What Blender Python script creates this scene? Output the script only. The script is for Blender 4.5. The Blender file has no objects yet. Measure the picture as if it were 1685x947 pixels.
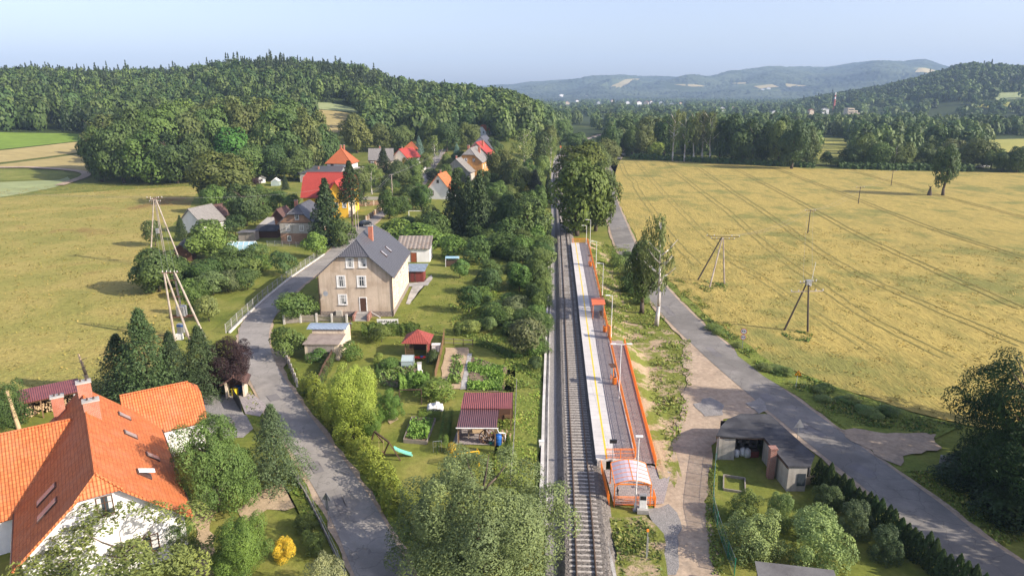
import bpy, bmesh, math, random
import numpy as np
from mathutils import Vector, Matrix
R = math.radians
random.seed(7)
RNG = np.random.default_rng(7)
scene = bpy.context.scene
COL = scene.collection

# ------------------------------------------------------------------ camera model
F, CX, CY, YH, CZ = 1123.0, 842.5, 473.5, 155.0, 36.5
TH = math.atan((CY - YH) / F)
CT, ST = math.cos(TH), math.sin(TH)


def pxc(y, d):      # world height at distance d of something seen at picture row y (near the horizon)
    return CZ + d * (YH - y) * CT * CT / F


# ------------------------------------------------------------------ terrain
PXL = np.array([-900, -400, 0, 100, 200, 300, 350, 400, 480, 560, 610, 640, 680, 720, 760, 800, 840, 880, 920, 960, 1000, 1060])
PYL = np.array([135, 115, 121, 119, 121, 118, 110, 102, 101, 106, 112, 126, 133, 136, 139, 143, 149, 160, 172, 182, 186, 186])
DCL = np.array([900, 900, 900, 900, 900, 900, 860, 820, 800, 780, 760, 740, 700, 660, 620, 580, 540, 510, 480, 470, 470, 470.])
DFL = np.array([300, 300, 300, 300, 300, 300, 300, 290, 280, 270, 265, 260, 255, 250, 250, 255, 260, 280, 310, 340, 380, 400.])
HCL = np.maximum(CZ + DCL * (YH - PYL) * CT * CT / F - 17.0, 0.0)
HCL = np.where(PXL >= 920, 0.0, HCL); HCL[PXL == 880] = 14.0
PXR = np.array([1060, 1230, 1290, 1340, 1400, 1450, 1500, 1540, 1570, 1600, 1640, 1685, 1800, 2000, 2600])
PYR = np.array([190, 185, 172, 160, 150, 143, 133, 123, 115, 113, 116, 119, 124, 135, 150])
HCR = np.maximum(CZ + 2000 * (YH - PYR) * CT * CT / F - 14.0, 0.0)
PXM = np.array([300, 700, 800, 840, 900, 960, 1020, 1050, 1100, 1140, 1180, 1230, 1260, 1300, 1350, 1400, 1430, 1480, 1512, 1535, 1560, 1700, 2200, 2600])
PYM = np.array([150, 146, 144, 142, 136, 133, 128, 129, 130, 133, 127, 120, 116, 117, 118, 113, 110, 112, 109, 115, 122, 128, 132, 150])
HCM = np.maximum(CZ + 6500 * (YH - PYM) * CT * CT / F, 0.0)


def smooth(t):
    t = np.clip(t, 0, 1)
    return t * t * (3 - 2 * t)


def H(x, y):
    x = np.asarray(x, float); y = np.asarray(y, float)
    r = np.hypot(x, y)
    px = CX + F / CT * x / np.maximum(y, 1.0)
    px = np.where(y < 1.0, np.where(x < 0, -900, 2600), px)
    px = np.clip(px, -900, 2600)
    hl, dc, df = np.interp(px, PXL, HCL), np.interp(px, PXL, DCL), np.interp(px, PXL, DFL)
    left = hl * smooth((r - df) / (dc - df)) * (1 - 0.9 * smooth((r - dc - 60) / 1100))
    right = np.interp(px, PXR, HCR) * smooth((r - 1150) / 850) * (1 - 0.9 * smooth((r - 2200) / 1200))
    mt = np.interp(px, PXM, HCM) * smooth((r - 3600) / 2900) ** 0.9 * (1 - 0.8 * smooth((r - 6800) / 3000))
    mt = mt * (1 + 0.10 * np.sin(px / 37.0) * smooth((r - 3600) / 800) * (1 - smooth((r - 5200) / 1000)))
    mr = np.interp(px, [800, 860, 930, 1000, 1040, 1085, 1130, 1180, 1240, 1300, 1400], np.array([0, 40, 62, 40, 60, 118, 130, 96, 52, 30, 0.])) * np.exp(-((r - 5000) / 480.0) ** 2)
    return np.maximum(np.maximum(left, right), np.maximum(mt, mr))


def h1(x, y):
    return float(H(x, y))


_TT = np.concatenate([np.linspace(30, 1500, 3000), np.linspace(1501, 9500, 4000)])


def at(px, py, z=0.0, terr=True):
    """ground point seen at picture position (px, py) of the 1685 x 947 photograph"""
    dx, dy = (px - CX) / F, -(py - CY) / F
    d = np.array([dx, CT + dy * ST, -ST + dy * CT])
    if d[2] < 0:
        t = (z - CZ) / d[2]
        x, y = d[0] * t, d[1] * t
        if not terr or math.hypot(x, y) < 240:
            return x, y
    xs, ys, zs = d[0] * _TT, d[1] * _TT, CZ + d[2] * _TT
    below = zs <= H(xs, ys) + z
    k = int(np.argmax(below)) if below.any() else len(_TT) - 1
    return float(xs[k]), float(ys[k])


def proj(x, y, z):
    zc = y * CT - (z - CZ) * ST
    return CX + F * x / zc, CY - F * (y * ST + (z - CZ) * CT) / zc


def zat(y, py):     # height that appears at row py when standing at depth y
    k = (CY - py) / F
    return y * (k * CT - ST) / (CT + k * ST) + CZ


def scl(x, y, z=0.0):
    return F / (y * CT - (z - CZ) * ST)


def planehit(px, py, P, N):
    dx, dy = (px - CX) / F, -(py - CY) / F
    d = Vector((dx, CT + dy * ST, -ST + dy * CT)); o = Vector((0, 0, CZ))
    t = (Vector(P) - o).dot(N) / d.dot(N)
    return o + d * t


# ------------------------------------------------------------------ materials
M = {}


class NT:
    def __init__(s, name):
        s.m = bpy.data.materials.new(name); s.m.use_nodes = True
        s.t = s.m.node_tree; s.t.nodes.clear()
        s.out = s.n('ShaderNodeOutputMaterial')

    def n(s, typ, **kw):
        nd = s.t.nodes.new(typ)
        for k, v in kw.items():
            if k[0] == 'i':
                nd.inputs[int(k[1:])].default_value = v
            elif k.startswith('S_'):
                nd.inputs[k[2:].replace('_', ' ')].default_value = v
            else:
                setattr(nd, k, v)
        return nd

    def l(s, a, b):
        s.t.links.new(a, b)

    def noise(s, vec, scale, detail=4, rough=0.55, dist=0.0):
        nd = s.n('ShaderNodeTexNoise'); nd.inputs['Scale'].default_value = scale
        nd.inputs['Detail'].default_value = detail; nd.inputs['Roughness'].default_value = rough
        nd.inputs['Distortion'].default_value = dist
        if vec is not None: s.l(vec, nd.inputs['Vector'])
        return nd.outputs['Fac']

    def ramp(s, fac, stops):
        nd = s.n('ShaderNodeValToRGB'); e = nd.color_ramp.elements
        while len(e) < len(stops): e.new(0.5)
        for q, (p, c) in zip(e, stops):
            q.position = p; q.color = (*c, 1) if len(c) == 3 else c
        s.l(fac, nd.inputs[0]); return nd.outputs[0]

    def mix(s, fac, a, b, mode='MIX'):
        nd = s.n('ShaderNodeMixRGB', blend_type=mode)
        for i, v in ((0, fac), (1, a), (2, b)):
            if hasattr(v, 'links'): s.l(v, nd.inputs[i])
            elif isinstance(v, (int, float)): nd.inputs[i].default_value = v
            else: nd.inputs[i].default_value = (*v, 1)
        return nd.outputs[0]

    def math(s, op, a, b=0.0):
        nd = s.n('ShaderNodeMath', operation=op)
        for i, v in ((0, a), (1, b)):
            if hasattr(v, 'links'): s.l(v, nd.inputs[i])
            else: nd.inputs[i].default_value = v
        return nd.outputs[0]

    def mapping(s, vec, scale=(1, 1, 1), rot=(0, 0, 0)):
        nd = s.n('ShaderNodeMapping'); nd.inputs['Scale'].default_value = scale; nd.inputs['Rotation'].default_value = rot
        s.l(vec, nd.inputs[0]); return nd.outputs[0]

    def coord(s, what='Object'):
        if what == 'World': return s.n('ShaderNodeNewGeometry').outputs['Position']
        return s.n('ShaderNodeTexCoord').outputs[what]

    def finish(s, color, rough=0.8, bump=None, bs=0.4, bd=0.05, metal=0.0, spec=0.3, trans=None):
        p = s.n('ShaderNodeBsdfPrincipled')
        if hasattr(color, 'links'): s.l(color, p.inputs['Base Color'])
        else: p.inputs['Base Color'].default_value = (*color, 1)
        if hasattr(rough, 'links'): s.l(rough, p.inputs['Roughness'])
        else: p.inputs['Roughness'].default_value = rough
        p.inputs['Metallic'].default_value = metal
        p.inputs['Specular IOR Level'].default_value = spec
        if bump is not None:
            b = s.n('ShaderNodeBump'); b.inputs['Strength'].default_value = bs; b.inputs['Distance'].default_value = bd
            s.l(bump, b.inputs['Height']); s.l(b.outputs[0], p.inputs['Normal'])
        sh = p.outputs[0]
        if trans:
            t = s.n('ShaderNodeBsdfTranslucent'); mx = s.n('ShaderNodeMixShader'); mx.inputs[0].default_value = trans
            if hasattr(color, 'links'): s.l(color, t.inputs[0])
            else: t.inputs[0].default_value = (*color, 1)
            s.l(sh, mx.inputs[1]); s.l(t.outputs[0], mx.inputs[2]); sh = mx.outputs[0]
        s.l(sh, s.out.inputs[0]); return s.m


def nmat(name, c1, c2, scale=1.0, rough=0.85, bump=0.0, c3=None, s3=0.15, co='Object', metal=0.0, spec=0.3, fine=None, bd=0.05, streak=0.0):
    """two colours blotched by noise, an optional third in larger patches, fine grain"""
    t = NT(name); v = t.coord(co)
    f = t.noise(v, scale, 5, 0.6)
    c = t.ramp(f, [(0.35, c1), (0.65, c2)])
    if c3 is not None:
        g = t.noise(v, s3, 4, 0.6)
        c = t.mix(t.ramp(g, [(0.45, (0, 0, 0)), (0.62, (1, 1, 1))]), c, c3)
    b = None
    if streak:
        sv = t.noise(t.mapping(v, (2.2, 2.2, 0.12)), 1.0, 5, 0.65)
        c = t.mix(t.math('MULTIPLY', t.ramp(sv, [(0.48, (0, 0, 0)), (0.68, (1, 1, 1))]), streak), c, tuple(0.55 * q for q in c1))
    fs = fine or scale * 6
    g2 = t.noise(v, fs, 3, 0.7)
    c = t.mix(0.5, c, t.ramp(g2, [(0.3, (0.42, 0.42, 0.42)), (0.7, (0.60, 0.60, 0.60))]), 'OVERLAY')
    if bump: b = g2
    M[name] = t.finish(c, rough, b, bump, bd, metal, spec); return M[name]


def uvmat(name, c1, c2, mortar, bw, bh, msize=0.02, offset=0.5, rough=0.7, bump=0.5, dirt=None, wave=0.0, spec=0.3, bd=0.03):
    """brick / tile / slab pattern in metres over the face's own axes"""
    t = NT(name); uv = t.coord('UV')
    b = t.n('ShaderNodeTexBrick', offset=offset)
    t.l(uv, b.inputs[0])
    b.inputs['Color1'].default_value = (*c1, 1); b.inputs['Color2'].default_value = (*c2, 1); b.inputs['Mortar'].default_value = (*mortar, 1)
    b.inputs['Scale'].default_value = 1.0; b.inputs['Mortar Size'].default_value = msize; b.inputs['Mortar Smooth'].default_value = 0.3
    b.inputs['Brick Width'].default_value = bw; b.inputs['Row Height'].default_value = bh; b.inputs['Bias'].default_value = 0.0
    c = b.outputs['Color']
    ob = t.coord('Object')
    g = t.noise(ob, 0.6, 5, 0.65)
    d = dirt or tuple(0.72 * q for q in c1)
    c = t.mix(t.ramp(g, [(0.46, (0, 0, 0)), (0.75, (.7, .7, .7))]), c, d)
    g2 = t.noise(ob, 9, 3, 0.7)
    c = t.mix(0.35, c, t.ramp(g2, [(0.3, (0.4, 0.4, 0.4)), (0.7, (0.6, 0.6, 0.6))]), 'OVERLAY')
    hgt = t.math('SUBTRACT', 1.0, b.outputs['Fac'])
    if wave:
        sx = t.n('ShaderNodeSeparateXYZ'); t.l(uv, sx.inputs[0])
        w = t.math('SINE', t.math('MULTIPLY', sx.outputs[0], 2 * math.pi / bw))
        v = t.math('FRACT', t.math('DIVIDE', sx.outputs[1], bh))
        hgt = t.math('ADD', t.math('MULTIPLY', w, wave), t.math('SUBTRACT', 1.0, v))
    M[name] = t.finish(c, rough, hgt, bump, bd, 0, spec); return M[name]


def corrugated(name, c1, c2, pitch, rough=0.45, metal=0.0, bump=0.8, rust=None, bd=0.04, axis=0):
    t = NT(name); uv = t.coord('UV'); ob = t.coord('Object')
    sx = t.n('ShaderNodeSeparateXYZ'); t.l(uv, sx.inputs[0])
    w = t.math('SINE', t.math('MULTIPLY', sx.outputs[axis], 2 * math.pi / pitch))
    g = t.noise(ob, 0.9, 5, 0.65)
    c = t.ramp(g, [(0.35, c1), (0.68, c2)])
    if rust: c = t.mix(t.ramp(t.noise(ob, 1.7, 6, 0.7), [(0.52, (0, 0, 0)), (0.66, (1, 1, 1))]), c, rust)
    c = t.mix(t.math('MULTIPLY', t.math('LESS_THAN', w, -0.75), 0.45), c, tuple(0.45 * q for q in c1))
    M[name] = t.finish(c, rough, w, bump, bd, metal, 0.4); return M[name]


def plain(name, c, rough=0.5, metal=0.0, spec=0.4):
    """painted or bare material with slight wear"""
    t = NT(name); ob = t.coord('Object')
    g = t.noise(ob, 3.0, 4, 0.6); g2 = t.noise(ob, 25.0, 3, 0.6)
    cc = t.ramp(g, [(0.3, tuple(0.82 * q for q in c)), (0.7, tuple(min(1, 1.08 * q) for q in c))])
    cc = t.mix(0.2, cc, t.ramp(g2, [(0.3, (0.35,) * 3), (0.7, (0.6,) * 3)]), 'OVERLAY')
    M[name] = t.finish(cc, rough, g2, 0.08, 0.02, metal, spec); return M[name]


# ------------------------------------------------------------------ mesh building
def tag(o, label=None, cat=None, group=None, kind=None):
    if label: o['label'] = label
    if cat: o['category'] = cat
    if group: o['group'] = group
    if kind: o['kind'] = kind
    return o


def link(name, me, parent=None, loc=(0, 0, 0), rz=0.0):
    o = bpy.data.objects.new(name, me); COL.objects.link(o)
    o.location = loc; o.rotation_euler = (0, 0, rz)
    if parent is not None: o.parent = parent
    return o


def empty(name, label, cat, loc=(0, 0, 0), rz=0.0, group=None):
    o = link(name, None, None, loc, rz); o.empty_display_size = 0.2
    return tag(o, label, cat, group)


def add_uv(me):
    n = len(me.loops)
    if n == 0: return
    uv = me.uv_layers.new(name='UVMap')
    co = np.empty(len(me.vertices) * 3, np.float32); me.vertices.foreach_get('co', co); co = co.reshape(-1, 3)
    li = np.empty(n, np.int32); me.loops.foreach_get('vertex_index', li)
    nf = len(me.polygons); nr = np.empty(nf * 3, np.float32); me.polygons.foreach_get('normal', nr); nr = nr.reshape(-1, 3)
    tot = np.empty(nf, np.int32); me.polygons.foreach_get('loop_total', tot)
    fn = np.repeat(nr, tot, 0)
    u = np.stack([-fn[:, 1], fn[:, 0], np.zeros(n)], 1); ln = np.linalg.norm(u, axis=1)
    flat = ln < 0.05
    u[flat] = (1, 0, 0); ln[flat] = 1; u /= ln[:, None]
    v = np.cross(fn, u); v[flat] = (0, 1, 0)
    p = co[li]
    arr = np.stack([(p * u).sum(1), (p * v).sum(1)], 1).astype(np.float32)
    uv.data.foreach_set('uv', arr.ravel())


class MB:
    def __init__(s): s.v = []; s.f = []

    def face(s, pts):
        k = len(s.v); s.v += [tuple(p) for p in pts]; s.f.append(tuple(range(k, k + len(pts)))); return s

    def box(s, x0, x1, y0, y1, z0, z1):
        k = len(s.v)
        s.v += [(x0, y0, z0), (x1, y0, z0), (x1, y1, z0), (x0, y1, z0), (x0, y0, z1), (x1, y0, z1), (x1, y1, z1), (x0, y1, z1)]
        for q in ((3, 2, 1, 0), (4, 5, 6, 7), (0, 1, 5, 4), (1, 2, 6, 5), (2, 3, 7, 6), (3, 0, 4, 7)):
            s.f.append(tuple(k + i for i in q))
        return s

    def bar(s, p, q, w, h=None):
        """box beam from p to q"""
        p, q = Vector(p), Vector(q); d = (q - p).normalized(); h = h or w
        u = d.cross(Vector((0, 0, 1)))
        u = u.normalized() if u.length > 1e-3 else Vector((1, 0, 0))
        n = u.cross(d)
        k = len(s.v)
        for c in (p, q):
            for a, b in ((-1, -1), (1, -1), (1, 1), (-1, 1)):
                s.v.append(tuple(c + u * a * w / 2 + n * b * h / 2))
        for f in ((0, 1, 2, 3), (7, 6, 5, 4), (0, 4, 5, 1), (1, 5, 6, 2), (2, 6, 7, 3), (3, 7, 4, 0)):
            s.f.append(tuple(k + i for i in f))
        return s

    def tube(s, p, q, r0, r1=None, n=6):
        p, q = Vector(p), Vector(q); r1 = r0 if r1 is None else r1
        d = (q - p).normalized(); u = d.cross(Vector((0, 0, 1)))
        u = u.normalized() if u.length > 1e-3 else Vector((1, 0, 0))
        w = d.cross(u); k = len(s.v)
        for c, r in ((p, r0), (q, r1)):
            for i in range(n):
                a = 2 * math.pi * i / n
                s.v.append(tuple(c + (u * math.cos(a) + w * math.sin(a)) * r))
        for i in range(n):
            j = (i + 1) % n; s.f.append((k + i, k + n + i, k + n + j, k + j))
        s.f.append(tuple(k + i for i in range(n))); s.f.append(tuple(k + n + i for i in reversed(range(n))))
        return s

    def path(s, pts, r, n=5):
        for a, b in zip(pts, pts[1:]): s.tube(a, b, r, r, n)
        return s

    def prism(s, poly, z0, z1):
        n = len(poly); k = len(s.v)
        s.v += [(x, y, z0) for x, y in poly] + [(x, y, z1) for x, y in poly]
        s.f.append(tuple(k + i for i in reversed(range(n)))); s.f.append(tuple(k + n + i for i in range(n)))
        for i in range(n):
            j = (i + 1) % n; s.f.append((k + i, k + j, k + n + j, k + n + i))
        return s

    def slab(s, pts, th):
        """polygon (counter-clockwise seen from outside) thickened inwards"""
        P = [Vector(p) for p in pts]; nrm = Vector((0, 0, 0))
        for i in range(len(P)):
            a, b = P[i], P[(i + 1) % len(P)]
            nrm += Vector(((a.y - b.y) * (a.z + b.z), (a.z - b.z) * (a.x + b.x), (a.x - b.x) * (a.y + b.y)))
        nrm.normalize(); n = len(P); k = len(s.v)
        s.v += [tuple(p) for p in P] + [tuple(p - nrm * th) for p in P]
        s.f.append(tuple(k + i for i in range(n))); s.f.append(tuple(k + n + i for i in reversed(range(n))))
        for i in range(n):
            j = (i + 1) % n; s.f.append((k + i, k + n + i, k + n + j, k + j))
        return s

    def lathe(s, prof, c=(0, 0, 0), n=10):
        k = len(s.v)
        for r, z in prof:
            for i in range(n):
                a = 2 * math.pi * i / n; s.v.append((c[0] + r * math.cos(a), c[1] + r * math.sin(a), c[2] + z))
        for m in range(len(prof) - 1):
            for i in range(n):
                j = (i + 1) % n; s.f.append((k + m * n + i, k + m * n + j, k + (m + 1) * n + j, k + (m + 1) * n + i))
        s.f.append(tuple(k + i for i in reversed(range(n)))); t = k + (len(prof) - 1) * n; s.f.append(tuple(t + i for i in range(n)))
        return s

    def build(s, name, mat, parent=None, loc=(0, 0, 0), rz=0.0, smooth=False, bevel=0.0):
        me = bpy.data.meshes.new(name); me.from_pydata(s.v, [], s.f); me.update()
        add_uv(me)
        if mat is not None: me.materials.append(M[mat] if isinstance(mat, str) else mat)
        if smooth: me.polygons.foreach_set('use_smooth', [True] * len(me.polygons))
        o = link(name, me, parent, loc, rz)
        if bevel:
            b = o.modifiers.new('b', 'BEVEL'); b.width = bevel; b.segments = 2; b.limit_method = 'ANGLE'
        return o


def struct(o):
    o['kind'] = 'structure'; return o


def npmesh(name, verts, quads, mat, attrs=None, smooth=False):
    """fast mesh from numpy arrays (all faces with the same number of corners)"""
    me = bpy.data.meshes.new(name); nv, nf, k = len(verts), len(quads), quads.shape[1]
    me.vertices.add(nv); me.vertices.foreach_set('co', np.ascontiguousarray(verts, np.float32).ravel())
    me.loops.add(nf * k); me.loops.foreach_set('vertex_index', np.ascontiguousarray(quads, np.int32).ravel())
    me.polygons.add(nf); me.polygons.foreach_set('loop_start', np.arange(0, nf * k, k, dtype=np.int32))
    me.polygons.foreach_set('loop_total', np.full(nf, k, np.int32))
    if smooth: me.polygons.foreach_set('use_smooth', np.ones(nf, bool))
    me.update(calc_edges=True)
    for nm, arr in (attrs or {}).items():
        if arr.ndim == 1:
            a = me.attributes.new(nm, 'FLOAT', 'FACE'); a.data.foreach_set('value', arr.astype(np.float32))
        else:
            a = me.attributes.new(nm, 'FLOAT_COLOR', 'FACE')
            c = np.ones((nf, 4), np.float32); c[:, :3] = arr; a.data.foreach_set('color', c.ravel())
    me.materials.append(M[mat] if isinstance(mat, str) else mat)
    return me


def in_poly(px, py, poly):
    px = np.asarray(px); py = np.asarray(py); ins = np.zeros(px.shape, bool); n = len(poly)
    for i in range(n):
        x0, y0 = poly[i]; x1, y1 = poly[(i + 1) % n]
        if y0 == y1: continue
        c = ((y0 > py) != (y1 > py)) & (px < (x1 - x0) * (py - y0) / (y1 - y0) + x0); ins ^= c
    return ins


def rough_edge(pts, step=2.0, amp=0.25, seed=1):
    """outline with the unevenness of a natural border"""
    rg = random.Random(seed); out = []
    n = len(pts)
    for i in range(n):
        a, b = Vector(pts[i]), Vector(pts[(i + 1) % n]); L = (b - a).length; k = max(1, min(60, int(L / step)))
        nr = Vector((-(b - a).y, (b - a).x)) / max(L, 1e-6)
        for j in range(k):
            p = a + (b - a) * j / k
            if j: p += nr * rg.uniform(-amp, amp)
            out.append((p.x, p.y))
    return out


def sheet(name, mat, pts, z=0.02, step=2.0, amp=0.25, drape=0.0, seed=1):
    """flat sheet of ground; drape > 0 cuts it on a grid of that size and lays it over the terrain"""
    if amp: pts = rough_edge(pts, step, amp, seed)
    bm = bmesh.new(); vs = [bm.verts.new((x, y, 0)) for x, y in pts]; bm.faces.new(vs)
    bmesh.ops.triangulate(bm, faces=bm.faces[:], ngon_method='EAR_CLIP')
    if drape:
        xs = [p[0] for p in pts]; ys = [p[1] for p in pts]
        for lo, hi, no in ((min(xs), max(xs), (1, 0, 0)), (min(ys), max(ys), (0, 1, 0))):
            c = lo + drape
            while c < hi:
                bmesh.ops.bisect_plane(bm, geom=bm.verts[:] + bm.edges[:] + bm.faces[:], plane_co=Vector(no) * c, plane_no=no)
                c += drape
        co = np.array([v.co[:] for v in bm.verts]); hz = H(co[:, 0], co[:, 1])
        for v, q in zip(bm.verts, hz): v.co.z = q + z
    bm.normal_update()
    for f in bm.faces:
        if f.normal.z < 0: f.normal_flip()
    me = bpy.data.meshes.new(name); bm.to_mesh(me); bm.free(); add_uv(me); me.materials.append(M[mat])
    o = link(name, me, None, (0, 0, 0 if drape else z * 2.5))
    return struct(o)


def P(*px, z=0.0):
    return [at(a, b, z) for a, b in px]


def strip(name, mat, left, right, z=0.03, drape=False):
    """road strip between two border polylines"""
    n = len(left); v = []; f = []
    for i in range(n):
        for q in (left[i], right[i]):
            v.append((q[0], q[1], z * 2.5 + (h1(*q) if drape else 0)))
    for i in range(n - 1): f.append((2 * i, 2 * i + 1, 2 * i + 3, 2 * i + 2))
    me = bpy.data.meshes.new(name); me.from_pydata(v, [], f); me.update(); add_uv(me); me.materials.append(M[mat])
    return struct(link(name, me))


def smooth_line(pts, sub=6):
    """Catmull-Rom"""
    out = []; n = len(pts); A = [np.array(p, float) for p in pts]
    for i in range(n - 1):
        p0, p1, p2, p3 = A[max(i - 1, 0)], A[i], A[i + 1], A[min(i + 2, n - 1)]
        for k in range(sub):
            t = k / sub
            out.append(tuple(0.5 * (2 * p1 + (p2 - p0) * t + (2 * p0 - 5 * p1 + 4 * p2 - p3) * t * t + (3 * p1 - p0 - 3 * p2 + p3) * t ** 3)))
    out.append(tuple(A[-1])); return out


def offset_line(pts, d):
    out = []
    for i, p in enumerate(pts):
        a = Vector(pts[max(i - 1, 0)]); b = Vector(pts[min(i + 1, len(pts) - 1)]); t = (b - a).normalized()
        out.append((p[0] + t.y * d, p[1] - t.x * d))
    return out
# ------------------------------------------------------------------ foliage
def leafmat(name, src, trans=0.22, rough=0.6):
    t = NT(name)
    if src == 'object':
        oi = t.n('ShaderNodeObjectInfo'); base = oi.outputs['Color']
    else:
        base = t.n('ShaderNodeAttribute', attribute_name='tint').outputs['Color']
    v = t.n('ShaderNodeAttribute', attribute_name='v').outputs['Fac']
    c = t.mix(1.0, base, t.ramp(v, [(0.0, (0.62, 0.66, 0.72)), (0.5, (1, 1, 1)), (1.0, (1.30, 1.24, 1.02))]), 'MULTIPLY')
    M[name] = t.finish(c, rough, spec=0.25, trans=trans)


leafmat('leaf', 'object'); leafmat('leaf_mass', 'tint')
nmat('bark', (0.06, 0.045, 0.032), (0.13, 0.10, 0.075), 6, 0.9, 0.5)
nmat('birch_bark', (0.62, 0.58, 0.53), (0.50, 0.46, 0.42), 2.5, 0.8, 0.3, c3=(0.09, 0.08, 0.07), s3=3.0)
nmat('pine_bark', (0.26, 0.12, 0.06), (0.16, 0.09, 0.055), 5, 0.9, 0.4)


def quads(Pp, Nn, size, rg, tilt=0.7, asp=0.6):
    n = len(Pp)
    N = Nn + rg.normal(0, tilt, (n, 3)); N /= np.linalg.norm(N, axis=1)[:, None] + 1e-9
    T = np.cross(N, rg.normal(0, 1, (n, 3))); T /= np.linalg.norm(T, axis=1)[:, None] + 1e-9
    B = np.cross(N, T)
    s = (np.asarray(size) * rg.uniform(0.65, 1.3, n))[:, None]
    V = np.empty((n, 4, 3)); V[:, 0] = Pp + T * s; V[:, 1] = Pp + B * s * asp; V[:, 2] = Pp - T * s; V[:, 3] = Pp - B * s * asp
    return V.reshape(-1, 3), np.arange(4 * n).reshape(n, 4)


def rdir(rg, n, up=0.0):
    d = rg.normal(0, 1, (n, 3)); d[:, 2] += up; return d / np.linalg.norm(d, axis=1)[:, None]


def cloud_round(rg, n, nl=26, z0=0.12, lob=(0.16, 0.27), top=1.0, flat=1.0, upb=0.35):
    """points / normals / value on a crown of leafy lobes inside the unit box (diameter 1, height 1)"""
    hz = (top - z0) / 2; cz = z0 + hz
    d = rdir(rg, nl, 0.15); rr = rg.uniform(0.45, 1.0, nl) ** 0.6
    lr = rg.uniform(lob[0], lob[1], nl)
    # keep lobes within the envelope: narrower at the bottom
    L = d * rr[:, None]
    L *= rg.uniform(.82, 1.22, nl)[:, None]; ca = rg.uniform(0, 6.28); L[:, 0] *= 1 + .18 * math.sin(ca); L[:, 1] *= 1 - .18 * math.sin(ca); L[:, :2] += L[:, 2:] * rg.normal(0, .10, 2)
    C = np.stack([L[:, 0] * (0.5 - lr * .75), L[:, 1] * (0.5 - lr * .75), cz + L[:, 2] * (hz - lr * .75 * hz / .5 * .9)], 1)
    w = lr ** 2; k = rg.choice(nl, size=int(n * 2.4), p=w / w.sum())
    dd = rdir(rg, len(k), upb)
    rad = lr[k] * (1 - 0.33 * rg.random(len(k)) ** 1.5)
    Pp = C[k] + dd * rad[:, None] * np.array([1, 1, min(1.15, 2 * hz * flat)])
    keep = np.ones(len(k), bool)
    for j in range(nl):
        q = (Pp - C[j]) / np.array([1, 1, min(1.15, 2 * hz * flat)])
        keep &= ~((np.linalg.norm(q, axis=1) < lr[j] * 0.62) & (k != j))
    Pp, dd, k = Pp[keep][:n], dd[keep][:n], k[keep][:n]
    lv = rg.random(nl)
    v = np.clip(0.5 * lv[k] + 0.5 * rg.random(len(k)), 0, 1)
    Pp = Pp.copy(); Pp[:, :2] -= (np.percentile(Pp[:, :2], 2, 0) + np.percentile(Pp[:, :2], 98, 0)) / 2; Pp[:, :2] *= 0.5 / np.percentile(np.abs(Pp[:, :2]), 99.6, 0)
    lo_, hi_ = np.percentile(Pp[:, 2], 1), Pp[:, 2].max(); Pp[:, 2] = z0 + (Pp[:, 2] - lo_) * (top - .02 - z0) / (hi_ - lo_)
    out = Pp - np.array([0, 0, cz]); out /= np.linalg.norm(out, axis=1)[:, None] + 1e-9
    return Pp, dd * 0.75 + out * 0.45 + np.array([0, 0, 0.15]), v


def cloud_spruce(rg, n, z0=0.05, wh=26, br=11):
    Ps, Ns, Vs = [], [], []
    per = max(3, n // (wh * br))
    for i in range(wh):
        t = i / (wh - 1); z = z0 + (0.985 - z0) * t ** 0.95; r = 0.5 * (1 - t) ** 0.85 + 0.012
        b = max(5, int(br * (1 - 0.45 * t)))
        a0 = rg.random() * 6.28
        for j in range(b):
            a = a0 + 6.283 * j / b + rg.normal(0, 0.16); ln = r * rg.uniform(0.72, 1.12)
            s = rg.uniform(0.15, 1.0, per) ** 0.75
            q = np.stack([np.cos(a) * ln * s, np.sin(a) * ln * s, z - 0.10 * ln * s * 1.2 - 0.10 * (s ** 2) * ln + 0.03 * s], 1)
            side = rg.normal(0, 0.022 + 0.05 * ln, per)
            q[:, 0] += -np.sin(a) * side; q[:, 1] += np.cos(a) * side; q[:, 2] += rg.normal(0, 0.010, per) - 0.02 * np.abs(side) / 0.03 * .3
            Ps.append(q); Ns.append(np.tile([np.cos(a) * 0.6, np.sin(a) * 0.6, 0.75], (per, 1)))
            Vs.append(np.clip(0.25 + 0.5 * s * rg.random() + 0.3 * rg.random(per), 0, 1))
    return np.concatenate(Ps), np.concatenate(Ns), np.concatenate(Vs)


def cloud_thuja(rg, n):
    z = rg.random(n) ** 0.85; r = 0.5 * np.minimum(1, (1.02 - z) * 1.6) ** 0.8 * np.minimum(1, 0.55 + z * 3)
    a = rg.random(n) * 6.283; rip = 1 + 0.16 * np.sin(a * 7 + z * 9) + 0.10 * np.sin(a * 13 - z * 23)
    rr = r * rip * (1 - 0.2 * rg.random(n) ** 2)
    Pp = np.stack([np.cos(a) * rr, np.sin(a) * rr, z], 1)
    return Pp, np.stack([np.cos(a), np.sin(a), 0.35 + 0 * a], 1), np.clip(0.5 * rg.random(n) + 0.4 * z, 0, 1)


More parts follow.
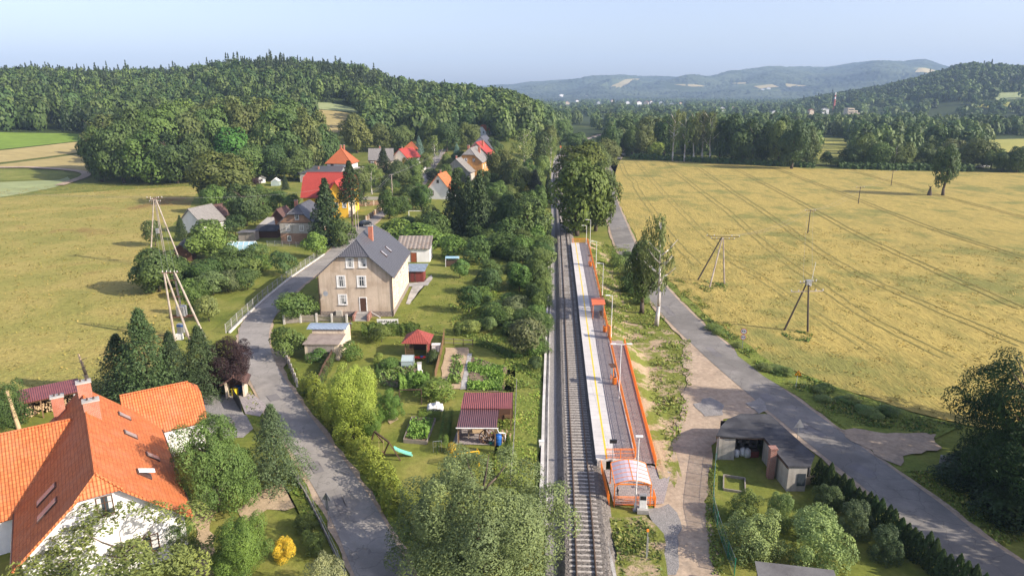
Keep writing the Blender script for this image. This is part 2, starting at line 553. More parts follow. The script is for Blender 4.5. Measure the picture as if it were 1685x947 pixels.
def cloud_birch(rg, n, z0=0.2):
    ns = 70; Ps, Ns, Vs = [], [], []
    per = n // ns
    for i in range(ns):
        t = rg.random(); z = z0 + (1 - z0) * (0.25 + 0.75 * t); r = 0.5 * math.sin(math.pi * min(1, max(0.08, 1.02 - (z - z0) / (1 - z0) * .9))) ** .7
        a = rg.random() * 6.283; q0 = np.array([np.cos(a), np.sin(a), 0]) * r * rg.uniform(0.35, 1.0) + np.array([0, 0, z])
        ln = rg.uniform(0.08, 0.2)
        s = rg.random(per)
        q = q0 + np.stack([rg.normal(0, 0.035, per), rg.normal(0, 0.035, per), -ln * s + rg.normal(0, 0.01, per)], 1)
        Ps.append(q); o = q - np.array([0, 0, z - .1]); Ns.append(o / (np.linalg.norm(o, axis=1)[:, None] + 1e-6) + np.array([0, 0, 0.25]))
        Vs.append(np.clip(0.5 * rg.random() + 0.5 * rg.random(per), 0, 1))
    return np.concatenate(Ps), np.concatenate(Ns), np.concatenate(Vs)


def trunk_mesh(name, rg, z_top=0.75, r=0.022, limbs=7, mat='bark', spread=0.3, lean=0.03):
    """unit height trunk with limbs reaching into the crown"""
    b = MB(); x = y = 0.0; pts = []
    for i in range(6):
        pts.append((x, y, z_top * i / 5)); x += rg.normal(0, lean * 0.4); y += rg.normal(0, lean * 0.4)
    for i in range(5):
        b.tube(pts[i], pts[i + 1], r * (1.25 - i * 0.2) if i else r * 1.55, r * (1.25 - (i + 1) * 0.2), 7)
    for i in range(limbs):
        t = rg.uniform(0.35, 0.95); k = min(4, int(t * 5)); p = np.array(pts[k]) + (np.array(pts[k + 1]) - np.array(pts[k])) * (t * 5 - k)
        a = 6.283 * (i / limbs) + rg.normal(0, .3); L = spread * rg.uniform(0.6, 1.1)
        m = p + np.array([math.cos(a) * L * .5, math.sin(a) * L * .5, L * .35]); e = p + np.array([math.cos(a) * L, math.sin(a) * L, L * .85])
        b.tube(p, m, r * .5, r * .34, 5); b.tube(m, e, r * .34, r * .08, 5)
    me = bpy.data.meshes.new(name); me.from_pydata(b.v, [], b.f); me.update(); me.materials.append(M[mat])
    me.polygons.foreach_set('use_smooth', [True] * len(me.polygons)); return me


PROTO = {}


def make_protos():
    def crown(key, variants, fn, size, tilt=0.7, asp=0.6):
        L = []
        for i in range(variants):
            rg = np.random.default_rng(abs(hash(key)) % 1000 if False else sum(map(ord, key)) * 7 + i)
            Pp, N, v = fn(rg); V, Q = quads(Pp, N, size, rg, tilt, asp)
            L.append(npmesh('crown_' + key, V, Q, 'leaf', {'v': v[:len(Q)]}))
        PROTO[key] = L
    crown('broad', 5, lambda g: cloud_round(g, 6500, 34, 0.10, (0.12, 0.23)), 0.027, .38)
    crown('tall', 3, lambda g: cloud_round(g, 4200, 30, 0.06, (0.13, 0.25)), 0.032, .38)
    crown('small', 4, lambda g: cloud_round(g, 2600, 18, 0.18, (0.15, 0.28)), 0.034, .42)
    crown('bush', 4, lambda g: cloud_round(g, 2200, 16, -0.12, (0.17, 0.30)), 0.037, .42)
    crown('near', 2, lambda g: cloud_round(g, 36000, 70, 0.06, (0.07, 0.18)), 0.0105, 0.45, 0.55)
    crown('willow', 1, lambda g: cloud_round(g, 64000, 110, -0.02, (0.055, 0.15)), 0.0088, 0.45, 0.42)
    crown('nearbush', 3, lambda g: cloud_round(g, 12000, 50, -0.1, (0.06, 0.2)), 0.0165, 0.55, 0.55)
    crown('airy', 1, lambda g: cloud_round(g, 11000, 46, 0.0, (0.05, 0.13)), 0.0135, 0.6, 0.5)
    crown('spruce', 3, lambda g: cloud_spruce(g, 9000, .04, 28, 12), 0.027, 0.5, 0.45)
    crown('nearspruce', 2, lambda g: cloud_spruce(g, 16000, 0.02, 30, 13), 0.015, 0.55, 0.40)
    crown('thuja', 3, lambda g: cloud_thuja(g, 1500), 0.055, 0.45, 0.45)
    crown('birch', 3, lambda g: cloud_birch(g, 2300), 0.022, 0.6, 0.55)
    rg = np.random.default_rng(3)
    PROTO['t_broad'] = [trunk_mesh('trunk_mesh', rg) for _ in range(3)]
    PROTO['t_birch'] = [trunk_mesh('birch_trunk_mesh', rg, 0.97, 0.015, 11, 'birch_bark', 0.20, 0.035) for _ in range(2)]
    PROTO['t_spruce'] = [trunk_mesh('spruce_trunk_mesh', rg, 0.93, 0.014, 0, 'bark', 0.1, 0.004)]
    PROTO['t_pine'] = [trunk_mesh('pine_trunk_mesh', rg, 0.85, 0.018, 6, 'pine_bark', 0.2, 0.03)]


make_protos()

# foliage base colours (linear)
DK = (0.048, 0.076, 0.021); MD = (0.072, 0.106, 0.027); OL = (0.085, 0.106, 0.029); LM = (0.185, 0.235, 0.04); YG = (0.13, 0.17, 0.03)
GG = (0.125, 0.15, 0.062); SP = (0.030, 0.048, 0.018); BS = (0.10, 0.15, 0.12); PU = (0.034, 0.017, 0.016); BR = (0.095, 0.12, 0.035)
BG = (0.045, 0.115, 0.02)


def jit(c, a=0.16):
    k = 1 + RNG.uniform(-a, a); return tuple(max(0.004, q * k * (1 + RNG.uniform(-a * .5, a * .5))) for q in c)


def plant_at(kind, x, y, z, h, w, label, col, name=None, cat=None, group=None, trunk=None, crown_low=None, d=None, rz=None):
    """a tree (Empty > trunk, crown) or a trunkless shrub (one mesh); shared meshes"""
    rz = RNG.uniform(0, 6.28) if rz is None else rz
    pr = PROTO[kind]; me = pr[int(RNG.integers(len(pr)))]
    col = jit(tuple(1.5 * q for q in col))
    if kind in ('bush', 'nearbush', 'thuja'):
        o = link(name or 'shrub', me, None, (x, y, z), rz); o.scale = (w, (d or w), h)
        tag(o, label, cat or 'shrub', group); o.color = (*col, 1); return o
    tk = trunk or {'spruce': 't_spruce', 'nearspruce': 't_spruce', 'birch': 't_birch'}.get(kind, 't_broad')
    r = empty(name or {'spruce': 'spruce_tree', 'nearspruce': 'spruce_tree', 'birch': 'birch_tree'}.get(kind, 'broadleaf_tree'), label, cat or 'tree', (x, y, z), rz, group)
    t = link('trunk', PROTO[tk][int(RNG.integers(len(PROTO[tk])))], r); ts = h * (0.95 if kind != 'small' else 0.8); t.scale = (max(ts, w * .6), max(ts, w * .6), ts)
    c = link('crown', me, r); lo = crown_low or 0.0
    c.location = (0, 0, lo * h); c.scale = (w * RNG.uniform(.9, 1.12), w * RNG.uniform(.88, 1.12), h * (1 - lo)); c.rotation_euler = (RNG.normal(0, .05), RNG.normal(0, .05), RNG.uniform(0, 6.28)) if 'spruce' not in kind else (0, 0, 0); c.color = (*col, 1)
    return r


def tree(kind, px, pb, pt, wp, label, col, **kw):
    """base picture point (px, pb), top row pt, width wp in photograph pixels"""
    x, y = at(px, pb); z = h1(x, y); h = zat(y, pt) - z; w = wp / scl(x, y, z + h / 2)
    return plant_at(kind, x, y, z, h, w, label, col, **kw)


ORD = ['first', 'second', 'third', 'fourth', 'fifth', 'sixth', 'seventh', 'eighth', 'ninth', 'tenth', 'eleventh', 'twelfth', 'thirteenth', 'fourteenth', 'fifteenth',
       'sixteenth', 'seventeenth', 'eighteenth', 'nineteenth', 'twentieth', 'twenty-first', 'twenty-second', 'twenty-third', 'twenty-fourth', 'twenty-fifth', 'twenty-sixth',
       'twenty-seventh', 'twenty-eighth', 'twenty-ninth', 'thirtieth', 'thirty-first', 'thirty-second', 'thirty-third', 'thirty-fourth', 'thirty-fifth', 'thirty-sixth',
       'thirty-seventh', 'thirty-eighth', 'thirty-ninth', 'fortieth', 'forty-first', 'forty-second', 'forty-third', 'forty-fourth', 'forty-fifth']


def merged(name, clouds, mat='leaf_mass'):
    """one mesh from (verts, quads, v, tint) pieces"""
    V, Q, A, T, k = [], [], [], [], 0
    for v, q, a, t in clouds:
        V.append(v); Q.append(q + k); A.append(a); T.append(t); k += len(v)
    return npmesh(name, np.concatenate(V), np.concatenate(Q), mat, {'v': np.concatenate(A), 'tint': np.concatenate(T)})


def hedge(name, label, line, width, height, n, size, col, cat='hedge', group=None, ragged=0.25, z=0.0):
    """clipped or ragged hedge along a polyline; one leafy body with twiggy stems inside"""
    rg = np.random.default_rng(len(label) + n); L = [math.dist(a, b) for a, b in zip(line, line[1:])]; tot = sum(L)
    s = rg.random(n) * tot; X = np.zeros(n); Y = np.zeros(n); NX = np.zeros(n); NY = np.zeros(n); acc = 0
    for (a, b), l in zip(zip(line, line[1:]), L):
        m = (s >= acc) & (s <= acc + l); t = (s[m] - acc) / l
        X[m] = a[0] + (b[0] - a[0]) * t; Y[m] = a[1] + (b[1] - a[1]) * t; NX[m] = -(b[1] - a[1]) / l; NY[m] = (b[0] - a[0]) / l; acc += l
    th = rg.random(n) * math.pi * 1.0; sup = 0.55
    cx, cz = np.sign(np.cos(th)) * np.abs(np.cos(th)) ** sup, np.sin(th) ** sup
    # also fill the flanks to the ground
    low = rg.random(n) < 0.35; cx = np.where(low, np.sign(cx), cx); hz = np.where(low, rg.random(n) * .6, 0.45 + 0.55 * cz)
    wob = 1 + ragged * (np.sin(s * 1.7) * .5 + np.sin(s * 3.9 + 1) * .35 + np.sin(s * 8.3 + 2) * .25)
    k = (1 - 0.22 * rg.random(n) ** 2)
    off = cx * width / 2 * wob * k; zz = z + hz * height * (1 + ragged * 0.8 * (np.sin(s * 2.3 + 3) * .4 + np.sin(s * 5.1) * .35 + np.sin(s * 11) * .2)) * k
    Pp = np.stack([X + NX * off, Y + NY * off, zz], 1)
    N = np.stack([NX * cx, NY * cx, 0.3 + 0.8 * cz * ~low], 1)
    V, Q = quads(Pp, N, size, rg, 0.4, 0.6)
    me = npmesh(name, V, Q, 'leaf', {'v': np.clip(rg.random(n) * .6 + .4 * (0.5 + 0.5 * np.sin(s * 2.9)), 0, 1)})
    o = link(name, me); o.color = (*(1.6 * q for q in col), 1); return tag(o, label, cat, group)


def tufts(name, poly, n, size, cols, seed=1, z=0.0, up=2.2, bank=None, hgt=1.0, excl=()):
    """grass and weeds over a patch of ground: one countless mass"""
    rg = np.random.default_rng(seed); xs = [p[0] for p in poly]; ys = [p[1] for p in poly]
    x = rg.uniform(min(xs), max(xs), n * 4); y = rg.uniform(min(ys), max(ys), n * 4); m = in_poly(x, y, poly)
    for e in excl: m &= ~in_poly(x, y, e)
    m &= np.sin(x * .61 + 2 * np.sin(y * .43)) * np.sin(y * .52 + 1.7 * np.sin(x * .31)) + rg.normal(0, .35, len(x)) > -.25
    x, y = x[m][:n], y[m][:n]; n = len(x)
    cl = np.sin(x * .9 + 1.3 * np.sin(y * .37)) * np.sin(y * .8 + np.sin(x * .5)) * .5 + .5
    zz = H(x, y) + z + (bank(x, y) if bank else 0)
    s = size * rg.uniform(0.5, 1.4, n) * (0.6 + 0.8 * cl)
    Pp = np.stack([x, y, zz + s * 0.45 * hgt], 1)
    a = rg.random(n) * 6.283; N = np.stack([np.cos(a), np.sin(a), rg.uniform(.3, up, n)], 1)
    T = np.stack([-np.sin(a), np.cos(a), 0 * a], 1); N /= np.linalg.norm(N, axis=1)[:, None]; B = np.cross(N, T); B *= np.where(B[:, 2:] < 0, -1, 1) * hgt
    V = np.empty((n, 4, 3)); V[:, 0] = Pp - B * (s * .5)[:, None]; V[:, 1] = Pp + T * (s * .38)[:, None]; V[:, 2] = Pp + B * (s * .6)[:, None]; V[:, 3] = Pp - T * (s * .38)[:, None]
    cols = np.array(cols); ci = rg.integers(len(cols), size=n); tint = 1.35 * cols[ci] * rg.uniform(.8, 1.2, n)[:, None]
    me = npmesh(name, V.reshape(-1, 3), np.arange(4 * n).reshape(n, 4), 'leaf_mass', {'v': np.clip(.3 * rg.random(n) + .6 * cl, 0, 1), 'tint': tint})
    return tag(link(name, me), kind='stuff')
# ------------------------------------------------------------------ light, sky, camera
SUN_EL, SUN_AZ = R(28), math.atan2(-0.34, 0.94)     # direction towards the sun on the ground plane: right, a little behind the camera
sdir = Vector((math.cos(SUN_AZ) * math.cos(SUN_EL), math.sin(SUN_AZ) * math.cos(SUN_EL), math.sin(SUN_EL)))
w = bpy.data.worlds.new('World'); scene.world = w; w.use_nodes = True
nt = w.node_tree; bg = nt.nodes['Background']
sky = nt.nodes.new('ShaderNodeTexSky'); sky.sky_type = 'NISHITA'; sky.sun_disc = False
sky.sun_elevation = SUN_EL; sky.sun_rotation = math.atan2(sdir.x, sdir.y); sky.air_density = 1.0; sky.dust_density = 2.4; sky.ozone_density = 4.5; sky.altitude = 300
tint = nt.nodes.new('ShaderNodeMixRGB'); tint.blend_type = 'MULTIPLY'; tint.inputs[0].default_value = 1; tint.inputs[2].default_value = (1.10, 0.985, 1.0, 1); hs = nt.nodes.new('ShaderNodeHueSaturation'); hs.inputs['Saturation'].default_value = 0.74; hs.inputs['Value'].default_value = 1.04; nt.links.new(sky.outputs[0], hs.inputs['Color']); nt.links.new(hs.outputs[0], tint.inputs[1]); nt.links.new(tint.outputs[0], bg.inputs[0]); bg.inputs[1].default_value = SKY_STRENGTH = 0.138
ld = bpy.data.lights.new('sun', 'SUN'); ld.energy = 5.0; ld.angle = R(0.5); ld.color = (1.0, 0.90, 0.76)
lo = bpy.data.objects.new('sun', ld); COL.objects.link(lo); lo.rotation_euler = (-sdir).to_track_quat('-Z', 'Y').to_euler(); lo.location = (60, -40, 120)
cam = bpy.data.cameras.new('camera'); co = bpy.data.objects.new('camera', cam); COL.objects.link(co); scene.camera = co
cam.sensor_width = 36; cam.lens = 36 * F / 1685; cam.clip_start = 0.5; cam.clip_end = 30000
co.location = (0, 0, CZ); co.rotation_euler = (math.pi / 2 - TH, 0, 0)
vs = scene.view_settings; vs.view_transform = 'Standard'; vs.look = 'None'; vs.gamma = 1; vs.use_curve_mapping = False; vs.exposure = 0.79
scene.cycles.use_denoising = True
scene.cycles.max_bounces = 6; scene.cycles.diffuse_bounces = 3; scene.cycles.glossy_bounces = 2; scene.cycles.transmission_bounces = 4
scene.cycles.transparent_max_bounces = 6; scene.cycles.volume_bounces = 0; scene.cycles.caustics_reflective = False; scene.cycles.caustics_refractive = False

# ------------------------------------------------------------------ ground materials
def groundmat(name, stops, big, fine, streak=None, bump=0.5, rough=0.95, patch=None, bd=0.15, big2=0.02):
    t = NT(name); v = t.coord('World')
    vv = t.mapping(v, *streak) if streak else v
    f = t.math('ADD', t.math('MULTIPLY', t.noise(vv, big, 6, 0.62, 0.4), 0.7), t.math('MULTIPLY', t.noise(v, big2, 4, 0.6), 0.3))
    c = t.ramp(f, stops)
    if patch: c = t.mix(t.ramp(t.noise(v, patch[0], 5, 0.65), [(patch[2], (0, 0, 0)), (patch[2] + 0.1, (1, 1, 1))]), c, patch[1])
    g = t.noise(vv if streak else v, fine, 5, 0.75)
    c = t.mix(0.75, c, t.ramp(g, [(0.25, (0.28,) * 3), (0.75, (0.70,) * 3)]), 'OVERLAY')
    M[name] = t.finish(c, rough, g, bump, bd, 0, 0.15)


groundmat('lawn', [(0.32, (0.115, 0.145, 0.028)), (0.5, (0.165, 0.185, 0.04)), (0.66, (0.23, 0.222, 0.062))], 0.16, 1.6, bump=0.5)
groundmat('meadow', [(0.30, (0.185, 0.195, 0.046)), (0.46, (0.28, 0.255, 0.068)), (0.58, (0.36, 0.29, 0.09)), (0.72, (0.205, 0.215, 0.052))], 0.07, 1.1, ((1, 1, 1), (0, 0, 0)), 0.9, patch=(0.035, (0.235, 0.15, 0.052), 0.56), bd=0.35)
groundmat('crop', [(0.30, (0.175, 0.175, 0.048)), (0.42, (0.30, 0.245, 0.07)), (0.54, (0.39, 0.30, 0.086)), (0.66, (0.235, 0.208, 0.056))], 0.16, 1.3, ((1.3, 0.35, 1), (0, 0, R(-12))), 0.6, patch=(0.035, (0.205, 0.198, 0.055), 0.52), bd=0.5)
groundmat('track_crop', [(0.35, (0.18, 0.165, 0.05)), (0.65, (0.31, 0.25, 0.075))], 0.4, 2.0)
groundmat('verge', [(0.3, (0.12, 0.165, 0.028)), (0.5, (0.17, 0.205, 0.038)), (0.7, (0.24, 0.23, 0.06))], 0.25, 1.6, bump=0.8, bd=0.3)
groundmat('dirt', [(0.3, (0.29, 0.225, 0.16)), (0.5, (0.39, 0.30, 0.215)), (0.7, (0.47, 0.37, 0.27))], 0.3, 2.0, patch=(0.2, (0.29, 0.235, 0.18), 0.57), bump=0.35, bd=0.06)
groundmat('sand', [(0.3, (0.36, 0.265, 0.165)), (0.55, (0.44, 0.335, 0.215)), (0.7, (0.30, 0.215, 0.13))], 0.5, 3.5, bump=0.6, bd=0.1)
groundmat('rut', [(0.3, (0.29, 0.225, 0.17)), (0.7, (0.42, 0.335, 0.26))], 0.5, 3.0, bump=0.3, bd=0.06)
groundmat('soil', [(0.3, (0.14, 0.10, 0.068)), (0.6, (0.22, 0.165, 0.11))], 0.8, 5, bump=0.8, bd=0.1)
groundmat('pale_field', [(0.3, (0.23, 0.27, 0.12)), (0.7, (0.33, 0.36, 0.18))], 0.03, 0.5, ((0.2, 1, 1), (0, 0, 0.2)))
groundmat('green_field', [(0.3, (0.12, 0.20, 0.03)), (0.7, (0.19, 0.27, 0.045))], 0.03, 0.5, ((0.2, 1, 1), (0, 0, 0.2)))
groundmat('tan_field', [(0.3, (0.31, 0.255, 0.10)), (0.7, (0.40, 0.32, 0.15))], 0.03, 0.5, ((0.2, 1, 1), (0, 0, 0.2)))
groundmat('yellow_field', [(0.3, (0.25, 0.26, 0.06)), (0.7, (0.38, 0.34, 0.09))], 0.02, 0.4)
groundmat('forest_floor', [(0.3, (0.03, 0.045, 0.012)), (0.7, (0.06, 0.08, 0.022))], 0.05, 0.6)
groundmat('gravel', [(0.3, (0.21, 0.20, 0.19)), (0.7, (0.34, 0.32, 0.30))], 3.0, 9.0, bump=1.0, bd=0.12)
groundmat('ballast', [(0.3, (0.11, 0.10, 0.09)), (0.5, (0.20, 0.18, 0.16)), (0.7, (0.31, 0.28, 0.25))], 4.5, 8.0, bump=1.0, bd=0.12)


def asphaltmat(name, c1, c2):
    t = NT(name); v = t.coord('World')
    f = t.noise(v, 0.35, 6, 0.7); c = t.ramp(f, [(0.35, c1), (0.65, c2)])
    c = t.mix(t.ramp(t.noise(v, 0.12, 3, 0.5), [(0.52, (0, 0, 0)), (0.56, (.45,) * 3)]), c, tuple(0.72 * q for q in c1))
    uv = t.coord('UV')
    g = t.noise(v, 22, 3, 0.8); c = t.mix(0.5, c, t.ramp(g, [(0.3, (0.36,) * 3), (0.7, (0.64,) * 3)]), 'OVERLAY')
    cr = t.n('ShaderNodeTexVoronoi', feature='DISTANCE_TO_EDGE'); cr.inputs['Scale'].default_value = 0.33
    dd = t.n('ShaderNodeVectorMath', operation='ADD'); nz = t.n('ShaderNodeTexNoise'); nz.inputs['Scale'].default_value = 1.2; t.l(v, nz.inputs[0])
    t.l(v, dd.inputs[0]); t.l(nz.outputs['Color'], dd.inputs[1]); t.l(dd.outputs[0], cr.inputs['Vector'])
    c = t.mix(t.math('MULTIPLY', t.math('LESS_THAN', cr.outputs['Distance'], 0.012), 0.35), c, tuple(0.4 * q for q in c1))
    M[name] = t.finish(c, 0.85, g, 0.25, 0.03, 0, 0.3)


asphaltmat('asphalt_light', (0.23, 0.212, 0.19), (0.315, 0.29, 0.26))
asphaltmat('asphalt_dark', (0.17, 0.158, 0.142), (0.24, 0.222, 0.20))

# ------------------------------------------------------------------ ground sheet to the horizon
na, nr = 420, 330
ang = np.linspace(R(-75), R(75), na); rad = np.concatenate([[1.0], np.geomspace(12, 14000, nr - 1)])
A_, R_ = np.meshgrid(ang, rad); GX = R_ * np.sin(A_); GY = R_ * np.cos(A_) - 6.0
GZ = H(GX, GY)
V_ = np.stack([GX, GY, GZ], -1).reshape(-1, 3)
ii, jj = np.meshgrid(np.arange(nr - 1), np.arange(na - 1), indexing='ij'); k0 = (ii * na + jj).ravel()
Q_ = np.stack([k0, k0 + na, k0 + na + 1, k0 + 1], 1)[:, ::-1]
t_ = NT('ground_far'); v_ = t_.coord('World')
gn = t_.noise(v_, 0.16, 6, 0.62, 0.4)
c_ = t_.ramp(gn, [(0.32, (0.11, 0.138, 0.024)), (0.5, (0.165, 0.182, 0.035)), (0.66, (0.235, 0.22, 0.058))])
ln_ = t_.n('ShaderNodeVectorMath', operation='LENGTH'); t_.l(v_, ln_.inputs[0])
far = t_.n('ShaderNodeMapRange'); far.inputs[1].default_value = 300; far.inputs[2].default_value = 520; t_.l(ln_.outputs['Value'], far.inputs[0])
fp = t_.ramp(t_.noise(v_, 0.0035, 4, 0.6), [(0.50, (0.035, 0.052, 0.014)), (0.60, (0.05, 0.075, 0.02)), (0.66, (0.16, 0.17, 0.06))])
c_ = t_.mix(far.outputs[0], c_, fp)
g_ = t_.noise(v_, 1.6, 5, 0.75); c_ = t_.mix(0.7, c_, t_.ramp(g_, [(0.25, (0.28,) * 3), (0.75, (0.70,) * 3)]), 'OVERLAY')
t_.finish(c_, 0.95, g_, 0.5, 0.15, 0, 0.15); M['ground_far'] = t_.m
gme = npmesh('ground', V_, Q_, 'ground_far', smooth=True)
gr = struct(link('ground', gme))
# ------------------------------------------------------------------ fields, roads, dirt (all real places on the ground)
sheet('meadow', 'meadow', P((150, 302), (330, 303), (310, 350), (250, 395), (222, 425), (232, 460), (285, 485), (296, 530), (262, 600), (190, 640), (100, 652)) + [(-52, 78), (-120, 60), (-190, 90), (-260, 180), (-250, 262), (-215, 270)], 0.02, 3, 0.5)
sheet('bright_green_field', 'green_field', P((-420, 212), (0, 218), (145, 221), (144, 231), (0, 246), (-420, 252)), 0.10, 0, 0, 12)
sheet('stubble_field', 'tan_field', P((-420, 254), (0, 248), (144, 232), (150, 249), (0, 268), (-420, 274)), 0.10, 0, 0, 12)
sheet('hay_field', 'tan_field', P((-420, 277), (0, 271), (148, 252), (165, 285), (110, 277), (0, 275), (-420, 279)), 0.10, 0, 0, 10)
sheet('rough_field', 'lawn', P((-420, 283), (0, 279), (105, 281), (118, 287), (100, 295), (0, 298), (-420, 302)), 0.08, 4, 1.0, 10)
sheet('pale_green_field', 'pale_field', P((-420, 304), (0, 300), (97, 296), (112, 291), (120, 300), (75, 312), (0, 325), (-300, 350)), 0.10, 3, .5, 10)
fl = smooth_line(P((-420, 282), (0, 276.5), (70, 277.5), (118, 281), (141, 286), (138, 292), (118, 299), (98, 306)), 5)
strip('field_path', 'dirt', offset_line(fl, -1.9), offset_line(fl, 1.9), 0.16, True)
sheet('hill_meadow', 'pale_field', P((520, 169), (545, 170), (592, 181), (590, 186), (555, 183), (522, 180)), 0.3, 0, 0, 14)
sheet('hill_pasture', 'tan_field', P((522, 181), (555, 184), (578, 188), (575, 212), (545, 222), (530, 205)), 0.3, 0, 0, 12)

crop_px = [(1004, 262), (1100, 265), (1330, 277), (1500, 282), (1685, 285), (2250, 300)]
crop_poly = P(*crop_px) + [(175, 150), (90, 58), (68, 66)] + P((1590, 700), (1500, 678), (1415, 650), (1275, 600), (1177, 530), (1118, 480), (1060, 415), (1030, 360), (1016, 325))
sheet('grain_field', 'crop', crop_poly, 0.05, 4, 0.5)
for i, (a, off) in enumerate([
    ([(1046, 265), (1080, 304.6), (1103, 330), (1135.6, 362.7), (1160, 387), (1190, 415), (1215, 436), (1240, 450), (1300, 490), (1360, 530), (1440, 580)], 0),
    ([(1021, 266), (1029, 286), (1044, 300), (1047, 309), (1061, 330), (1073, 346), (1090, 372), (1112, 400), (1150, 438)], 0),
    ([(1094, 268), (1140, 305), (1200, 350), (1240, 386), (1290, 428), (1345, 466), (1400, 505), (1460, 540), (1560, 590)], 0),
    ([(1140, 270), (1205, 315), (1262, 352), (1310, 386), (1355, 418), (1420, 455), (1520, 500), (1685, 570)], 0),
    ([(1200, 273), (1300, 325), (1400, 380), (1500, 428), (1685, 510)], 0),
    ([(1275, 277), (1400, 325), (1530, 375), (1685, 425)], 0),
    ([(1400, 280), (1530, 318), (1700, 362)], 0),
    ]):
    ln = smooth_line([at(*q) for q in a], 7)
    for d in (-1.0, 1.0):
        wv = [(p[0] + 0.12 * math.sin(k * 1.9 + i), p[1]) for k, p in enumerate(offset_line(ln, d))]
        strip('tractor_track', 'track_crop', offset_line(wv, -0.2), offset_line(wv, 0.2), 0.062 + 0.004 * i)

# village road
road_c = smooth_line([(-5.6, 38.0)] + P((632, 947), (583, 846), (532, 764), (480, 690), (443, 630), (424, 590), (418, 555), (425, 528), (447, 500), (475, 475), (505, 452), (535, 430), (565, 405), (600, 372), (635, 345), (665, 327), (690, 305)) + [(-39.0, 320), (-38, 380)], 7)
wr = lambda p: 2.05 + 0.35 * math.exp(-((p[1] - 108) / 9) ** 2)
strip('village_road', 'asphalt_light', [offset_line(road_c, -wr(p))[i] for i, p in enumerate(road_c)], [offset_line(road_c, wr(p))[i] for i, p in enumerate(road_c)], 0.045, True)
for s_ in (-1, 1):
    l0 = offset_line(road_c, s_ * 1.95); l1 = [(p[0] + s_ * random.uniform(.25, .7), p[1]) for p in offset_line(road_c, s_ * 2.1)]
    a_, b_ = (l1, l0) if s_ < 0 else (l0, l1)
    strip('road_shoulder', 'dirt', a_, b_, 0.035, True)

# main road on the right
rL = P((1578, 941), (1422, 805), (1341, 740.5), (1222.7, 640), (1142, 568), (1085.7, 512), (1022, 423.5), (1001.5, 376)); rR = P((1685, 925), (1561.5, 841), (1471, 770), (1373.5, 705), (1287.5, 640), (1233.5, 599), (1114, 491.5), (1038.4, 391), (1012, 332))
rc = smooth_line([(46, 26)] + [((38.6), 46.6), (36.9, 56.0), (34.6, 67.5), (32.2, 81), (30.3, 94), (28.4, 113), (27.7, 135), (28.4, 165), (30.7, 195), (34.6, 240), (40, 285), (47, 330), (56, 380), (66, 430), (78, 490), (92, 560)], 7)
strip('main_road', 'asphalt_dark', offset_line(rc, -2.6), offset_line(rc, 2.6), 0.05)
for s_ in (-1, 1):
    l0 = offset_line(rc, s_ * 2.5); l1 = [(p[0] + s_ * random.uniform(.3, .65), p[1]) for p in offset_line(rc, s_ * 2.7)]
    a_, b_ = (l1, l0) if s_ < 0 else (l0, l1)
    strip('road_edge', 'dirt', a_, b_, 0.04)
asphaltmat('road_patch', (0.165, 0.155, 0.15), (0.215, 0.20, 0.193))
for i_, (px, py, w_, l_, a_) in enumerate([(1175, 580, 1.1, 4, .13), (1262, 655, 1.4, 2.2, .2), (1330, 705, .9, 5, .45), (1420, 775, 1.6, 2.5, .5), (1100, 512, 1.0, 6, .06), (520, 770, 1.0, 2.4, .55), (450, 655, 1.3, 2.0, .6), (420, 575, 1.0, 3.0, .3), (560, 830, .8, 3.2, .45), (468, 480, 1.0, 4.0, -.05)]):
    x_, y_ = at(px, py); c_, s_ = math.cos(a_), math.sin(a_); sheet('road_patch', 'road_patch', [(x_ + u * w_ * c_ - v_ * l_ * s_, y_ + u * w_ * s_ + v_ * l_ * c_) for u, v_ in ((-.5, -.5), (.5, -.5), (.5, .5), (-.5, .5))], .054, .8, .06)
sheet('verge', 'verge', offset_line(rc, 3.0)[10:75] + offset_line(rc, 6.8)[10:75][::-1], 0.03, 3, 0.4)
sheet('verge', 'verge', P((1118, 482), (1180, 533), (1275, 600), (1415, 652), (1500, 680), (1580, 702), (1540, 722), (1400, 712), (1290, 640), (1232, 600), (1120, 495)), 0.056, 3, 0.4)
sheet('dirt_yard', 'dirt', P((1122, 560), (1150, 574), (1235, 652), (1252, 672), (1235, 690), (1190, 690), (1172, 760), (1166, 850), (1185, 947)) + [(17.5, 36), (12.2, 36)] + P((1062, 947), (1072, 858), (1085, 800), (1100, 745), (1122, 690), (1130, 620)), 0.036, 1.1, 0.55)
sheet('field_entrance', 'dirt', P((1372, 704), (1440, 712), (1540, 716), (1550, 738), (1500, 748), (1482, 768), (1455, 758), (1420, 735)), 0.064, 1.0, 0.5)
sheet('gravel_patch', 'gravel', P((1140, 665), (1168, 655), (1192, 668), (1190, 684), (1160, 686)), 0.05, 1, 0.4)
sheet('gravel_patch', 'gravel', P((1226, 664), (1250, 655), (1262, 676), (1248, 682)), 0.06, 1, 0.35)
sheet('gravel_patch', 'gravel', P((1066, 838), (1100, 830), (1120, 860), (1112, 947), (1078, 947)), 0.05, 1, 0.35)

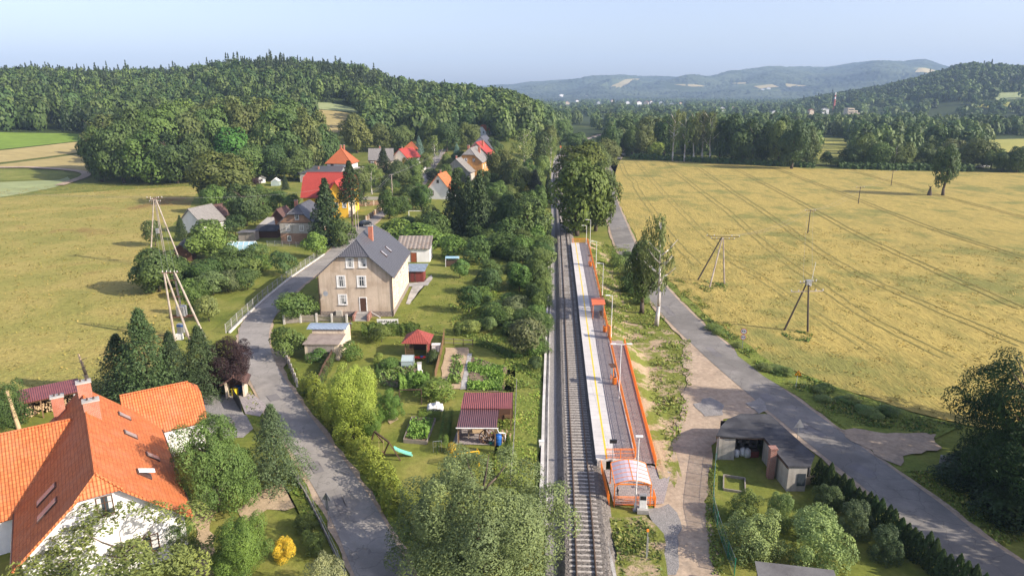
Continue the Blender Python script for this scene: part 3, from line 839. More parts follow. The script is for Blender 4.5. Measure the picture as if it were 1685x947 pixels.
# ------------------------------------------------------------------ railway
TY = [20, 44.6, 60, 75.8, 87.3, 105, 123.3, 153.6, 174.4, 220, 281, 330, 360.6, 404.5, 446, 483, 539, 600, 680]
TX = [4.1, 5.75, 6.75, 7.65, 8.35, 9.4, 10.55, 12.3, 13.5, 16.0, 19.0, 22.2, 24.6, 28.3, 33.3, 39.0, 50, 66, 92]
tl = smooth_line(list(zip(TX, TY)), 8)
acc = [0.0]
for a, b in zip(tl, tl[1:]): acc.append(acc[-1] + math.dist(a, b))
def on_track(s):
    k = min(len(acc) - 2, int(np.searchsorted(acc, s)) - 1 if s > 0 else 0); k = max(k, 0)
    t = (s - acc[k]) / (acc[k + 1] - acc[k]); a, b = tl[k], tl[k + 1]
    return a[0] + (b[0] - a[0]) * t, a[1] + (b[1] - a[1]) * t, math.atan2(-(b[0] - a[0]), b[1] - a[1])
def xt(y): return float(np.interp(y, [p[1] for p in tl], [p[0] for p in tl]))
def profile(name, mat, prof, line=tl):
    """cross-section (offset, height) drawn along the track"""
    v, f = [], []; n = len(prof); offs = [offset_line(line, o) for o, z in prof]
    for i in range(len(line)):
        for k in range(n): v.append((*offs[k][i], prof[k][1] + h1(*offs[k][i])))
    for i in range(len(line) - 1):
        for k in range(n - 1): f.append((i * n + k, i * n + k + 1, (i + 1) * n + k + 1, (i + 1) * n + k))
    me = bpy.data.meshes.new(name); me.from_pydata(v, [], f); me.update(); add_uv(me); me.materials.append(M[mat]); return link(name, me)
struct(profile('ballast_bed', 'ballast', [(-2.38, -0.05), (-1.62, 0.58), (-0.9, 0.60), (0.9, 0.60), (1.75, 0.56), (2.6, 0.05)]))
struct(profile('trackside_path', 'gravel', [(-3.25, 0.07), (-2.2, 0.075)]))
tl_near = [p for p in tl if p[1] < 182]
# loose ballast stones give the bed its roughness
rg = np.random.default_rng(5); n_ = 26000
s_ = 14 + (rg.random(n_) ** 1.5) * 150; q_ = np.array([on_track(s) for s in s_]); o_ = rg.uniform(-2.35, 2.3, n_)
zz_ = np.interp(o_, [-2.4, -1.62, -.9, .9, 1.75, 2.6], [-.04, .57, .6, .6, .56, .1])
ctr = np.stack([q_[:, 0] + o_ * np.cos(q_[:, 2]), q_[:, 1] + o_ * np.sin(q_[:, 2]), zz_ + 0.02], 1)
VV, QQ = quads(ctr, np.tile([0, 0, 1.0], (n_, 1)), 0.055, rg, 0.55, 0.8)
VV = VV.reshape(n_, 4, 3); VV[:, 0, 2] += 0.03; VV = VV.reshape(-1, 3)
tag(link('ballast_stones', npmesh('ballast_stones', VV, QQ, 'ballast')), kind='stuff')

nmat('concrete', (0.36, 0.34, 0.31), (0.46, 0.44, 0.40), 1.5, 0.85, 0.2, c3=(0.27, 0.255, 0.235), s3=0.5)
nmat('concrete_pale', (0.52, 0.49, 0.45), (0.62, 0.59, 0.54), 1.2, 0.85, 0.15, c3=(0.44, 0.42, 0.38), s3=0.4)
nmat('sleeper_concrete', (0.40, 0.37, 0.33), (0.52, 0.48, 0.43), 2.5, 0.85, 0.2, c3=(0.24, 0.21, 0.18), s3=0.8)
plain('rail_steel', (0.115, 0.075, 0.05), 0.6, 0.3)
plain('rail_top', (0.42, 0.40, 0.38), 0.3, 0.9)
track = empty('railway_track', 'single railway track on concrete sleepers passing the platform and curving right behind trees', 'railway track', (0, 0, 0))
sb = MB().prism([(-1.3, -.13), (1.3, -.13), (1.3, .13), (-1.3, .13)], -0.13, 0.0)
sb.v = [(x, y * (0.8 if z == 0 else 1), z if abs(x) > 0.5 or z < 0 else z) for x, y, z in sb.v]
proto_sleeper = sb.build('sleeper', 'sleeper_concrete', track)
rest = MB(); cnt = 0; s = 18.0
while s < acc[-1] - 2:
    x, y, a = on_track(s)
    if y > 36:
        if cnt < 100:
            o = proto_sleeper if cnt == 0 else proto_sleeper.copy()
            if cnt: COL.objects.link(o); o.parent = track
            o.location = (x, y, 0.635 + h1(x, y)); o.rotation_euler = (0, 0, a); cnt += 1
        elif y < 420:
            c, q = math.cos(a), math.sin(a); z = 0.635 + h1(x, y)
            pts = [(x + u * c - v * q, y + u * q + v * c) for u, v in ((-1.3, -.12), (1.3, -.12), (1.3, .12), (-1.3, .12))]
            rest.prism(pts, z - .1, z)
    s += 0.667
tag(rest.build('sleeper_run', 'sleeper_concrete', track), kind='stuff')
for sd in (-1, 1):
    l = [p for p in tl if p[1] > 30]; b = MB()
    prof = [(-.075, 0), (.075, 0), (.03, .03), (.03, .11), (.036, .12), (.036, .155), (-.036, .155), (-.036, .12), (-.03, .11), (-.03, .03)]
    offs = [offset_line(l, sd * 0.753 + o) for o, z in prof]; n = len(prof); v, f = [], []
    for i in range(len(l)):
        for k in range(n): v.append((*offs[k][i], 0.635 + prof[k][1] + h1(*offs[k][i])))
    for i in range(len(l) - 1):
        for k in range(n): f.append((i * n + k, i * n + (k + 1) % n, (i + 1) * n + (k + 1) % n, (i + 1) * n + k))
    b.v, b.f = v, f; rl = b.build('rail', 'rail_steel', track)
    rl.data.materials.append(M['rail_top'])
    for p in rl.data.polygons:
        if p.normal.z > .9 and p.center.z - h1(p.center.x, p.center.y) > 0.77: p.material_index = 1

# concrete gutter beside the track and the grassy bank behind it
g = MB(); lg = [p for p in tl_near if p[1] > 50]
dit = empty('drainage_channel', 'long pale concrete drainage channel along the left side of the railway track', 'drainage channel')
for k, (o0, o1, z0, z1, m) in enumerate([(-3.95, -3.62, -.05, 0.34, 'concrete_pale'), (-3.62, -3.28, -.05, 0.06, 'concrete'), (-3.28, -3.16, -.05, 0.24, 'concrete_pale')]):
    a, b = offset_line(lg, o0), offset_line(lg, o1); q = MB()
    for i in range(len(lg) - 1):
        q.prism([a[i], b[i], b[i + 1], a[i + 1]], z0, z1)
    q.build('channel_wall' if k != 1 else 'channel_bed', m, dit)

sheet('rail_bank', 'verge', [(xt(y) - 4.0, y) for y in range(54, 182, 4)] + [(xt(y) - 8.5, y) for y in range(178, 52, -4)], .03, 2, .5)
# ------------------------------------------------------------------ platform
PZ = 1.28
def pe(y): return xt(y) + 1.62          # platform edge
pys = list(np.linspace(61.3, 165, 40))
plat = empty('station_platform', 'long raised railway platform with pale concrete edge slabs, grey paving and yellow line', 'platform', (0, 0, 0))
uvmat('edge_slabs', (0.60, 0.57, 0.535), (0.54, 0.515, 0.485), (0.36, 0.34, 0.32), 2.0, 1.0, 0.02, 0.0, 0.8, 0.15)
uvmat('paving', (0.39, 0.34, 0.32), (0.30, 0.265, 0.255), (0.20, 0.18, 0.175), 0.42, 0.28, 0.03, 0.5, 0.85, 0.2)
plain('yellow_paint', (0.80, 0.56, 0.03), 0.6); plain('orange_steel', (0.93, 0.25, 0.03), 0.45); plain('orange_roof', (0.85, 0.17, 0.04), 0.35)
plain('grey_steel', (0.42, 0.43, 0.44), 0.4, 0.5); plain('white_paint', (0.78, 0.77, 0.74), 0.5); plain('black_paint', (0.02, 0.02, 0.022), 0.5); plain('sign_back', (0.40, 0.41, 0.43), 0.4, 0.6)
def along(name, mat, f0, f1, z0, z1, ys, parent):
    b = MB()
    for a, c in zip(ys, ys[1:]):
        b.prism([(f0(a), a), (f1(a), a), (f1(c), c), (f0(c), c)], z0, z1)
    bm = bmesh.new(); o = b.build(name, mat, parent); bm.from_mesh(o.data); bmesh.ops.remove_doubles(bm, verts=bm.verts, dist=.001)
    bmesh.ops.delete(bm, geom=[f for f in bm.faces if abs(f.normal.y) > .97 and 61.4 < f.calc_center_median().y < 164.9], context='FACES'); bm.to_mesh(o.data); bm.free(); return o
along('edge_slab', 'edge_slabs', lambda y: pe(y), lambda y: pe(y) + 1.95, PZ - .25, PZ, pys, plat)
along('retaining_wall', 'concrete', lambda y: pe(y) + .18, lambda y: pe(y) + .5, 0.1, PZ - .25, pys, plat)
along('paving', 'paving', lambda y: pe(y) + 1.95, lambda y: pe(y) + 3.85, 0.2, PZ - .004, pys, plat)
along('yellow_line', 'yellow_paint', lambda y: pe(y) + .98, lambda y: pe(y) + 1.16, PZ + .002, PZ + .006, pys, plat)
along('kerb', 'concrete_pale', lambda y: pe(y) + 3.85, lambda y: pe(y) + 4.0, 0.2, PZ + .05, pys, plat)
ew = MB(); ew.box(pe(61.3) + .1, pe(61.3) + 1.0, 61.12, 61.298, .1, PZ - .02).box(pe(61.3) + 1.55, pe(61.3) + 3.0, 61.12, 61.298, .1, PZ - .02); ew.build('end_wall', 'concrete_pale', plat)
# ramp
ry = list(np.linspace(62.0, 93.5, 14)); rz_ = lambda y: 0.35 + (PZ - 0.35) * (y - 62) / 31.5
ramp = empty('access_ramp', 'grey paved access ramp between two orange railings rising to the platform', 'ramp')
rin = lambda y: pe(y) + 4.02; rout = lambda y: pe(y) + 6.0
rb = MB()
for a, c in zip(ry, ry[1:]):
    k = len(rb.v); rb.v += [(rin(a), a, rz_(a)), (rout(a), a, rz_(a)), (rout(c), c, rz_(c)), (rin(c), c, rz_(c))]; rb.f.append((k, k + 1, k + 2, k + 3))
    rb.v += [(rout(a), a, 0), (rout(c), c, 0)]; rb.f.append((k + 1, k + 4, k + 5, k + 2))
rb.build('ramp_paving', 'paving', ramp)
rk = MB()
for a, c in zip(ry, ry[1:]): rk.bar((rout(a) + .08, a, rz_(a) + .0), (rout(c) + .08, c, rz_(c) + .0), .14, .16)
rk.build('kerb', 'concrete_pale', ramp)
landing = MB().prism([(rin(93.5), 93.5), (rout(93.5), 93.5), (rout(95.5), 95.5), (rin(95.5), 95.5)], .1, PZ - .006); landing.build('landing', 'paving', ramp)

def railing(name, label, pts, h=1.1, step=1.6, group=None):
    """orange steel railing: posts, two rails and close thin bars"""
    r = empty(name, label, 'railing', (0, 0, 0), 0, group)
    L = [0.0]
    for a, b in zip(pts, pts[1:]): L.append(L[-1] + math.dist(a, b))
    def q(s): return tuple(float(np.interp(s, L, [p[i] for p in pts])) for i in range(3))
    n = max(1, round(L[-1] / step)); top, bars, posts = MB(), MB(), []
    for a, b in zip(pts, pts[1:]):
        for hh, w_ in ((h, .055), (h - .12, .035), (.62, .03), (.12, .04)):
            top.bar((a[0], a[1], a[2] + hh), (b[0], b[1], b[2] + hh), w_)
    for i in range(n + 1):
        p = q(L[-1] * i / n); posts.append(p)
    s = 0.1
    bw = .04 if L[-1] > 8 else .018
    while s < L[-1]:
        p = q(s); bars.bar((p[0], p[1], p[2] + .12), (p[0], p[1], p[2] + h - .12), bw, bw); s += .11
    top.build('rail', 'orange_steel', r); bars.build('bars', 'orange_steel', r)
    for i in range(0, len(posts), max(1, len(posts) // 80)):
        p = posts[i]; MB().bar((p[0], p[1], p[2] - .15), (p[0], p[1], p[2] + h + .02), .06).build('post', 'orange_steel', r)
    return r
ysr = list(np.linspace(165, 94, 26))
railing('railing', 'long orange railing along the back edge of the platform paving', [(pe(y) + 4.1, y, PZ) for y in ysr])
railing('railing', 'orange railing between the platform and its access ramp', [(pe(y) + 4.0, y, PZ) for y in np.linspace(94, 61.5, 12)])
railing('railing', 'outer orange railing on the side of the ramp facing the dirt bank', [(rout(y) + .05, y, rz_(y)) for y in np.linspace(93.5, 61.3, 12)])
railing('railing', 'short orange railing crossing the far end of the platform under the big tree', [(pe(165) + .3, 165, PZ), (pe(165) + 4.0, 165, PZ)])
railing('railing', 'short orange railing closing the near end of the platform', [(pe(61.3) + 1.0, 61.35, PZ), (pe(61.3) + 3.9, 61.35, PZ)])

# bank from platform down to the road side
v, f = [], []
bys = list(np.linspace(58, 172, 58)); cols_ = 14; rg = np.random.default_rng(2)
def bank_in(y): return rout(y) + .15 if y < 95 else pe(y) + 4.05
def bank_out(y): return bank_in(y) + (4.5 if y > 95 else 3.2)
def bank_z(x, y):
    x = np.asarray(x, float); y = np.asarray(y, float)
    bi = np.interp(y, bys, [bank_in(q) for q in bys]); bo = np.interp(y, bys, [bank_out(q) for q in bys])
    top = np.where(y < 95, 0.25 + (PZ - .25) * np.clip((y - 62) / 32, 0, 1), PZ - .08)
    return np.where((x >= bi) & (x < bo) & (y > 58) & (y < 172), top * (1 - smooth((x - bi) / (bo - bi))), 0)
for y in bys:
    for k in range(cols_):
        x = bank_in(y) + (bank_out(y) - bank_in(y)) * k / (cols_ - 1)
        v.append((x, y, float(bank_z(x + (1e-4 if k == 0 else -1e-4), y)) + (rg.normal(0, .04) if 0 < k < cols_ - 1 else 0) + .02))
for i in range(len(bys) - 1):
    for k in range(cols_ - 1): f.append((i * cols_ + k, i * cols_ + k + 1, (i + 1) * cols_ + k + 1, (i + 1) * cols_ + k))
t_ = NT('bank_soil'); v_ = t_.coord('World'); nn = t_.noise(v_, 0.35, 6, 0.65)
cc = t_.mix(t_.ramp(nn, [(0.44, (0, 0, 0)), (0.52, (1, 1, 1))]), (0.40, 0.30, 0.195), (0.17, 0.19, 0.04))
gg = t_.noise(v_, 3.5, 5, 0.75); cc = t_.mix(0.7, cc, t_.ramp(gg, [(0.25, (0.3,) * 3), (0.75, (0.68,) * 3)]), 'OVERLAY'); t_.finish(cc, 0.95, gg, 0.8, 0.15, 0, .1); M['bank_soil'] = t_.m
me = bpy.data.meshes.new('embankment'); me.from_pydata(v, [], f); me.update(); me.materials.append(M['bank_soil']); me.polygons.foreach_set('use_smooth', [True] * len(me.polygons)); struct(link('embankment', me))
sheet('bank_foot', 'bank_soil', [(rout(62) + .4, 60)] + [(rout(y) + .4, y) for y in range(62, 95, 6)] + [(pe(y) + 5, y) for y in range(97, 110, 4)] + P((1110, 545), (1124, 575), (1130, 620), (1124, 680), (1105, 735), (1088, 775)), 0.006, 1.5, .3)

# apron in front of the platform, shelter frame
sheet('paved_apron', 'paving', [(9.3, 61.1), (14.1, 62.0), (15.9, 60.6), (15.2, 58.6), (14.0, 55.2), (9.4, 54.9)], 0.075, 0, 0)
sheet('grass_island', 'bank_soil', P((1000, 853), (1060, 850), (1092, 880), (1098, 947)) + [(11.9, 38), (8.2, 38)], 0.07, 1.2, .2)
MB().box(-.14, .14, 0, 17, 0, .42).build('edging_wall', 'concrete', None, (8.15, 38.0, 0), 0.02)
tag(bpy.data.objects['edging_wall'], 'low rough concrete edging wall between track ballast and the grass island', 'wall')
# ------------------------------------------------------------------ building materials
uvmat('tile_orange', (0.60, 0.185, 0.06), (0.45, 0.125, 0.04), (0.27, 0.07, 0.022), 0.25, 0.36, 0.02, 0.0, 0.7, 0.9, dirt=(0.47, 0.19, 0.095), wave=0.5, bd=0.05)
uvmat('tile_orange_old', (0.50, 0.14, 0.05), (0.40, 0.11, 0.04), (0.2, 0.06, 0.025), 0.25, 0.36, 0.03, 0.0, 0.7, 0.8, wave=0.5)
uvmat('tile_red', (0.42, 0.06, 0.042), (0.34, 0.048, 0.036), (0.22, 0.03, 0.02), 0.25, 0.36, 0.02, 0.0, 0.5, 0.7, wave=0.5)
uvmat('tile_brick', (0.33, 0.075, 0.055), (0.27, 0.06, 0.045), (0.14, 0.03, 0.025), 0.25, 0.36, 0.02, 0.0, 0.6, 0.7, wave=0.5)
uvmat('tile_dark', (0.105, 0.105, 0.115), (0.085, 0.085, 0.097), (0.04, 0.04, 0.045), 0.30, 0.38, 0.03, 0.0, 0.42, 0.9, wave=0.6, spec=0.5)
uvmat('tile_brown', (0.14, 0.075, 0.06), (0.11, 0.06, 0.05), (0.05, 0.03, 0.025), 0.25, 0.36, 0.03, 0.0, 0.6, 0.8, wave=0.5)
uvmat('slate_grey', (0.25, 0.235, 0.22), (0.20, 0.19, 0.18), (0.10, 0.095, 0.09), 0.4, 0.4, 0.03, 0.5, 0.8, 0.5)
corrugated('sheet_maroon', (0.24, 0.075, 0.07), (0.19, 0.055, 0.055), 0.22, 0.4)
corrugated('sheet_plum', (0.13, 0.060, 0.065), (0.10, 0.045, 0.05), 0.22, 0.4)
corrugated('sheet_blue', (0.30, 0.37, 0.46), (0.24, 0.31, 0.40), 0.20, 0.4)
corrugated('sheet_bluegrey', (0.27, 0.33, 0.40), (0.20, 0.25, 0.31), 0.25, 0.5, rust=(0.16, 0.16, 0.17))
corrugated('sheet_rusty', (0.24, 0.20, 0.165), (0.30, 0.26, 0.22), 0.9, 0.7, rust=(0.17, 0.10, 0.065))
nmat('tar', (0.035, 0.035, 0.04), (0.055, 0.055, 0.06), 0.8, 0.9, 0.3, c3=(0.075, 0.075, 0.08), s3=0.5)
nmat('tar_grey', (0.12, 0.115, 0.115), (0.17, 0.165, 0.16), 0.8, 0.85, 0.3, c3=(0.09, 0.085, 0.085), s3=0.4)
nmat('flat_brown', (0.22, 0.175, 0.15), (0.30, 0.25, 0.21), 0.9, 0.9, 0.3)
nmat('plaster_beige', (0.50, 0.405, 0.315), (0.57, 0.465, 0.365), 0.9, 0.92, 0.3, c3=(0.41, 0.32, 0.24), s3=0.45, streak=.5)
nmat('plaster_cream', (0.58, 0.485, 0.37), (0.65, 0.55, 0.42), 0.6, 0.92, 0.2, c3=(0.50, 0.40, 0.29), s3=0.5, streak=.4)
nmat('plaster_white', (0.76, 0.75, 0.73), (0.82, 0.81, 0.79), 0.6, 0.9, 0.1, c3=(0.70, 0.685, 0.66), s3=0.3, streak=.15)
nmat('plaster_brown', (0.27, 0.165, 0.11), (0.34, 0.215, 0.15), 0.9, 0.92, 0.2, c3=(0.23, 0.135, 0.09), s3=0.5)
nmat('plaster_grey', (0.34, 0.315, 0.28), (0.43, 0.40, 0.35), 0.9, 0.92, 0.2, c3=(0.34, 0.31, 0.27), s3=0.5, streak=.5)
nmat('plaster_yellow', (0.78, 0.46, 0.045), (0.74, 0.42, 0.04), 0.6, 0.9, 0.1)
nmat('plaster_ochre', (0.52, 0.27, 0.09), (0.46, 0.235, 0.08), 0.9, 0.9, 0.2, c3=(0.36, 0.19, 0.075), s3=0.6)
uvmat('brick_red', (0.47, 0.13, 0.06), (0.38, 0.10, 0.05), (0.42, 0.36, 0.30), 0.26, 0.085, 0.012, 0.5, 0.85, 0.3)
uvmat('brick_old', (0.34, 0.12, 0.08), (0.26, 0.10, 0.075), (0.36, 0.31, 0.27), 0.27, 0.10, 0.02, 0.5, 0.9, 0.6)
uvmat('stone_base', (0.25, 0.20, 0.17), (0.13, 0.105, 0.10), (0.33, 0.29, 0.25), 0.55, 0.34, 0.04, 0.4, 0.9, 0.6)
uvmat('boards_brown', (0.13, 0.065, 0.04), (0.10, 0.05, 0.032), (0.035, 0.02, 0.015), 4.0, 0.16, 0.012, 0.3, 0.8, 0.4)
uvmat('boards_red', (0.20, 0.045, 0.035), (0.16, 0.035, 0.03), (0.05, 0.015, 0.012), 0.16, 4.0, 0.015, 0.3, 0.75, 0.4)
uvmat('boards_grey', (0.33, 0.29, 0.25), (0.26, 0.225, 0.195), (0.10, 0.085, 0.075), 0.18, 4.0, 0.015, 0.3, 0.9, 0.4)
plain('wood', (0.20, 0.115, 0.06), 0.75); plain('wood_dark', (0.085, 0.05, 0.033), 0.8); plain('wood_grey', (0.27, 0.235, 0.20), 0.9); plain('wood_pale', (0.50, 0.36, 0.21), 0.8)
plain('frame_white', (0.78, 0.77, 0.75), 0.45); plain('frame_brown', (0.10, 0.05, 0.03), 0.5); plain('gutter', (0.10, 0.06, 0.05), 0.4, 0.3); plain('door_brown', (0.09, 0.045, 0.03), 0.5)
plain('door_red', (0.28, 0.075, 0.03), 0.6); plain('painted_inside_shade', (0.012, 0.012, 0.013), 0.9); plain('curtain', (0.55, 0.54, 0.52), 0.8)
plain('blue_plastic', (0.02, 0.12, 0.42), 0.35); plain('yellow_plastic', (0.72, 0.58, 0.03), 0.4); plain('green_plastic', (0.02, 0.22, 0.13), 0.4); plain('turquoise', (0.20, 0.56, 0.45), 0.35)
plain('red_cloth', (0.55, 0.03, 0.03), 0.7); plain('white_cloth', (0.74, 0.73, 0.72), 0.7)
gm = NT('glass'); pgl = gm.n('ShaderNodeBsdfPrincipled'); pgl.inputs['Base Color'].default_value = (0.045, 0.055, 0.065, 1); pgl.inputs['Roughness'].default_value = 0.06
pgl.inputs['Specular IOR Level'].default_value = 0.8; nb = gm.n('ShaderNodeBump'); nb.inputs['Strength'].default_value = 0.03; gm.l(gm.noise(gm.coord('Object'), 1.5), nb.inputs['Height']); gm.l(nb.outputs[0], pgl.inputs['Normal']); gm.l(pgl.outputs[0], gm.out.inputs[0]); M['glass'] = gm.m
plain('painted_sky_pane', (0.30, 0.29, 0.29), .12, 0, .8)  # opaque pale pane: the reflected sky is painted into the base colour
def clearmat(name, col, alpha, rough=0.3):
    t = NT(name); p = t.n('ShaderNodeBsdfPrincipled'); p.inputs['Base Color'].default_value = (*col, 1); p.inputs['Roughness'].default_value = rough; p.inputs['Alpha'].default_value = alpha
    t.l(p.outputs[0], t.out.inputs[0]); M[name] = t.m
clearmat('poly_roof', (0.66, 0.56, 0.61), 0.82, 0.25); clearmat('poly_clear', (0.55, 0.66, 0.68), 0.5, 0.2); clearmat('poly_blue', (0.42, 0.66, 0.78), 0.7, 0.25); clearmat('net', (0.05, 0.05, 0.05), 0.28, 0.8); clearmat('net_green', (0.02, 0.16, 0.09), 0.45, 0.7)
clearmat('wire_net', (0.30, 0.31, 0.30), 0.16, 0.6)


# ------------------------------------------------------------------ building helpers
def side_map(w, L, side):
    if side == 'f': return lambda u, c, z: (u, -c, z)
    if side == 'b': return lambda u, c, z: (-u, L + c, z)
    if side == 'r': return lambda u, c, z: (w / 2 + c, u, z)
    return lambda u, c, z: (-w / 2 - c, L - u, z)


def mbox(b, mp, u0, u1, c0, c1, z0, z1):
    k = len(b.v)
    b.v += [mp(u0, c0, z0), mp(u1, c0, z0), mp(u1, c1, z0), mp(u0, c1, z0), mp(u0, c0, z1), mp(u1, c0, z1), mp(u1, c1, z1), mp(u0, c1, z1)]
    for q in ((0, 1, 2, 3), (7, 6, 5, 4), (4, 5, 1, 0), (5, 6, 2, 1), (6, 7, 3, 2), (7, 4, 0, 3)): b.f.append(tuple(k + i for i in q))


def fixn(o):
    bm = bmesh.new(); bm.from_mesh(o.data); bmesh.ops.recalc_face_normals(bm, faces=bm.faces); bm.to_mesh(o.data); bm.free()
    o.data.uv_layers.clear() if hasattr(o.data.uv_layers, 'clear') else [o.data.uv_layers.remove(l) for l in list(o.data.uv_layers)]
    add_uv(o.data); return o


def window(parent, mp, u, z, w, h, frame='frame_white', mull=1, trim=0.12, curtain=False, sill=True):
    b = MB(); t = trim
    mbox(b, mp, u - w / 2 - t, u - w / 2, 0.004, .05, z - h / 2 - t, z + h / 2 + t); mbox(b, mp, u + w / 2, u + w / 2 + t, 0.004, .05, z - h / 2 - t, z + h / 2 + t)
    mbox(b, mp, u - w / 2, u + w / 2, 0.004, .05, z + h / 2, z + h / 2 + t); mbox(b, mp, u - w / 2, u + w / 2, 0.004, .05, z - h / 2 - t, z - h / 2)
    for k in range(mull):
        x = u - w / 2 + w * (k + 1) / (mull + 1); mbox(b, mp, x - .03, x + .03, .012, .04, z - h / 2, z + h / 2)
    if mull: mbox(b, mp, u - w / 2, u + w / 2, .012, .036, z + h * .16, z + h * .16 + .05)
    f = fixn(b.build('window', frame, parent))
    p = MB(); mbox(p, mp, u - w / 2, u + w / 2, 0.002, .014, z - h / 2, z + h / 2); fixn(p.build('pane', 'glass', f))
    if w >= 1 and mull:
        cu = MB(); k = .22 + .18 * RNG.random(); mbox(cu, mp, u - w / 2, u - w / 2 + w * k, .015, .018, z - h / 2, z + h / 2); fixn(cu.build('curtain', 'curtain', f)); cu = MB(); mbox(cu, mp, u + w / 2 - w * k, u + w / 2, .015, .018, z - h * .5 * RNG.uniform(.2, 1), z + h / 2); fixn(cu.build('curtain', 'curtain', f))
    if sill:
        s = MB(); mbox(s, mp, u - w / 2 - t - .05, u + w / 2 + t + .05, .002, .16, z - h / 2 - t - .07, z - h / 2 - t - .004); fixn(s.build('sill', 'concrete', f))
    return f


def door(parent, mp, u, z0, w, h, mat='door_brown', frame='frame_white'):
    b = MB(); t = .14
    mbox(b, mp, u - w / 2 - t, u - w / 2, .004, .06, z0, z0 + h + t); mbox(b, mp, u + w / 2, u + w / 2 + t, .004, .06, z0, z0 + h + t); mbox(b, mp, u - w / 2, u + w / 2, .004, .06, z0 + h, z0 + h + t)
    d = MB(); mbox(d, mp, u - w / 2, u + w / 2, .002, .03, z0, z0 + h)
    for k in range(3): mbox(d, mp, u - w * .36, u + w * .36, .03, .045, z0 + .15 + k * h * .32, z0 + .02 + (k + .88) * h * .32)
    o = fixn(d.build('door', mat, parent)); fixn(b.build('frame', frame, o))
    k = MB(); mbox(k, mp, u + w * .32, u + w * .42, .045, .09, z0 + 1.0, z0 + 1.05); fixn(k.build('handle', 'grey_steel', o)); return o


def chimney(parent, x, y, z0, z1, w=.6, d=.6, mat='brick_red', cap='concrete'):
    c = MB().box(x - w / 2, x + w / 2, y - d / 2, y + d / 2, z0, z1).build('chimney', mat, parent)
    MB().box(x - w / 2 - .07, x + w / 2 + .07, y - d / 2 - .07, y + d / 2 + .07, z1 + .002, z1 + .12).build('cap', cap, c)
    p = MB()
    for s in (-1, 1): p.tube((x + s * w * .2, y, z1 + .12), (x + s * w * .2, y, z1 + .34), .09, .08, 7)
    p.build('flue_pot', 'gutter', c); return c


def roof_gable(parent, w, L, he, hr, mat, ov=.45, hf=0, hb=0, th=.16, ovg=None, name='roof', y0=0.0, d=None):
    """pitched roof along y with optional half-hips at the ends"""
    ovg = ov if ovg is None else ovg
    sl = (hr - he) / (w / 2); E = w / 2 + ov; ze = he - ov * sl
    def end(h, y, sg):
        if h <= 0: return 0, (0, y + sg * -ovg, hr), None
        xh = min(E, (w / 2) * h + (ov if h >= .99 else 0)); dd = xh * .95 if d is None else d
        return xh, (0, y + sg * (dd - ovg), hr), hr - sl * xh
    xf, rf, zf = end(hf, y0, 1); xb, rbk, zb = end(hb, y0 + L, -1)
    yf, yb = y0 - ovg, y0 + L + ovg
    b = MB()
    for s in (1, -1):
        pts = [(s * E, yf, ze), (s * E, yb, ze)]
        if xb: pts += [(s * xb, yb, zb)] if xb < E - 1e-3 else []
        pts += [rbk, rf]
        if xf and xf < E - 1e-3: pts += [(s * xf, yf, zf)]
        b.slab(pts if s > 0 else pts[::-1], th)
    if xf: b.slab([(-xf, yf - .002, zf), (xf, yf - .002, zf), rf], th)
    if xb: b.slab([(xb, yb + .002, zb), (-xb, yb + .002, zb), rbk], th)
    o = b.build(name, mat, parent)
    rc_ = MB().tube(Vector(rf) + Vector((0, 0, .02)), Vector(rbk) + Vector((0, 0, .02)), .11, .11, 6)
    for s in (1, -1):
        if xf: rc_.tube(rf, (s * xf, yf, zf + .02), .10, .10, 6)
        if xb: rc_.tube(rbk, (s * xb, yb, zb + .02), .10, .10, 6)
    rc_.build('ridge_tiles', mat, o)
    for s in (1, -1): MB().tube((s * (E + .05), yf, ze - .06), (s * (E + .05), yb, ze - .06), .07, .07, 6).build('gutter', 'gutter', o)
    return o


def walls_gable(parent, w, L, he, hr, mat, hf=0, hb=0, z0=-.3, name='wall', drop=.18, y0=0.0):
    b = MB(); x = w / 2; sl = (hr - he) / x; he_ = he - drop * .4; hr_ = hr - drop
    def end(h):
        if h <= 0: return [(x, he_), (0, hr_), (-x, he_)]
        xh = x * h; zh = min(hr_ - sl * xh, hr_)
        return [(x, he_), (xh, zh - .03), (-xh, zh - .03), (-x, he_)] if h < .99 else [(x, he_), (-x, he_)]
    b.face([(-x, y0, z0), (x, y0, z0)] + [(p, y0, q) for p, q in end(hf)])
    b.face([(x, y0 + L, z0), (-x, y0 + L, z0)] + [(-p, y0 + L, q) for p, q in end(hb)])
    b.face([(x, y0, z0), (x, y0 + L, z0), (x, y0 + L, he_), (x, y0, he_)]); b.face([(-x, y0 + L, z0), (-x, y0, z0), (-x, y0, he_), (-x, y0 + L, he_)])
    return b.build(name, mat, parent)


def skylight(parent, mat4, x, y, z, w, h, nrm_slope, s=1):
    pass


def gable_house(name, label, loc, rz, w, L, he, hr, wall, roof, hf=0, hb=0, ov=.45, wins=(), doors=(), chims=(), base=None, cat='house', group=None, frame='frame_white', d=None):
    r = empty(name, label, cat, loc, rz, group)
    walls_gable(r, w, L, he, hr, wall, hf, hb); ro = roof_gable(r, w, L, he, hr, roof, ov, hf, hb, d=d)
    for q in wins: window(r, side_map(w, L, q[0]), *q[1:5], *(q[5:] or (frame,)))
    for q in doors: door(r, side_map(w, L, q[0]), *q[1:])
    for q in chims: chimney(ro, *q)
    if base:
        b = MB(); o = .04; b.box(-w / 2 - o, w / 2 + o, -o, L + o, -.4, base[0]); b.build('plinth', base[1], r)
    return r


def gp(px, py):
    x, y = at(px, py); return (x, y, h1(x, y))


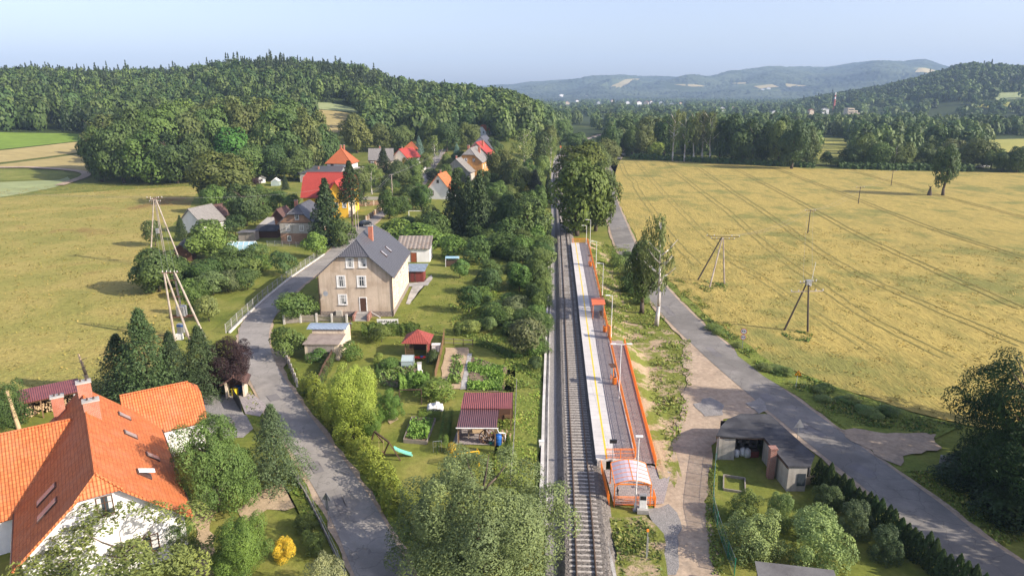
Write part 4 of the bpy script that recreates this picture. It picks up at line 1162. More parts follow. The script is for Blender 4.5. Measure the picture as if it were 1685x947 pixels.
def pxface(X0, Y0, rz, px, py, z0=0.0):
    """picture point -> (u, z) on a wall standing at X0, Y0 and facing along rz (front)"""
    n = Vector((math.sin(rz), -math.cos(rz), 0)); p = planehit(px, py, (X0, Y0, 0), n); q = p - Vector((X0, Y0, z0))
    return q.x * math.cos(rz) + q.y * math.sin(rz), q.z


# ------------------------------------------------------------------ 1. big beige house
HX, HY = -26.4, 110.8; W1, L1 = 12.2, 18.6
h = empty('farmhouse', 'large beige plastered house with dark tiled half-hipped roof and brick chimney beside the road', 'house', (HX, HY, 0))
walls_gable(h, W1, L1, 7.5, 13.0, 'plaster_beige', .445, .445); ro = roof_gable(h, W1, L1, 7.5, 13.0, 'tile_dark', .55, .445, .445, d=2.9)
cw = MB().box(W1 / 2 + .003, W1 / 2 + .03, .02, L1 - .02, .9, 7.3); cw.build('painted_sunlit_side', 'plaster_cream', h)  # paler overlay: sunlight on this wall put into its colour
pl = MB().box(-W1 / 2 - .06, W1 / 2 + .06, -.06, L1 + .06, -.4, .95); pl.build('plinth', 'stone_base', h)
mp = side_map(W1, L1, 'f')
for px, py, ww, hh in ((575.6, 431.8, 1.0, 1.45), (596.5, 431.3, 1.0, 1.45), (561.3, 462.6, 1.15, 1.7), (595.0, 462.6, 1.2, 1.6), (564.0, 492.4, 1.15, 1.5)):
    u, z = pxface(HX, HY, 0, px, py); window(h, mp, u, z, ww, hh, 'frame_white', 1, .2)
u, z = pxface(HX, HY, 0, 597.5, 496); door(h, mp, u, .98, 1.05, 2.35)
st = MB()
for k in range(5): st.box(u - 1.0, u + 1.0, -1.25 - .32 * (4 - k), -.06, -.1, .18 * (k + 1) - .004 * k)
st.build('steps', 'concrete', h); w_ = MB().box(u - 1.35, u - 1.05, -2.6, -.07, -.1, 1.0).box(u + 1.05, u + 1.35, -2.6, -.07, -.1, 1.0); w_.build('step_wall', 'brick_old', h)
rp = MB().bar((u + 1.4, -.5, .9), (u + 3.2, -2.2, .55), .2, .15); rp.build('handrail', 'concrete_pale', h)
cx_ = MB().box(-3.5, -2.5, -.5, -.07, -.1, 1.15); cx_.build('meter_box', 'plaster_grey', h)
MB().lathe([(.02, 0), (.42, .10), (.44, .14)], (0, 0, 0), 12).build('satellite_dish', 'grey_steel', h).matrix_local = Matrix.Translation((-5.0, -.35, 4.2)) @ Matrix.Rotation(R(80), 4, 'X')
mr = side_map(W1, L1, 'r')
for k, (uu, zz) in enumerate(((2.2, 5.6), (5.4, 5.6), (9.0, 5.7), (12.5, 5.6), (15.6, 5.6), (2.4, 2.6), (6.2, 2.6), (10.2, 2.6), (14.4, 2.6))):
    window(h, lambda a, c, z: mr(a, c + .03, z), uu, zz, .9, 1.25, 'frame_white', 1, .1)
for x, y in ((-W1 / 2 - .1, -.1), (W1 / 2 + .1, -.1)): MB().tube((x, y, .2), (x, y, 7.2), .06, .06, 6).build('downpipe', 'gutter', h)
p = planehit(610.5, 393, (HX, HY, 13.0), Vector((5.5 / 6.1, 0, 1)).normalized()) - Vector((HX, HY, 0)); chimney(ro, p.x, p.y, p.z - 1.2, 14.1, .75, .75)
for (px, py) in ((631.5, 417.5), (639, 410)):
    n = Vector((5.5, 0, 6.1)).normalized(); q = planehit(px, py, (HX, HY, 13.0), n) - Vector((HX, HY, 0)); t = Vector((6.1, 0, -5.5)).normalized()
    b = MB(); a = [q + t * i * .75 + Vector((0, j * .42, 0)) + n * .14 for i, j in ((1, -1), (1, 1), (-1, 1), (-1, -1))]; b.slab(a, .13); o = b.build('skylight', 'gutter', ro)
    b = MB(); a = [q + t * i * .62 + Vector((0, j * .30, 0)) + n * .15 for i, j in ((1, -1), (1, 1), (-1, 1), (-1, -1))]; b.slab(a, .02); b.build('pane', 'painted_sky_pane', o)

# ------------------------------------------------------------------ 2. white house with the orange roof (lower left)
av = Vector((-0.555, 0.832, 0)); ang_ = math.atan2(0.555, 0.832); OX, OY = -31.3, 45.5
wh = empty('villa', 'white house with bright orange tiled cross-gabled roof, three chimneys and roof windows', 'house', (OX, OY, 0), ang_)
# local frame: x = right, y = backwards along the main ridge
mL = 18.9
hw = empty('main_block', None, None); hw.parent = wh
bpy.data.objects.remove(hw)
walls_gable(wh, 10.9, mL, 4.05, 9.0, 'plaster_white', .29, 0, y0=.0)
mro = roof_gable(wh, 10.9, mL - .3, 4.05, 9.0, 'tile_orange', .62, .29, 0, th=.18, ovg=.65, d=.9, y0=.0)
mpf = side_map(10.9, mL, 'f')
window(wh, mpf, 0.25, 6.3, 1.0, 1.5, 'frame_brown', 1, .07)
for u in (-3.0, 2.6): window(wh, mpf, u, 1.9, 1.5, 1.4, 'frame_brown', 2, .08)
def wing(x0, x1, yc, half, ze, zr, hip=0):
    """side wing with its ridge across the main block"""
    e = link('wing', None, wh); bpy.data.objects.remove(e)
    b = MB(); s = (zr - ze) / half; o = .5
    for sg in (1, -1):
        pts = [(x0, yc - sg * (half + o), ze - o * s), (x1 + (.5 if x1 > x0 else -.5), yc - sg * (half + o), ze - o * s), (x1 + (.5 if x1 > x0 else -.5), yc, zr), (x0, yc, zr)]
        if hip:
            xe = x1 + .5; pts[1:3] = [(xe, yc - sg * (half + o), ze - o * s), (xe, yc - sg * 1.2, zr - 1.2 * s), (xe - 1.0, yc, zr)]
        if (sg < 0) != (x1 < x0): pts = pts[::-1]
        b.slab(pts, .17)
    if hip: b.slab([(x1 + .5, yc - 1.2, zr - 1.2 * s), (x1 + .5, yc + 1.2, zr - 1.2 * s), (x1 - .5, yc, zr)], .17)
    ro = b.build('wing_roof', 'tile_orange', wh)
    MB().tube((x0, yc, zr + .02), (x1 + (-.5 if hip else .5 * (1 if x1 > x0 else -1)), yc, zr + .02), .12, .12, 6).build('ridge_tiles', 'tile_orange', ro)
    w_ = MB(); a, c = min(x0, x1), max(x0, x1)
    w_.box(a, c, yc - half, yc + half, -.3, ze - .08); xe = x1
    w_.prism([(xe - .15, yc - half), (xe + .01, yc - half), (xe + .01, yc + half), (xe - .15, yc + half)], ze - .1, ze - .06)
    w_.face([(xe, yc - half, ze - .1), (xe, yc + half, ze - .1), (xe, yc, zr - .2)] if x1 > x0 else [(xe, yc + half, ze - .1), (xe, yc - half, ze - .1), (xe, yc, zr - .2)])
    w_.build('wing_wall', 'plaster_white', wh)
wing(3.0, 10.0, 21.0, 3.3, 3.7, 6.6, 1)
wing(-1.2, -15.0, 14.2, 6.0, 3.6, 8.0)
nR = Vector((4.95, 0, 5.45)).normalized(); nL = Vector((-4.95, 0, 5.45)).normalized(); RM = Matrix.Rotation(ang_, 4, 'Z')
def roof_pt(px, py, n):
    nw = RM @ n; q = planehit(px, py, (OX, OY, 9.0), nw); return RM.inverted() @ (q - Vector((OX, OY, 0)))
for sd, n, pts in (('r', nR, [(204.5, 684.5), (214.5, 715), (251, 751), (236.5, 780)]), ('l', nL, [(77, 813.5), (78, 838.5)])):
    for i, (px, py) in enumerate(pts):
        q = roof_pt(px, py, n); t = Vector((1, 0, -.908)).normalized() if sd == 'r' else Vector((-1, 0, -.908)).normalized(); yv = Vector((0, 1, 0))
        if sd == 'l': yv = -yv
        op = (i == 3)
        def sk(h0, wid, L_, th_, tilt=0.0):
            c = q + n * h0; a = []
            for u, v_ in ((1, -1), (1, 1), (-1, 1), (-1, -1)):
                a.append(c + t * u * L_ + yv * v_ * wid + n * (tilt if u > 0 else 0))
            return MB().slab(a, th_)
        o = sk(.10, .46, .66 if sd == 'r' else 1.0, .12).build('skylight', 'gutter', mro); sk(.13 if not op else .16, .37, .56 if sd == 'r' else .9, .02, .5 if op else 0).build('pane', 'painted_sky_pane' if not op else 'frame_white', o)
        if op: o['label'] = 'roof window tilted open'
for px, py, zt, ww in ((153, 681, 9.9, 1.25), (141, 650, 10.2, 1.15)):
    q = roof_pt(px, py, nR); chimney(mro, q.x, q.y, q.z - 1.6, zt, ww, .85)
q = Vector(at(101, 690, 6.5) + (0,)); q = RM.inverted() @ (q - Vector((OX, OY, 0))); chimney(mro, q.x, q.y, 5.0, 8.9, 1.0, .8)

# firewood shelter behind it
def lean_to(name, label, pts_eave, z_lo, z_hi, depth, roofm, cat, posts=3, postm='wood', rzv=None):
    """open shed: mono-pitch roof on posts; pts_eave = two picture points of the low front edge seen at z_lo"""
    a = Vector((*at(*pts_eave[0], z_lo, False), 0)); c = Vector((*at(*pts_eave[1], z_lo, False), 0)); d = (c - a); L = d.length; rz = math.atan2(d.y, d.x)
    r = empty(name, label, cat, (a.x, a.y, 0), rz)
    MB().slab([(-.2, -.1, z_lo), (L + .2, -.1, z_lo), (L + .2, depth, z_hi), (-.2, depth, z_hi)], .08).build('roof', roofm, r)
    for i in range(posts):
        x = .1 + (L - .2) * i / (posts - 1); MB().box(x - .07, x + .07, .1, .24, 0, z_lo - .09 + .02).build('post', postm, r)
        MB().box(x - .07, x + .07, depth - .3, depth - .16, 0, z_hi - .15).build('post', postm, r)
    MB().bar((0, .17, z_lo - .18), (L, .17, z_lo - .18), .1, .14).build('beam', postm, r)
    return r, L
ws, wl = lean_to('wood_shelter', 'long firewood shelter with maroon sheet roof behind the white house', [(31, 664), (131, 642.5)], 2.4, 2.9, 3.2, 'sheet_maroon', 'shed', 4)
MB().box(0, wl, 3.05, 3.12, 0, 2.5).build('back_wall', 'boards_brown', ws)
rgw = random.Random(4); lg_ = MB()
for k in range(150):
    x = rgw.uniform(.4, wl - .3); z = rgw.uniform(.08, 1.7); y = 1.2 + rgw.uniform(-.15, .15) + .25 * z
    lg_.tube((x, y, z), (x + rgw.uniform(-.1, .1), y + .5, z + rgw.uniform(-.04, .04)), rgw.uniform(.06, .12), None, 6)
lg2 = lg_.build('log_pile', 'wood_pale', None, ws.location, ws.rotation_euler.z); tag(lg2, 'stack of pale split firewood logs under the maroon shelter', 'firewood')
tb = MB().slab([(5.2, .2, 1.3), (6.9, -.1, 1.1), (7.0, 1.4, 1.5), (5.3, 1.6, 1.6)], .3).build('tarpaulin', 'white_cloth', None, ws.location, ws.rotation_euler.z, bevel=.1); tag(tb, 'crumpled white tarpaulin over the end of the firewood stack', 'tarpaulin')

# dead trunk and standing log
x, y = at(148, 642); dt = MB(); zt = zat(y, 583); dt.tube((x, y, 0), (x - .15, y, zt * .45), .28, .2, 8); dt.tube((x - .15, y, zt * .45), (x - .75, y + .2, zt), .2, .1, 8)
for k in range(9): a = k * 2.4; z = zt * (.3 + .07 * k); dt.tube((x - .3, y, z), (x - .3 + math.cos(a) * .7, y + math.sin(a) * .5, z + .25), .06, .03, 5)
tag(dt.build('dead_trunk', 'wood_pale', smooth=True), 'bare pale lopped tree trunk with branch stubs behind the orange roof', 'dead tree')
x, y = at(31, 705); tag(MB().tube((x, y, 0), (x - .5, y + .1, 4.6), .24, .16, 9).tube((x - .3, y, 2.9), (x + .1, y - .2, 3.2), .06, .03, 5).build('dead_trunk', 'wood_pale'), 'bare reddish trunk standing beside the firewood shelter', 'dead tree')

# ------------------------------------------------------------------ 3. brown house with pale stripe
x, y, z = gp(463, 401); bw = scl(x, y, 3); w_ = 8.8
bh = gable_house('cottage', 'brown plastered house with pale middle storey and dark half-hipped roof behind the tall spruce', (x + w_ / 2 * math.cos(-.05), y - .22, z), -.05, w_, 11.5, 5.6, 9.6, 'plaster_brown', 'tile_dark', .5, .3, .5,
                 wins=[('f', -2.3, 4.1, .85, 1.25), ('f', 1.2, 4.1, .85, 1.25), ('f', -2.2, 1.45, .7, 1.1), ('f', .2, 6.9, .8, 1.1)], chims=[(-.9, 3.2, 8.4, 10.6, .7, .7)])
MB().box(-w_ / 2 - .03, w_ / 2 + .03, -.03, 11.5, 2.75, 5.35).build('pale_storey', 'plaster_grey', bh); MB().box(-w_ / 2 - .06, w_ / 2 + .06, -.06, 11.5, 5.35, 5.5).build('cornice', 'gutter', bh)

# 4. yellow house with red roofs
x, y = at(574, 358); x, y = x - 8.4, y + 5.5
yh = empty('yellow_house', 'big yellow house with bright red roofs between the spruces', 'house', (x, y, h1(x, y)), 0)
b = MB(); Wm, Lm = 15.2, 10.0
walls_gable(yh, Lm, Wm, 6.2, 12.6, 'plaster_yellow', .0, .0)
for o in list(yh.children):
    o.rotation_euler.z = -math.pi / 2; o.location = (-7.0, 5.5, 0)
rr = roof_gable(yh, Lm, Wm, 6.2, 12.6, 'tile_red', .7, .25, .25); rr.rotation_euler.z = -math.pi / 2; rr.location = (-7.0, 5.5, 0)
f2 = empty('front_wing', None, None)
bpy.data.objects.remove(f2)
wv = walls_gable(yh, 7.0, 9.5, 6.2, 11.2, 'plaster_yellow', 0, 0, name='wing_wall'); wv.location = (4.9, -5.5, 0)
wr_ = roof_gable(yh, 7.0, 9.5, 6.2, 11.2, 'tile_red', .7, 0, 0, name='wing_roof'); wr_.location = (4.9, -5.5, 0)
for k in range(3): window(yh, lambda a, c, z: (4.9 + a, -5.5 - c, z), -2.4 + 2.4 * k, 3.9, 1.0, 1.4)
for k in range(3): window(yh, lambda a, c, z: (8.4 + c, -5.5 + a, z), 1.6 + 2.4 * k, 3.9, 1.0, 1.5)
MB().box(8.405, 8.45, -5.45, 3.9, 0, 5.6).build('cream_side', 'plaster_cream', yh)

# 5. low dark-roofed block behind, 6 white house with orange hip roof
x, y = at(493, 300); 
lb = empty('long_outbuilding', 'long low outbuilding with dark blue-grey roof behind the red roofs', 'outbuilding', (x + .3, y, h1(x, y)), 0)
Lb = 66 / scl(x, y, 4); MB().box(0, Lb, 0, 7, -.5, 3.9).build('wall', 'plaster_grey', lb); MB().slab([(-.4, -.5, 4.0), (Lb + .4, -.5, 4.0), (Lb + .4, 7.5, 6.2), (-.4, 7.5, 6.2)], .2).build('roof', 'tile_dark', lb); chimney(lb, Lb * .42, 4, 4.6, 6.3, .5, .5)
x, y, z = gp(538, 293); s_ = scl(x, y, 5); w5 = 40 / s_
oh = empty('hip_roof_house', 'white house with steep orange hipped roof at the edge of the wood', 'house', (x + w5 / 2 + .3, y, z), -.08)
walls_gable(oh, w5, w5 * .95, 7.0, 7.2, 'plaster_white', .99, .99); o5 = roof_gable(oh, w5, w5 * .95, 7.0, 12.6, 'tile_orange_old', .7, .999, .999, d=w5 * .46)
for u in (-w5 * .28,): window(oh, side_map(w5, w5, 'f'), u, 5.9, 1.1, 1.2, 'frame_brown', 0)
for u in (2.0, 5.5): window(oh, side_map(w5, w5, 'r'), u, 5.0, 1.0, 1.4)
chimney(o5, -.3, w5 * .47, 11.8, 13.9, .6, .6); chimney(o5, .9, w5 * .55, 11.5, 13.9, .6, .6)
MB().box(w5 / 2 + .01, w5 / 2 + 3.6, 1.0, 8, -.3, 4.2).build('annex', 'plaster_grey', oh)

# 7. grey-roofed house, red-roofed white house, dark house
x, y, z = gp(608, 279); s_ = scl(x, y, 5)
gh = empty('grey_roof_house', 'house with broad grey slate roof and sunlit cream gable behind a spruce', 'house', (x, y, z), .10)
Lg, Wg = 38 / s_, 9.0
ww_ = walls_gable(gh, Wg, Lg, 4.6, 9.4, 'plaster_cream'); ww_.rotation_euler.z = -math.pi / 2; ww_.location = (0, Wg / 2, 0)
rg_ = roof_gable(gh, Wg, Lg, 4.6, 9.4, 'slate_grey', .5); rg_.rotation_euler.z = -math.pi / 2; rg_.location = (0, Wg / 2, 0); chimney(rg_, -.6, Lg * .45, 8.4, 10.4)
MB().box(.2, 3.2, -2.2, 0.1, 0, 4.4).build('porch', 'plaster_brown', gh); window(gh, lambda a, c, z: (1.7 + a, -2.2 - c, z), 0, 3.2, 1.2, 1.3); MB().slab([(-.2, -2.6, 4.5), (3.6, -2.6, 4.5), (3.6, .3, 6.2), (-.2, .3, 6.2)], .12).build('porch_roof', 'slate_grey', gh)
for u in (2.2, 5.6): window(gh, lambda a, c, z: (Lg + c, a, z), u, 3.4, 1.0, 1.4)
x, y, z = gp(660, 275)
rh = gable_house('red_roof_house', 'white house with long red roof slope next to the grey-roofed house', (x - .4, y, z), -.42, 8.6, 11.5, 4.6, 8.6, 'plaster_white', 'tile_red', 0, 0, .6, wins=[('f', -1.6, 3.2, 1.1, 1.3), ('f', 1.8, 3.2, 1.1, 1.3), ('r', 3.0, 2.8, 1.2, 1.6, 'frame_brown'), ('r', 7.0, 2.8, 1.2, 1.6, 'frame_brown')], chims=[(-1.0, 3.5, 7.2, 9.2)])
x, y, z = gp(669, 268)
dh = gable_house('brown_house', 'dark brown house with small orange hipped roof and white barred window above the red roof', (x, y + 14, z), -.1, 7.2, 7.2, 6.0, 9.2, 'boards_brown', 'tile_orange_old', .999, .999, .3, wins=[('f', 1.6, 4.6, 1.5, 1.5)], d=3.0)

# 8. the four gabled houses right of the village street
def vh(name, label, px, py, rz, w, L, he, hr, wall, roof, hf=0, **kw):
    x, y, z = gp(px, py); return gable_house(name, label, (x, y, z), rz, w, L, he, hr, wall, roof, hf, 0, .5, **kw)
vh('white_cottage', 'small white gabled cottage with orange roof and dark little window above the street', 722, 328, -.22, 9.2, 9.0, 3.4, 9.0, 'plaster_white', 'tile_orange', wins=[('f', -.2, 6.4, .7, .9, 'frame_brown', 0), ('f', -2.6, 2.2, 1.3, 1.5, 'frame_brown', 1)], chims=[(-.6, 4.5, 8.0, 9.9, .5, .5)])
vh('grey_cottage', 'house with faded grey-brown gable roof in front of the ochre timbered house', 751, 299, -.20, 11.6, 13.0, 4.2, 9.6, 'plaster_grey', 'slate_grey', wins=[('f', -2.5, 3.0, 1.1, 1.3), ('f', 2.5, 3.0, 1.1, 1.3)], chims=[(-.4, 2.0, 8.4, 10.6, .6, .6)])
vh('ochre_house', 'ochre timbered house with grey half-hipped roof among the trees right of the village street', 772, 294, -.18, 11.5, 15.0, 7.4, 12.8, 'plaster_ochre', 'slate_grey', .48, wins=[('f', -1.4, 8.0, 1.1, 1.2), ('f', 2.2, 8.0, 1.0, 1.2, 'frame_brown'), ('f', .6, 4.2, 1.1, 1.4), ('r', 3.0, 5.0, 1.0, 1.4), ('r', 7.0, 5.0, 1.0, 1.4)], chims=[(-.7, 2.6, 11.4, 14.0, .8, .8), (2.4, 9.5, 9.6, 13.0, .9, .8)])
vh('faded_red_house', 'cream house with faded red roof directly behind the ochre timbered house', 784, 281, -.18, 10.5, 14.0, 7.6, 12.9, 'plaster_cream', 'tile_red', chims=[(2.0, 5.0, 10.4, 13.4, .9, .9)], wins=[('r', 3.0, 5.0, 1.0, 1.4)])
vh('dark_roof_house', 'rearmost gabled house of the row with dark slate roof', 791, 272, -.18, 10.5, 13.0, 8.2, 13.6, 'plaster_white', 'tile_dark', wins=[('r', 3.0, 5.0, 1.0, 1.4)])
vh('forest_house', 'lone white house with orange roof high among the forest trees', 793, 223, -.6, 6.0, 7.0, 3.2, 6.2, 'plaster_white', 'tile_orange_old', .3, wins=[('f', -1.3, 2.0, .9, 1.1), ('f', 1.3, 2.0, .9, 1.1)])

# 9. left cluster of old sheds
x, y, z = gp(316, 384); gable_house('old_barn', 'whitewashed barn with grey slate gable roof at the edge of the dry meadow', (x, y, z), -.3, 8.0, 8.5, 2.9, 6.8, 'plaster_white', 'slate_grey', cat='barn')
x, y, z = gp(345, 366); gable_house('brown_roof_shed', 'shed with steep brown roof and pale verge behind the whitewashed barn', (x, y, z), -.5, 4.6, 5.0, 2.2, 5.0, 'boards_brown', 'tile_brown', cat='shed')
x, y, z = gp(300, 430); gable_house('blue_roof_hut', 'small hut with dark blue roof half hidden by bushes under the tall poles', (x, y, z), .2, 4.2, 4.5, 2.2, 4.2, 'boards_brown', 'tile_dark', cat='hut')
x, y, z = gp(300, 430); r, l_ = lean_to('brown_porch_shelter', 'low open shelter with brownish tiled roof in front of the blue-roofed hut', [(292, 411), (311, 409)], 2.0, 2.6, 2.2, 'tile_brown', 'shelter', 3)
x, y, z = gp(447, 384); gable_house('steep_roof_shed', 'dark shed with steep maroon-brown gable roof beside the brown house', (x + 1.0, y + 3, z), -.1, 5.6, 6.0, 2.8, 6.2, 'boards_brown', 'tile_brown', cat='shed')
x, y, z = gp(421, 391); ls = empty('lean_to_shed', 'lean-to shed with black tar roof and pale upper roof against the steep-roofed shed', 'shed', (x, y, z), -.03); wl_ = 36 / scl(x, y)
MB().box(0, wl_, 0, 4, 0, 1.9).build('wall', 'boards_brown', ls); MB().slab([(-.2, -.5, 1.9), (wl_ + .2, -.5, 1.9), (wl_ + .2, 2.6, 3.0), (-.2, 2.6, 3.0)], .1).build('lower_roof', 'tar', ls); MB().slab([(.1, 2.5, 3.1), (wl_ - 1.2, 2.5, 3.1), (wl_ - 2.4, 5.2, 4.6), (1.6, 5.2, 4.6)], .1).build('upper_roof', 'plaster_grey', ls)
x, y, z = gp(393, 396); ps = empty('plank_shed', 'low shed of pale weathered planks with flat grey roof left of the black lean-to', 'shed', (x, y, z), -.05); wl_ = 27 / scl(x, y)
MB().box(0, wl_, 0, 3, 0, 2.1).build('wall', 'boards_grey', ps); MB().slab([(-.3, -.4, 2.15), (wl_ + .2, -.4, 2.35), (wl_ + .2, 3.3, 2.5), (-.3, 3.3, 2.3)], .1).build('roof', 'tar_grey', ps); door(ps, side_map(1, 3, 'f'), wl_ * .6, 0, .9, 1.85, 'wood_grey', 'wood_grey')
x, y, z = gp(421, 348); cb = gable_house('timber_cabin', 'brown timber garden cabin with dark overhanging roof above the sheds', (x + 1.2, y, z), 1.3, 6.0, 5.2, 2.5, 4.6, 'boards_brown', 'tile_brown', cat='cabin')
x, y, z = gp(453, 306); gc = gable_house('greenhouse', 'small white framed greenhouse on the lawn below the wood', (x, y, z), .1, 3.2, 3.6, 1.9, 3.0, 'poly_clear', 'frame_white', ov=.05, cat='greenhouse')
x, y, z = gp(431, 301); gable_house('white_hut', 'tiny white garden hut among dark shrubs left of the white greenhouse', (x, y, z), .3, 2.8, 3.0, 2.2, 2.9, 'plaster_white', 'slate_grey', cat='hut', wins=[('f', 0, 1.3, .7, .7, 'frame_brown', 0)])
# polytunnel
x, y, z = gp(372, 414); pt = empty('polytunnel', 'long rounded pale blue plastic greenhouse tunnel among the garden bushes', 'greenhouse', (x, y + .6, z), .05); Lp = 43 / scl(x, y)
b, hb_ = MB(), MB(); n = 10; rr_ = 1.7
arc = [(math.cos(math.pi * k / n) * rr_, math.sin(math.pi * k / n) * rr_ * 1.15) for k in range(n + 1)]
for k in range(n): b.face([(0, arc[k][0] + rr_, arc[k][1]), (Lp, arc[k][0] + rr_, arc[k][1]), (Lp, arc[k + 1][0] + rr_, arc[k + 1][1]), (0, arc[k + 1][0] + rr_, arc[k + 1][1])])
for xx in (0, Lp): b.face([(xx, a + rr_, q) for a, q in arc])
b.build('cover', 'poly_blue', pt, smooth=False)
for j in range(6):
    xx = Lp * j / 5; f_ = MB().path([(xx, (a) * 1.015 + rr_, q * 1.015) for a, q in arc], .05, 5); f_.build('hoop', 'frame_white', pt)
MB().path([(-.02, rr_, rr_ * 1.17), (Lp, rr_, rr_ * 1.17)], .05).path([(0, .28, 1.2), (Lp, .28, 1.2)], .04).build('rail', 'frame_white', pt)

# ------------------------------------------------------------------ 10. sheds by the beige house
x, y, z = gp(671, 428); s_ = scl(x, y); ww_ = 30 / s_
sh = empty('white_shed', 'white shed with rust-streaked ribbed grey roof and brown door behind the beige house', 'shed', (*at(655, 431), 0), 0)
a = at(652, 429); WS = 7.2
MB().box(0, WS, 0, 5.0, -.2, 3.3).build('wall', 'plaster_white', sh); MB().slab([(-.3, -.5, 3.2), (WS + .3, -.5, 3.2), (WS + .3, 5.4, 5.0), (-.3, 5.4, 5.0)], .12).build('roof', 'sheet_rusty', sh)
MB().face([(WS, 0, 3.2), (WS, 5, 3.2), (WS, 5, 4.8), (WS, 0, 3.35)]).build('gable_end', 'plaster_white', sh); door(sh, lambda a, c, z: (a, -c, z), 3.6, 0, 1.1, 2.1, 'door_red', 'wood')
rs = empty('red_shed', 'dark red boarded shed with blue-grey sheet roof beside the beige house', 'shed', (*at(672, 464), 0), 0.0)
MB().box(0, 3.1, 0, 3.4, 0, 2.35).build('wall', 'boards_red', rs); MB().slab([(-.35, -.35, 2.35), (3.4, -.35, 2.35), (3.7, 3.7, 2.95), (-.35, 3.7, 2.95)], .08).build('roof', 'sheet_bluegrey', rs); door(rs, lambda a, c, z: (a, -c, z), .9, 0, .9, 1.9, 'boards_red', 'wood_dark')
# garage with blue corrugated roof
gx, gy = at(501, 596); ga = empty('garage', 'pale rendered garage with blue corrugated upper roof and flat brown lower roof near the bend', 'garage', (*at(503, 592), 0), -.02)
MB().box(0, 4.8, 0, 7.0, 0, 2.5).build('wall', 'plaster_cream', ga); MB().slab([(-.2, -.25, 2.52), (5.0, -.25, 2.52), (5.0, 3.7, 2.72), (-.2, 3.7, 2.72)], .1).build('lower_roof', 'flat_brown', ga)
MB().box(0.003, 4.797, 3.75, 6.9, 2.5, 3.2).build('upper_wall', 'plaster_cream', ga)
b = MB(); n = 7
for k in range(n):
    t0, t1 = k / n, (k + 1) / n; f_ = lambda t: (3.5 + 3.8 * t, 3.1 + .75 * math.sin(math.pi * (.15 + .75 * t)) - .3 * t)
    (ya, za), (yb, zb_) = f_(t0), f_(t1); b.slab([(-.7, ya, za), (5.1, ya, za), (5.1, yb, zb_), (-.7, yb, zb_)], .06)
b.build('upper_roof', 'sheet_blue', ga); MB().box(.5, 4.2, -.03, -.004, .0, 2.1).build('garage_door', 'boards_grey', ga)
# carport
cx0, cy0 = at(757, 738); cp = empty('carport', 'open garden shelter with two stepped maroon sheet roofs over paving and firewood', 'shelter', (*at(755, 733), 0), 0)
def quad_at(pts, zs): return [Vector((*at(px, py, z, False), z)) - cp.location for (px, py), z in zip(pts, zs)]
lo_ = quad_at([(751.6, 702.5), (817, 703), (821.7, 670.5), (758.7, 670)], (2.3, 2.3, 2.75, 2.75)); MB().slab(lo_, .07).build('lower_roof', 'sheet_plum', cp)
up_ = quad_at([(758, 671), (843, 671.5), (844, 645), (764, 645)], (2.85, 2.85, 3.35, 3.35)); MB().slab(up_, .07).build('upper_roof', 'sheet_maroon', cp)
for q in (lo_[0], lo_[1], lo_[2] * .5 + lo_[1] * .5, lo_[3], up_[1], up_[2], up_[3]):
    qx = q.x + (.15 if q.x < 2 else -.15); MB().box(qx - .06, qx + .06, q.y + .1, q.y + .22, 0, q.z - .07).build('post', 'wood', cp)
MB().bar(lo_[0] + Vector((0, .15, -.17)), lo_[1] + Vector((0, .15, -.17)), .12, .16).build('beam', 'wood', cp); MB().box(up_[3].x, up_[2].x, up_[2].y - .3, up_[2].y - .22, 0, 2.9).build('back_wall', 'boards_brown', cp)
MB().box(lo_[0].x, lo_[0].x + .06, lo_[0].y + .3, lo_[3].y, .2, 2.0).build('side_wall', 'boards_grey', cp); MB().tube(lo_[0] + Vector((-.1, -.08, -.05)), lo_[1] + Vector((.2, -.08, -.05)), .06).build('gutter', 'frame_white', cp)
MB().path([lo_[1] + Vector((.05, -.08, -.1)), lo_[1] + Vector((.25, 0, -.6)), lo_[1] + Vector((.9, .3, -.8)), lo_[1] + Vector((.95, .3, -1.9))], .05).build('downpipe', 'frame_white', cp)
sheet('patio', 'paving', P((744, 731), (812, 733), (818, 700), (756, 700)), 0.045, 0, 0)
nl = MB(); rgw = random.Random(9)
for k in range(60):
    p_ = lo_[2] * .4 + lo_[1] * .6 + Vector((rgw.uniform(.2, 1.4), rgw.uniform(-.4, 1.0), 0)); zz = rgw.uniform(.06, .7); nl.tube((p_.x, p_.y, zz), (p_.x + .1, p_.y - .4, zz), rgw.uniform(.06, .1), None, 6)
tag(nl.build('log_pile', 'wood_pale', None, cp.location), 'pile of split logs at the right end of the maroon garden shelter', 'firewood')
tbl = empty('garden_table', 'pale wooden garden table under the maroon shelter roof', 'table', (*at(783, 719), 0), .1); MB().box(-.9, .9, -.4, .4, .72, .78).build('tabletop', 'wood_pale', tbl)
for sx in (-.8, .8):
    for sy in (-.32, .32): MB().box(sx - .04, sx + .04, sy - .04, sy + .04, 0, .72).build('leg', 'wood_pale', tbl)

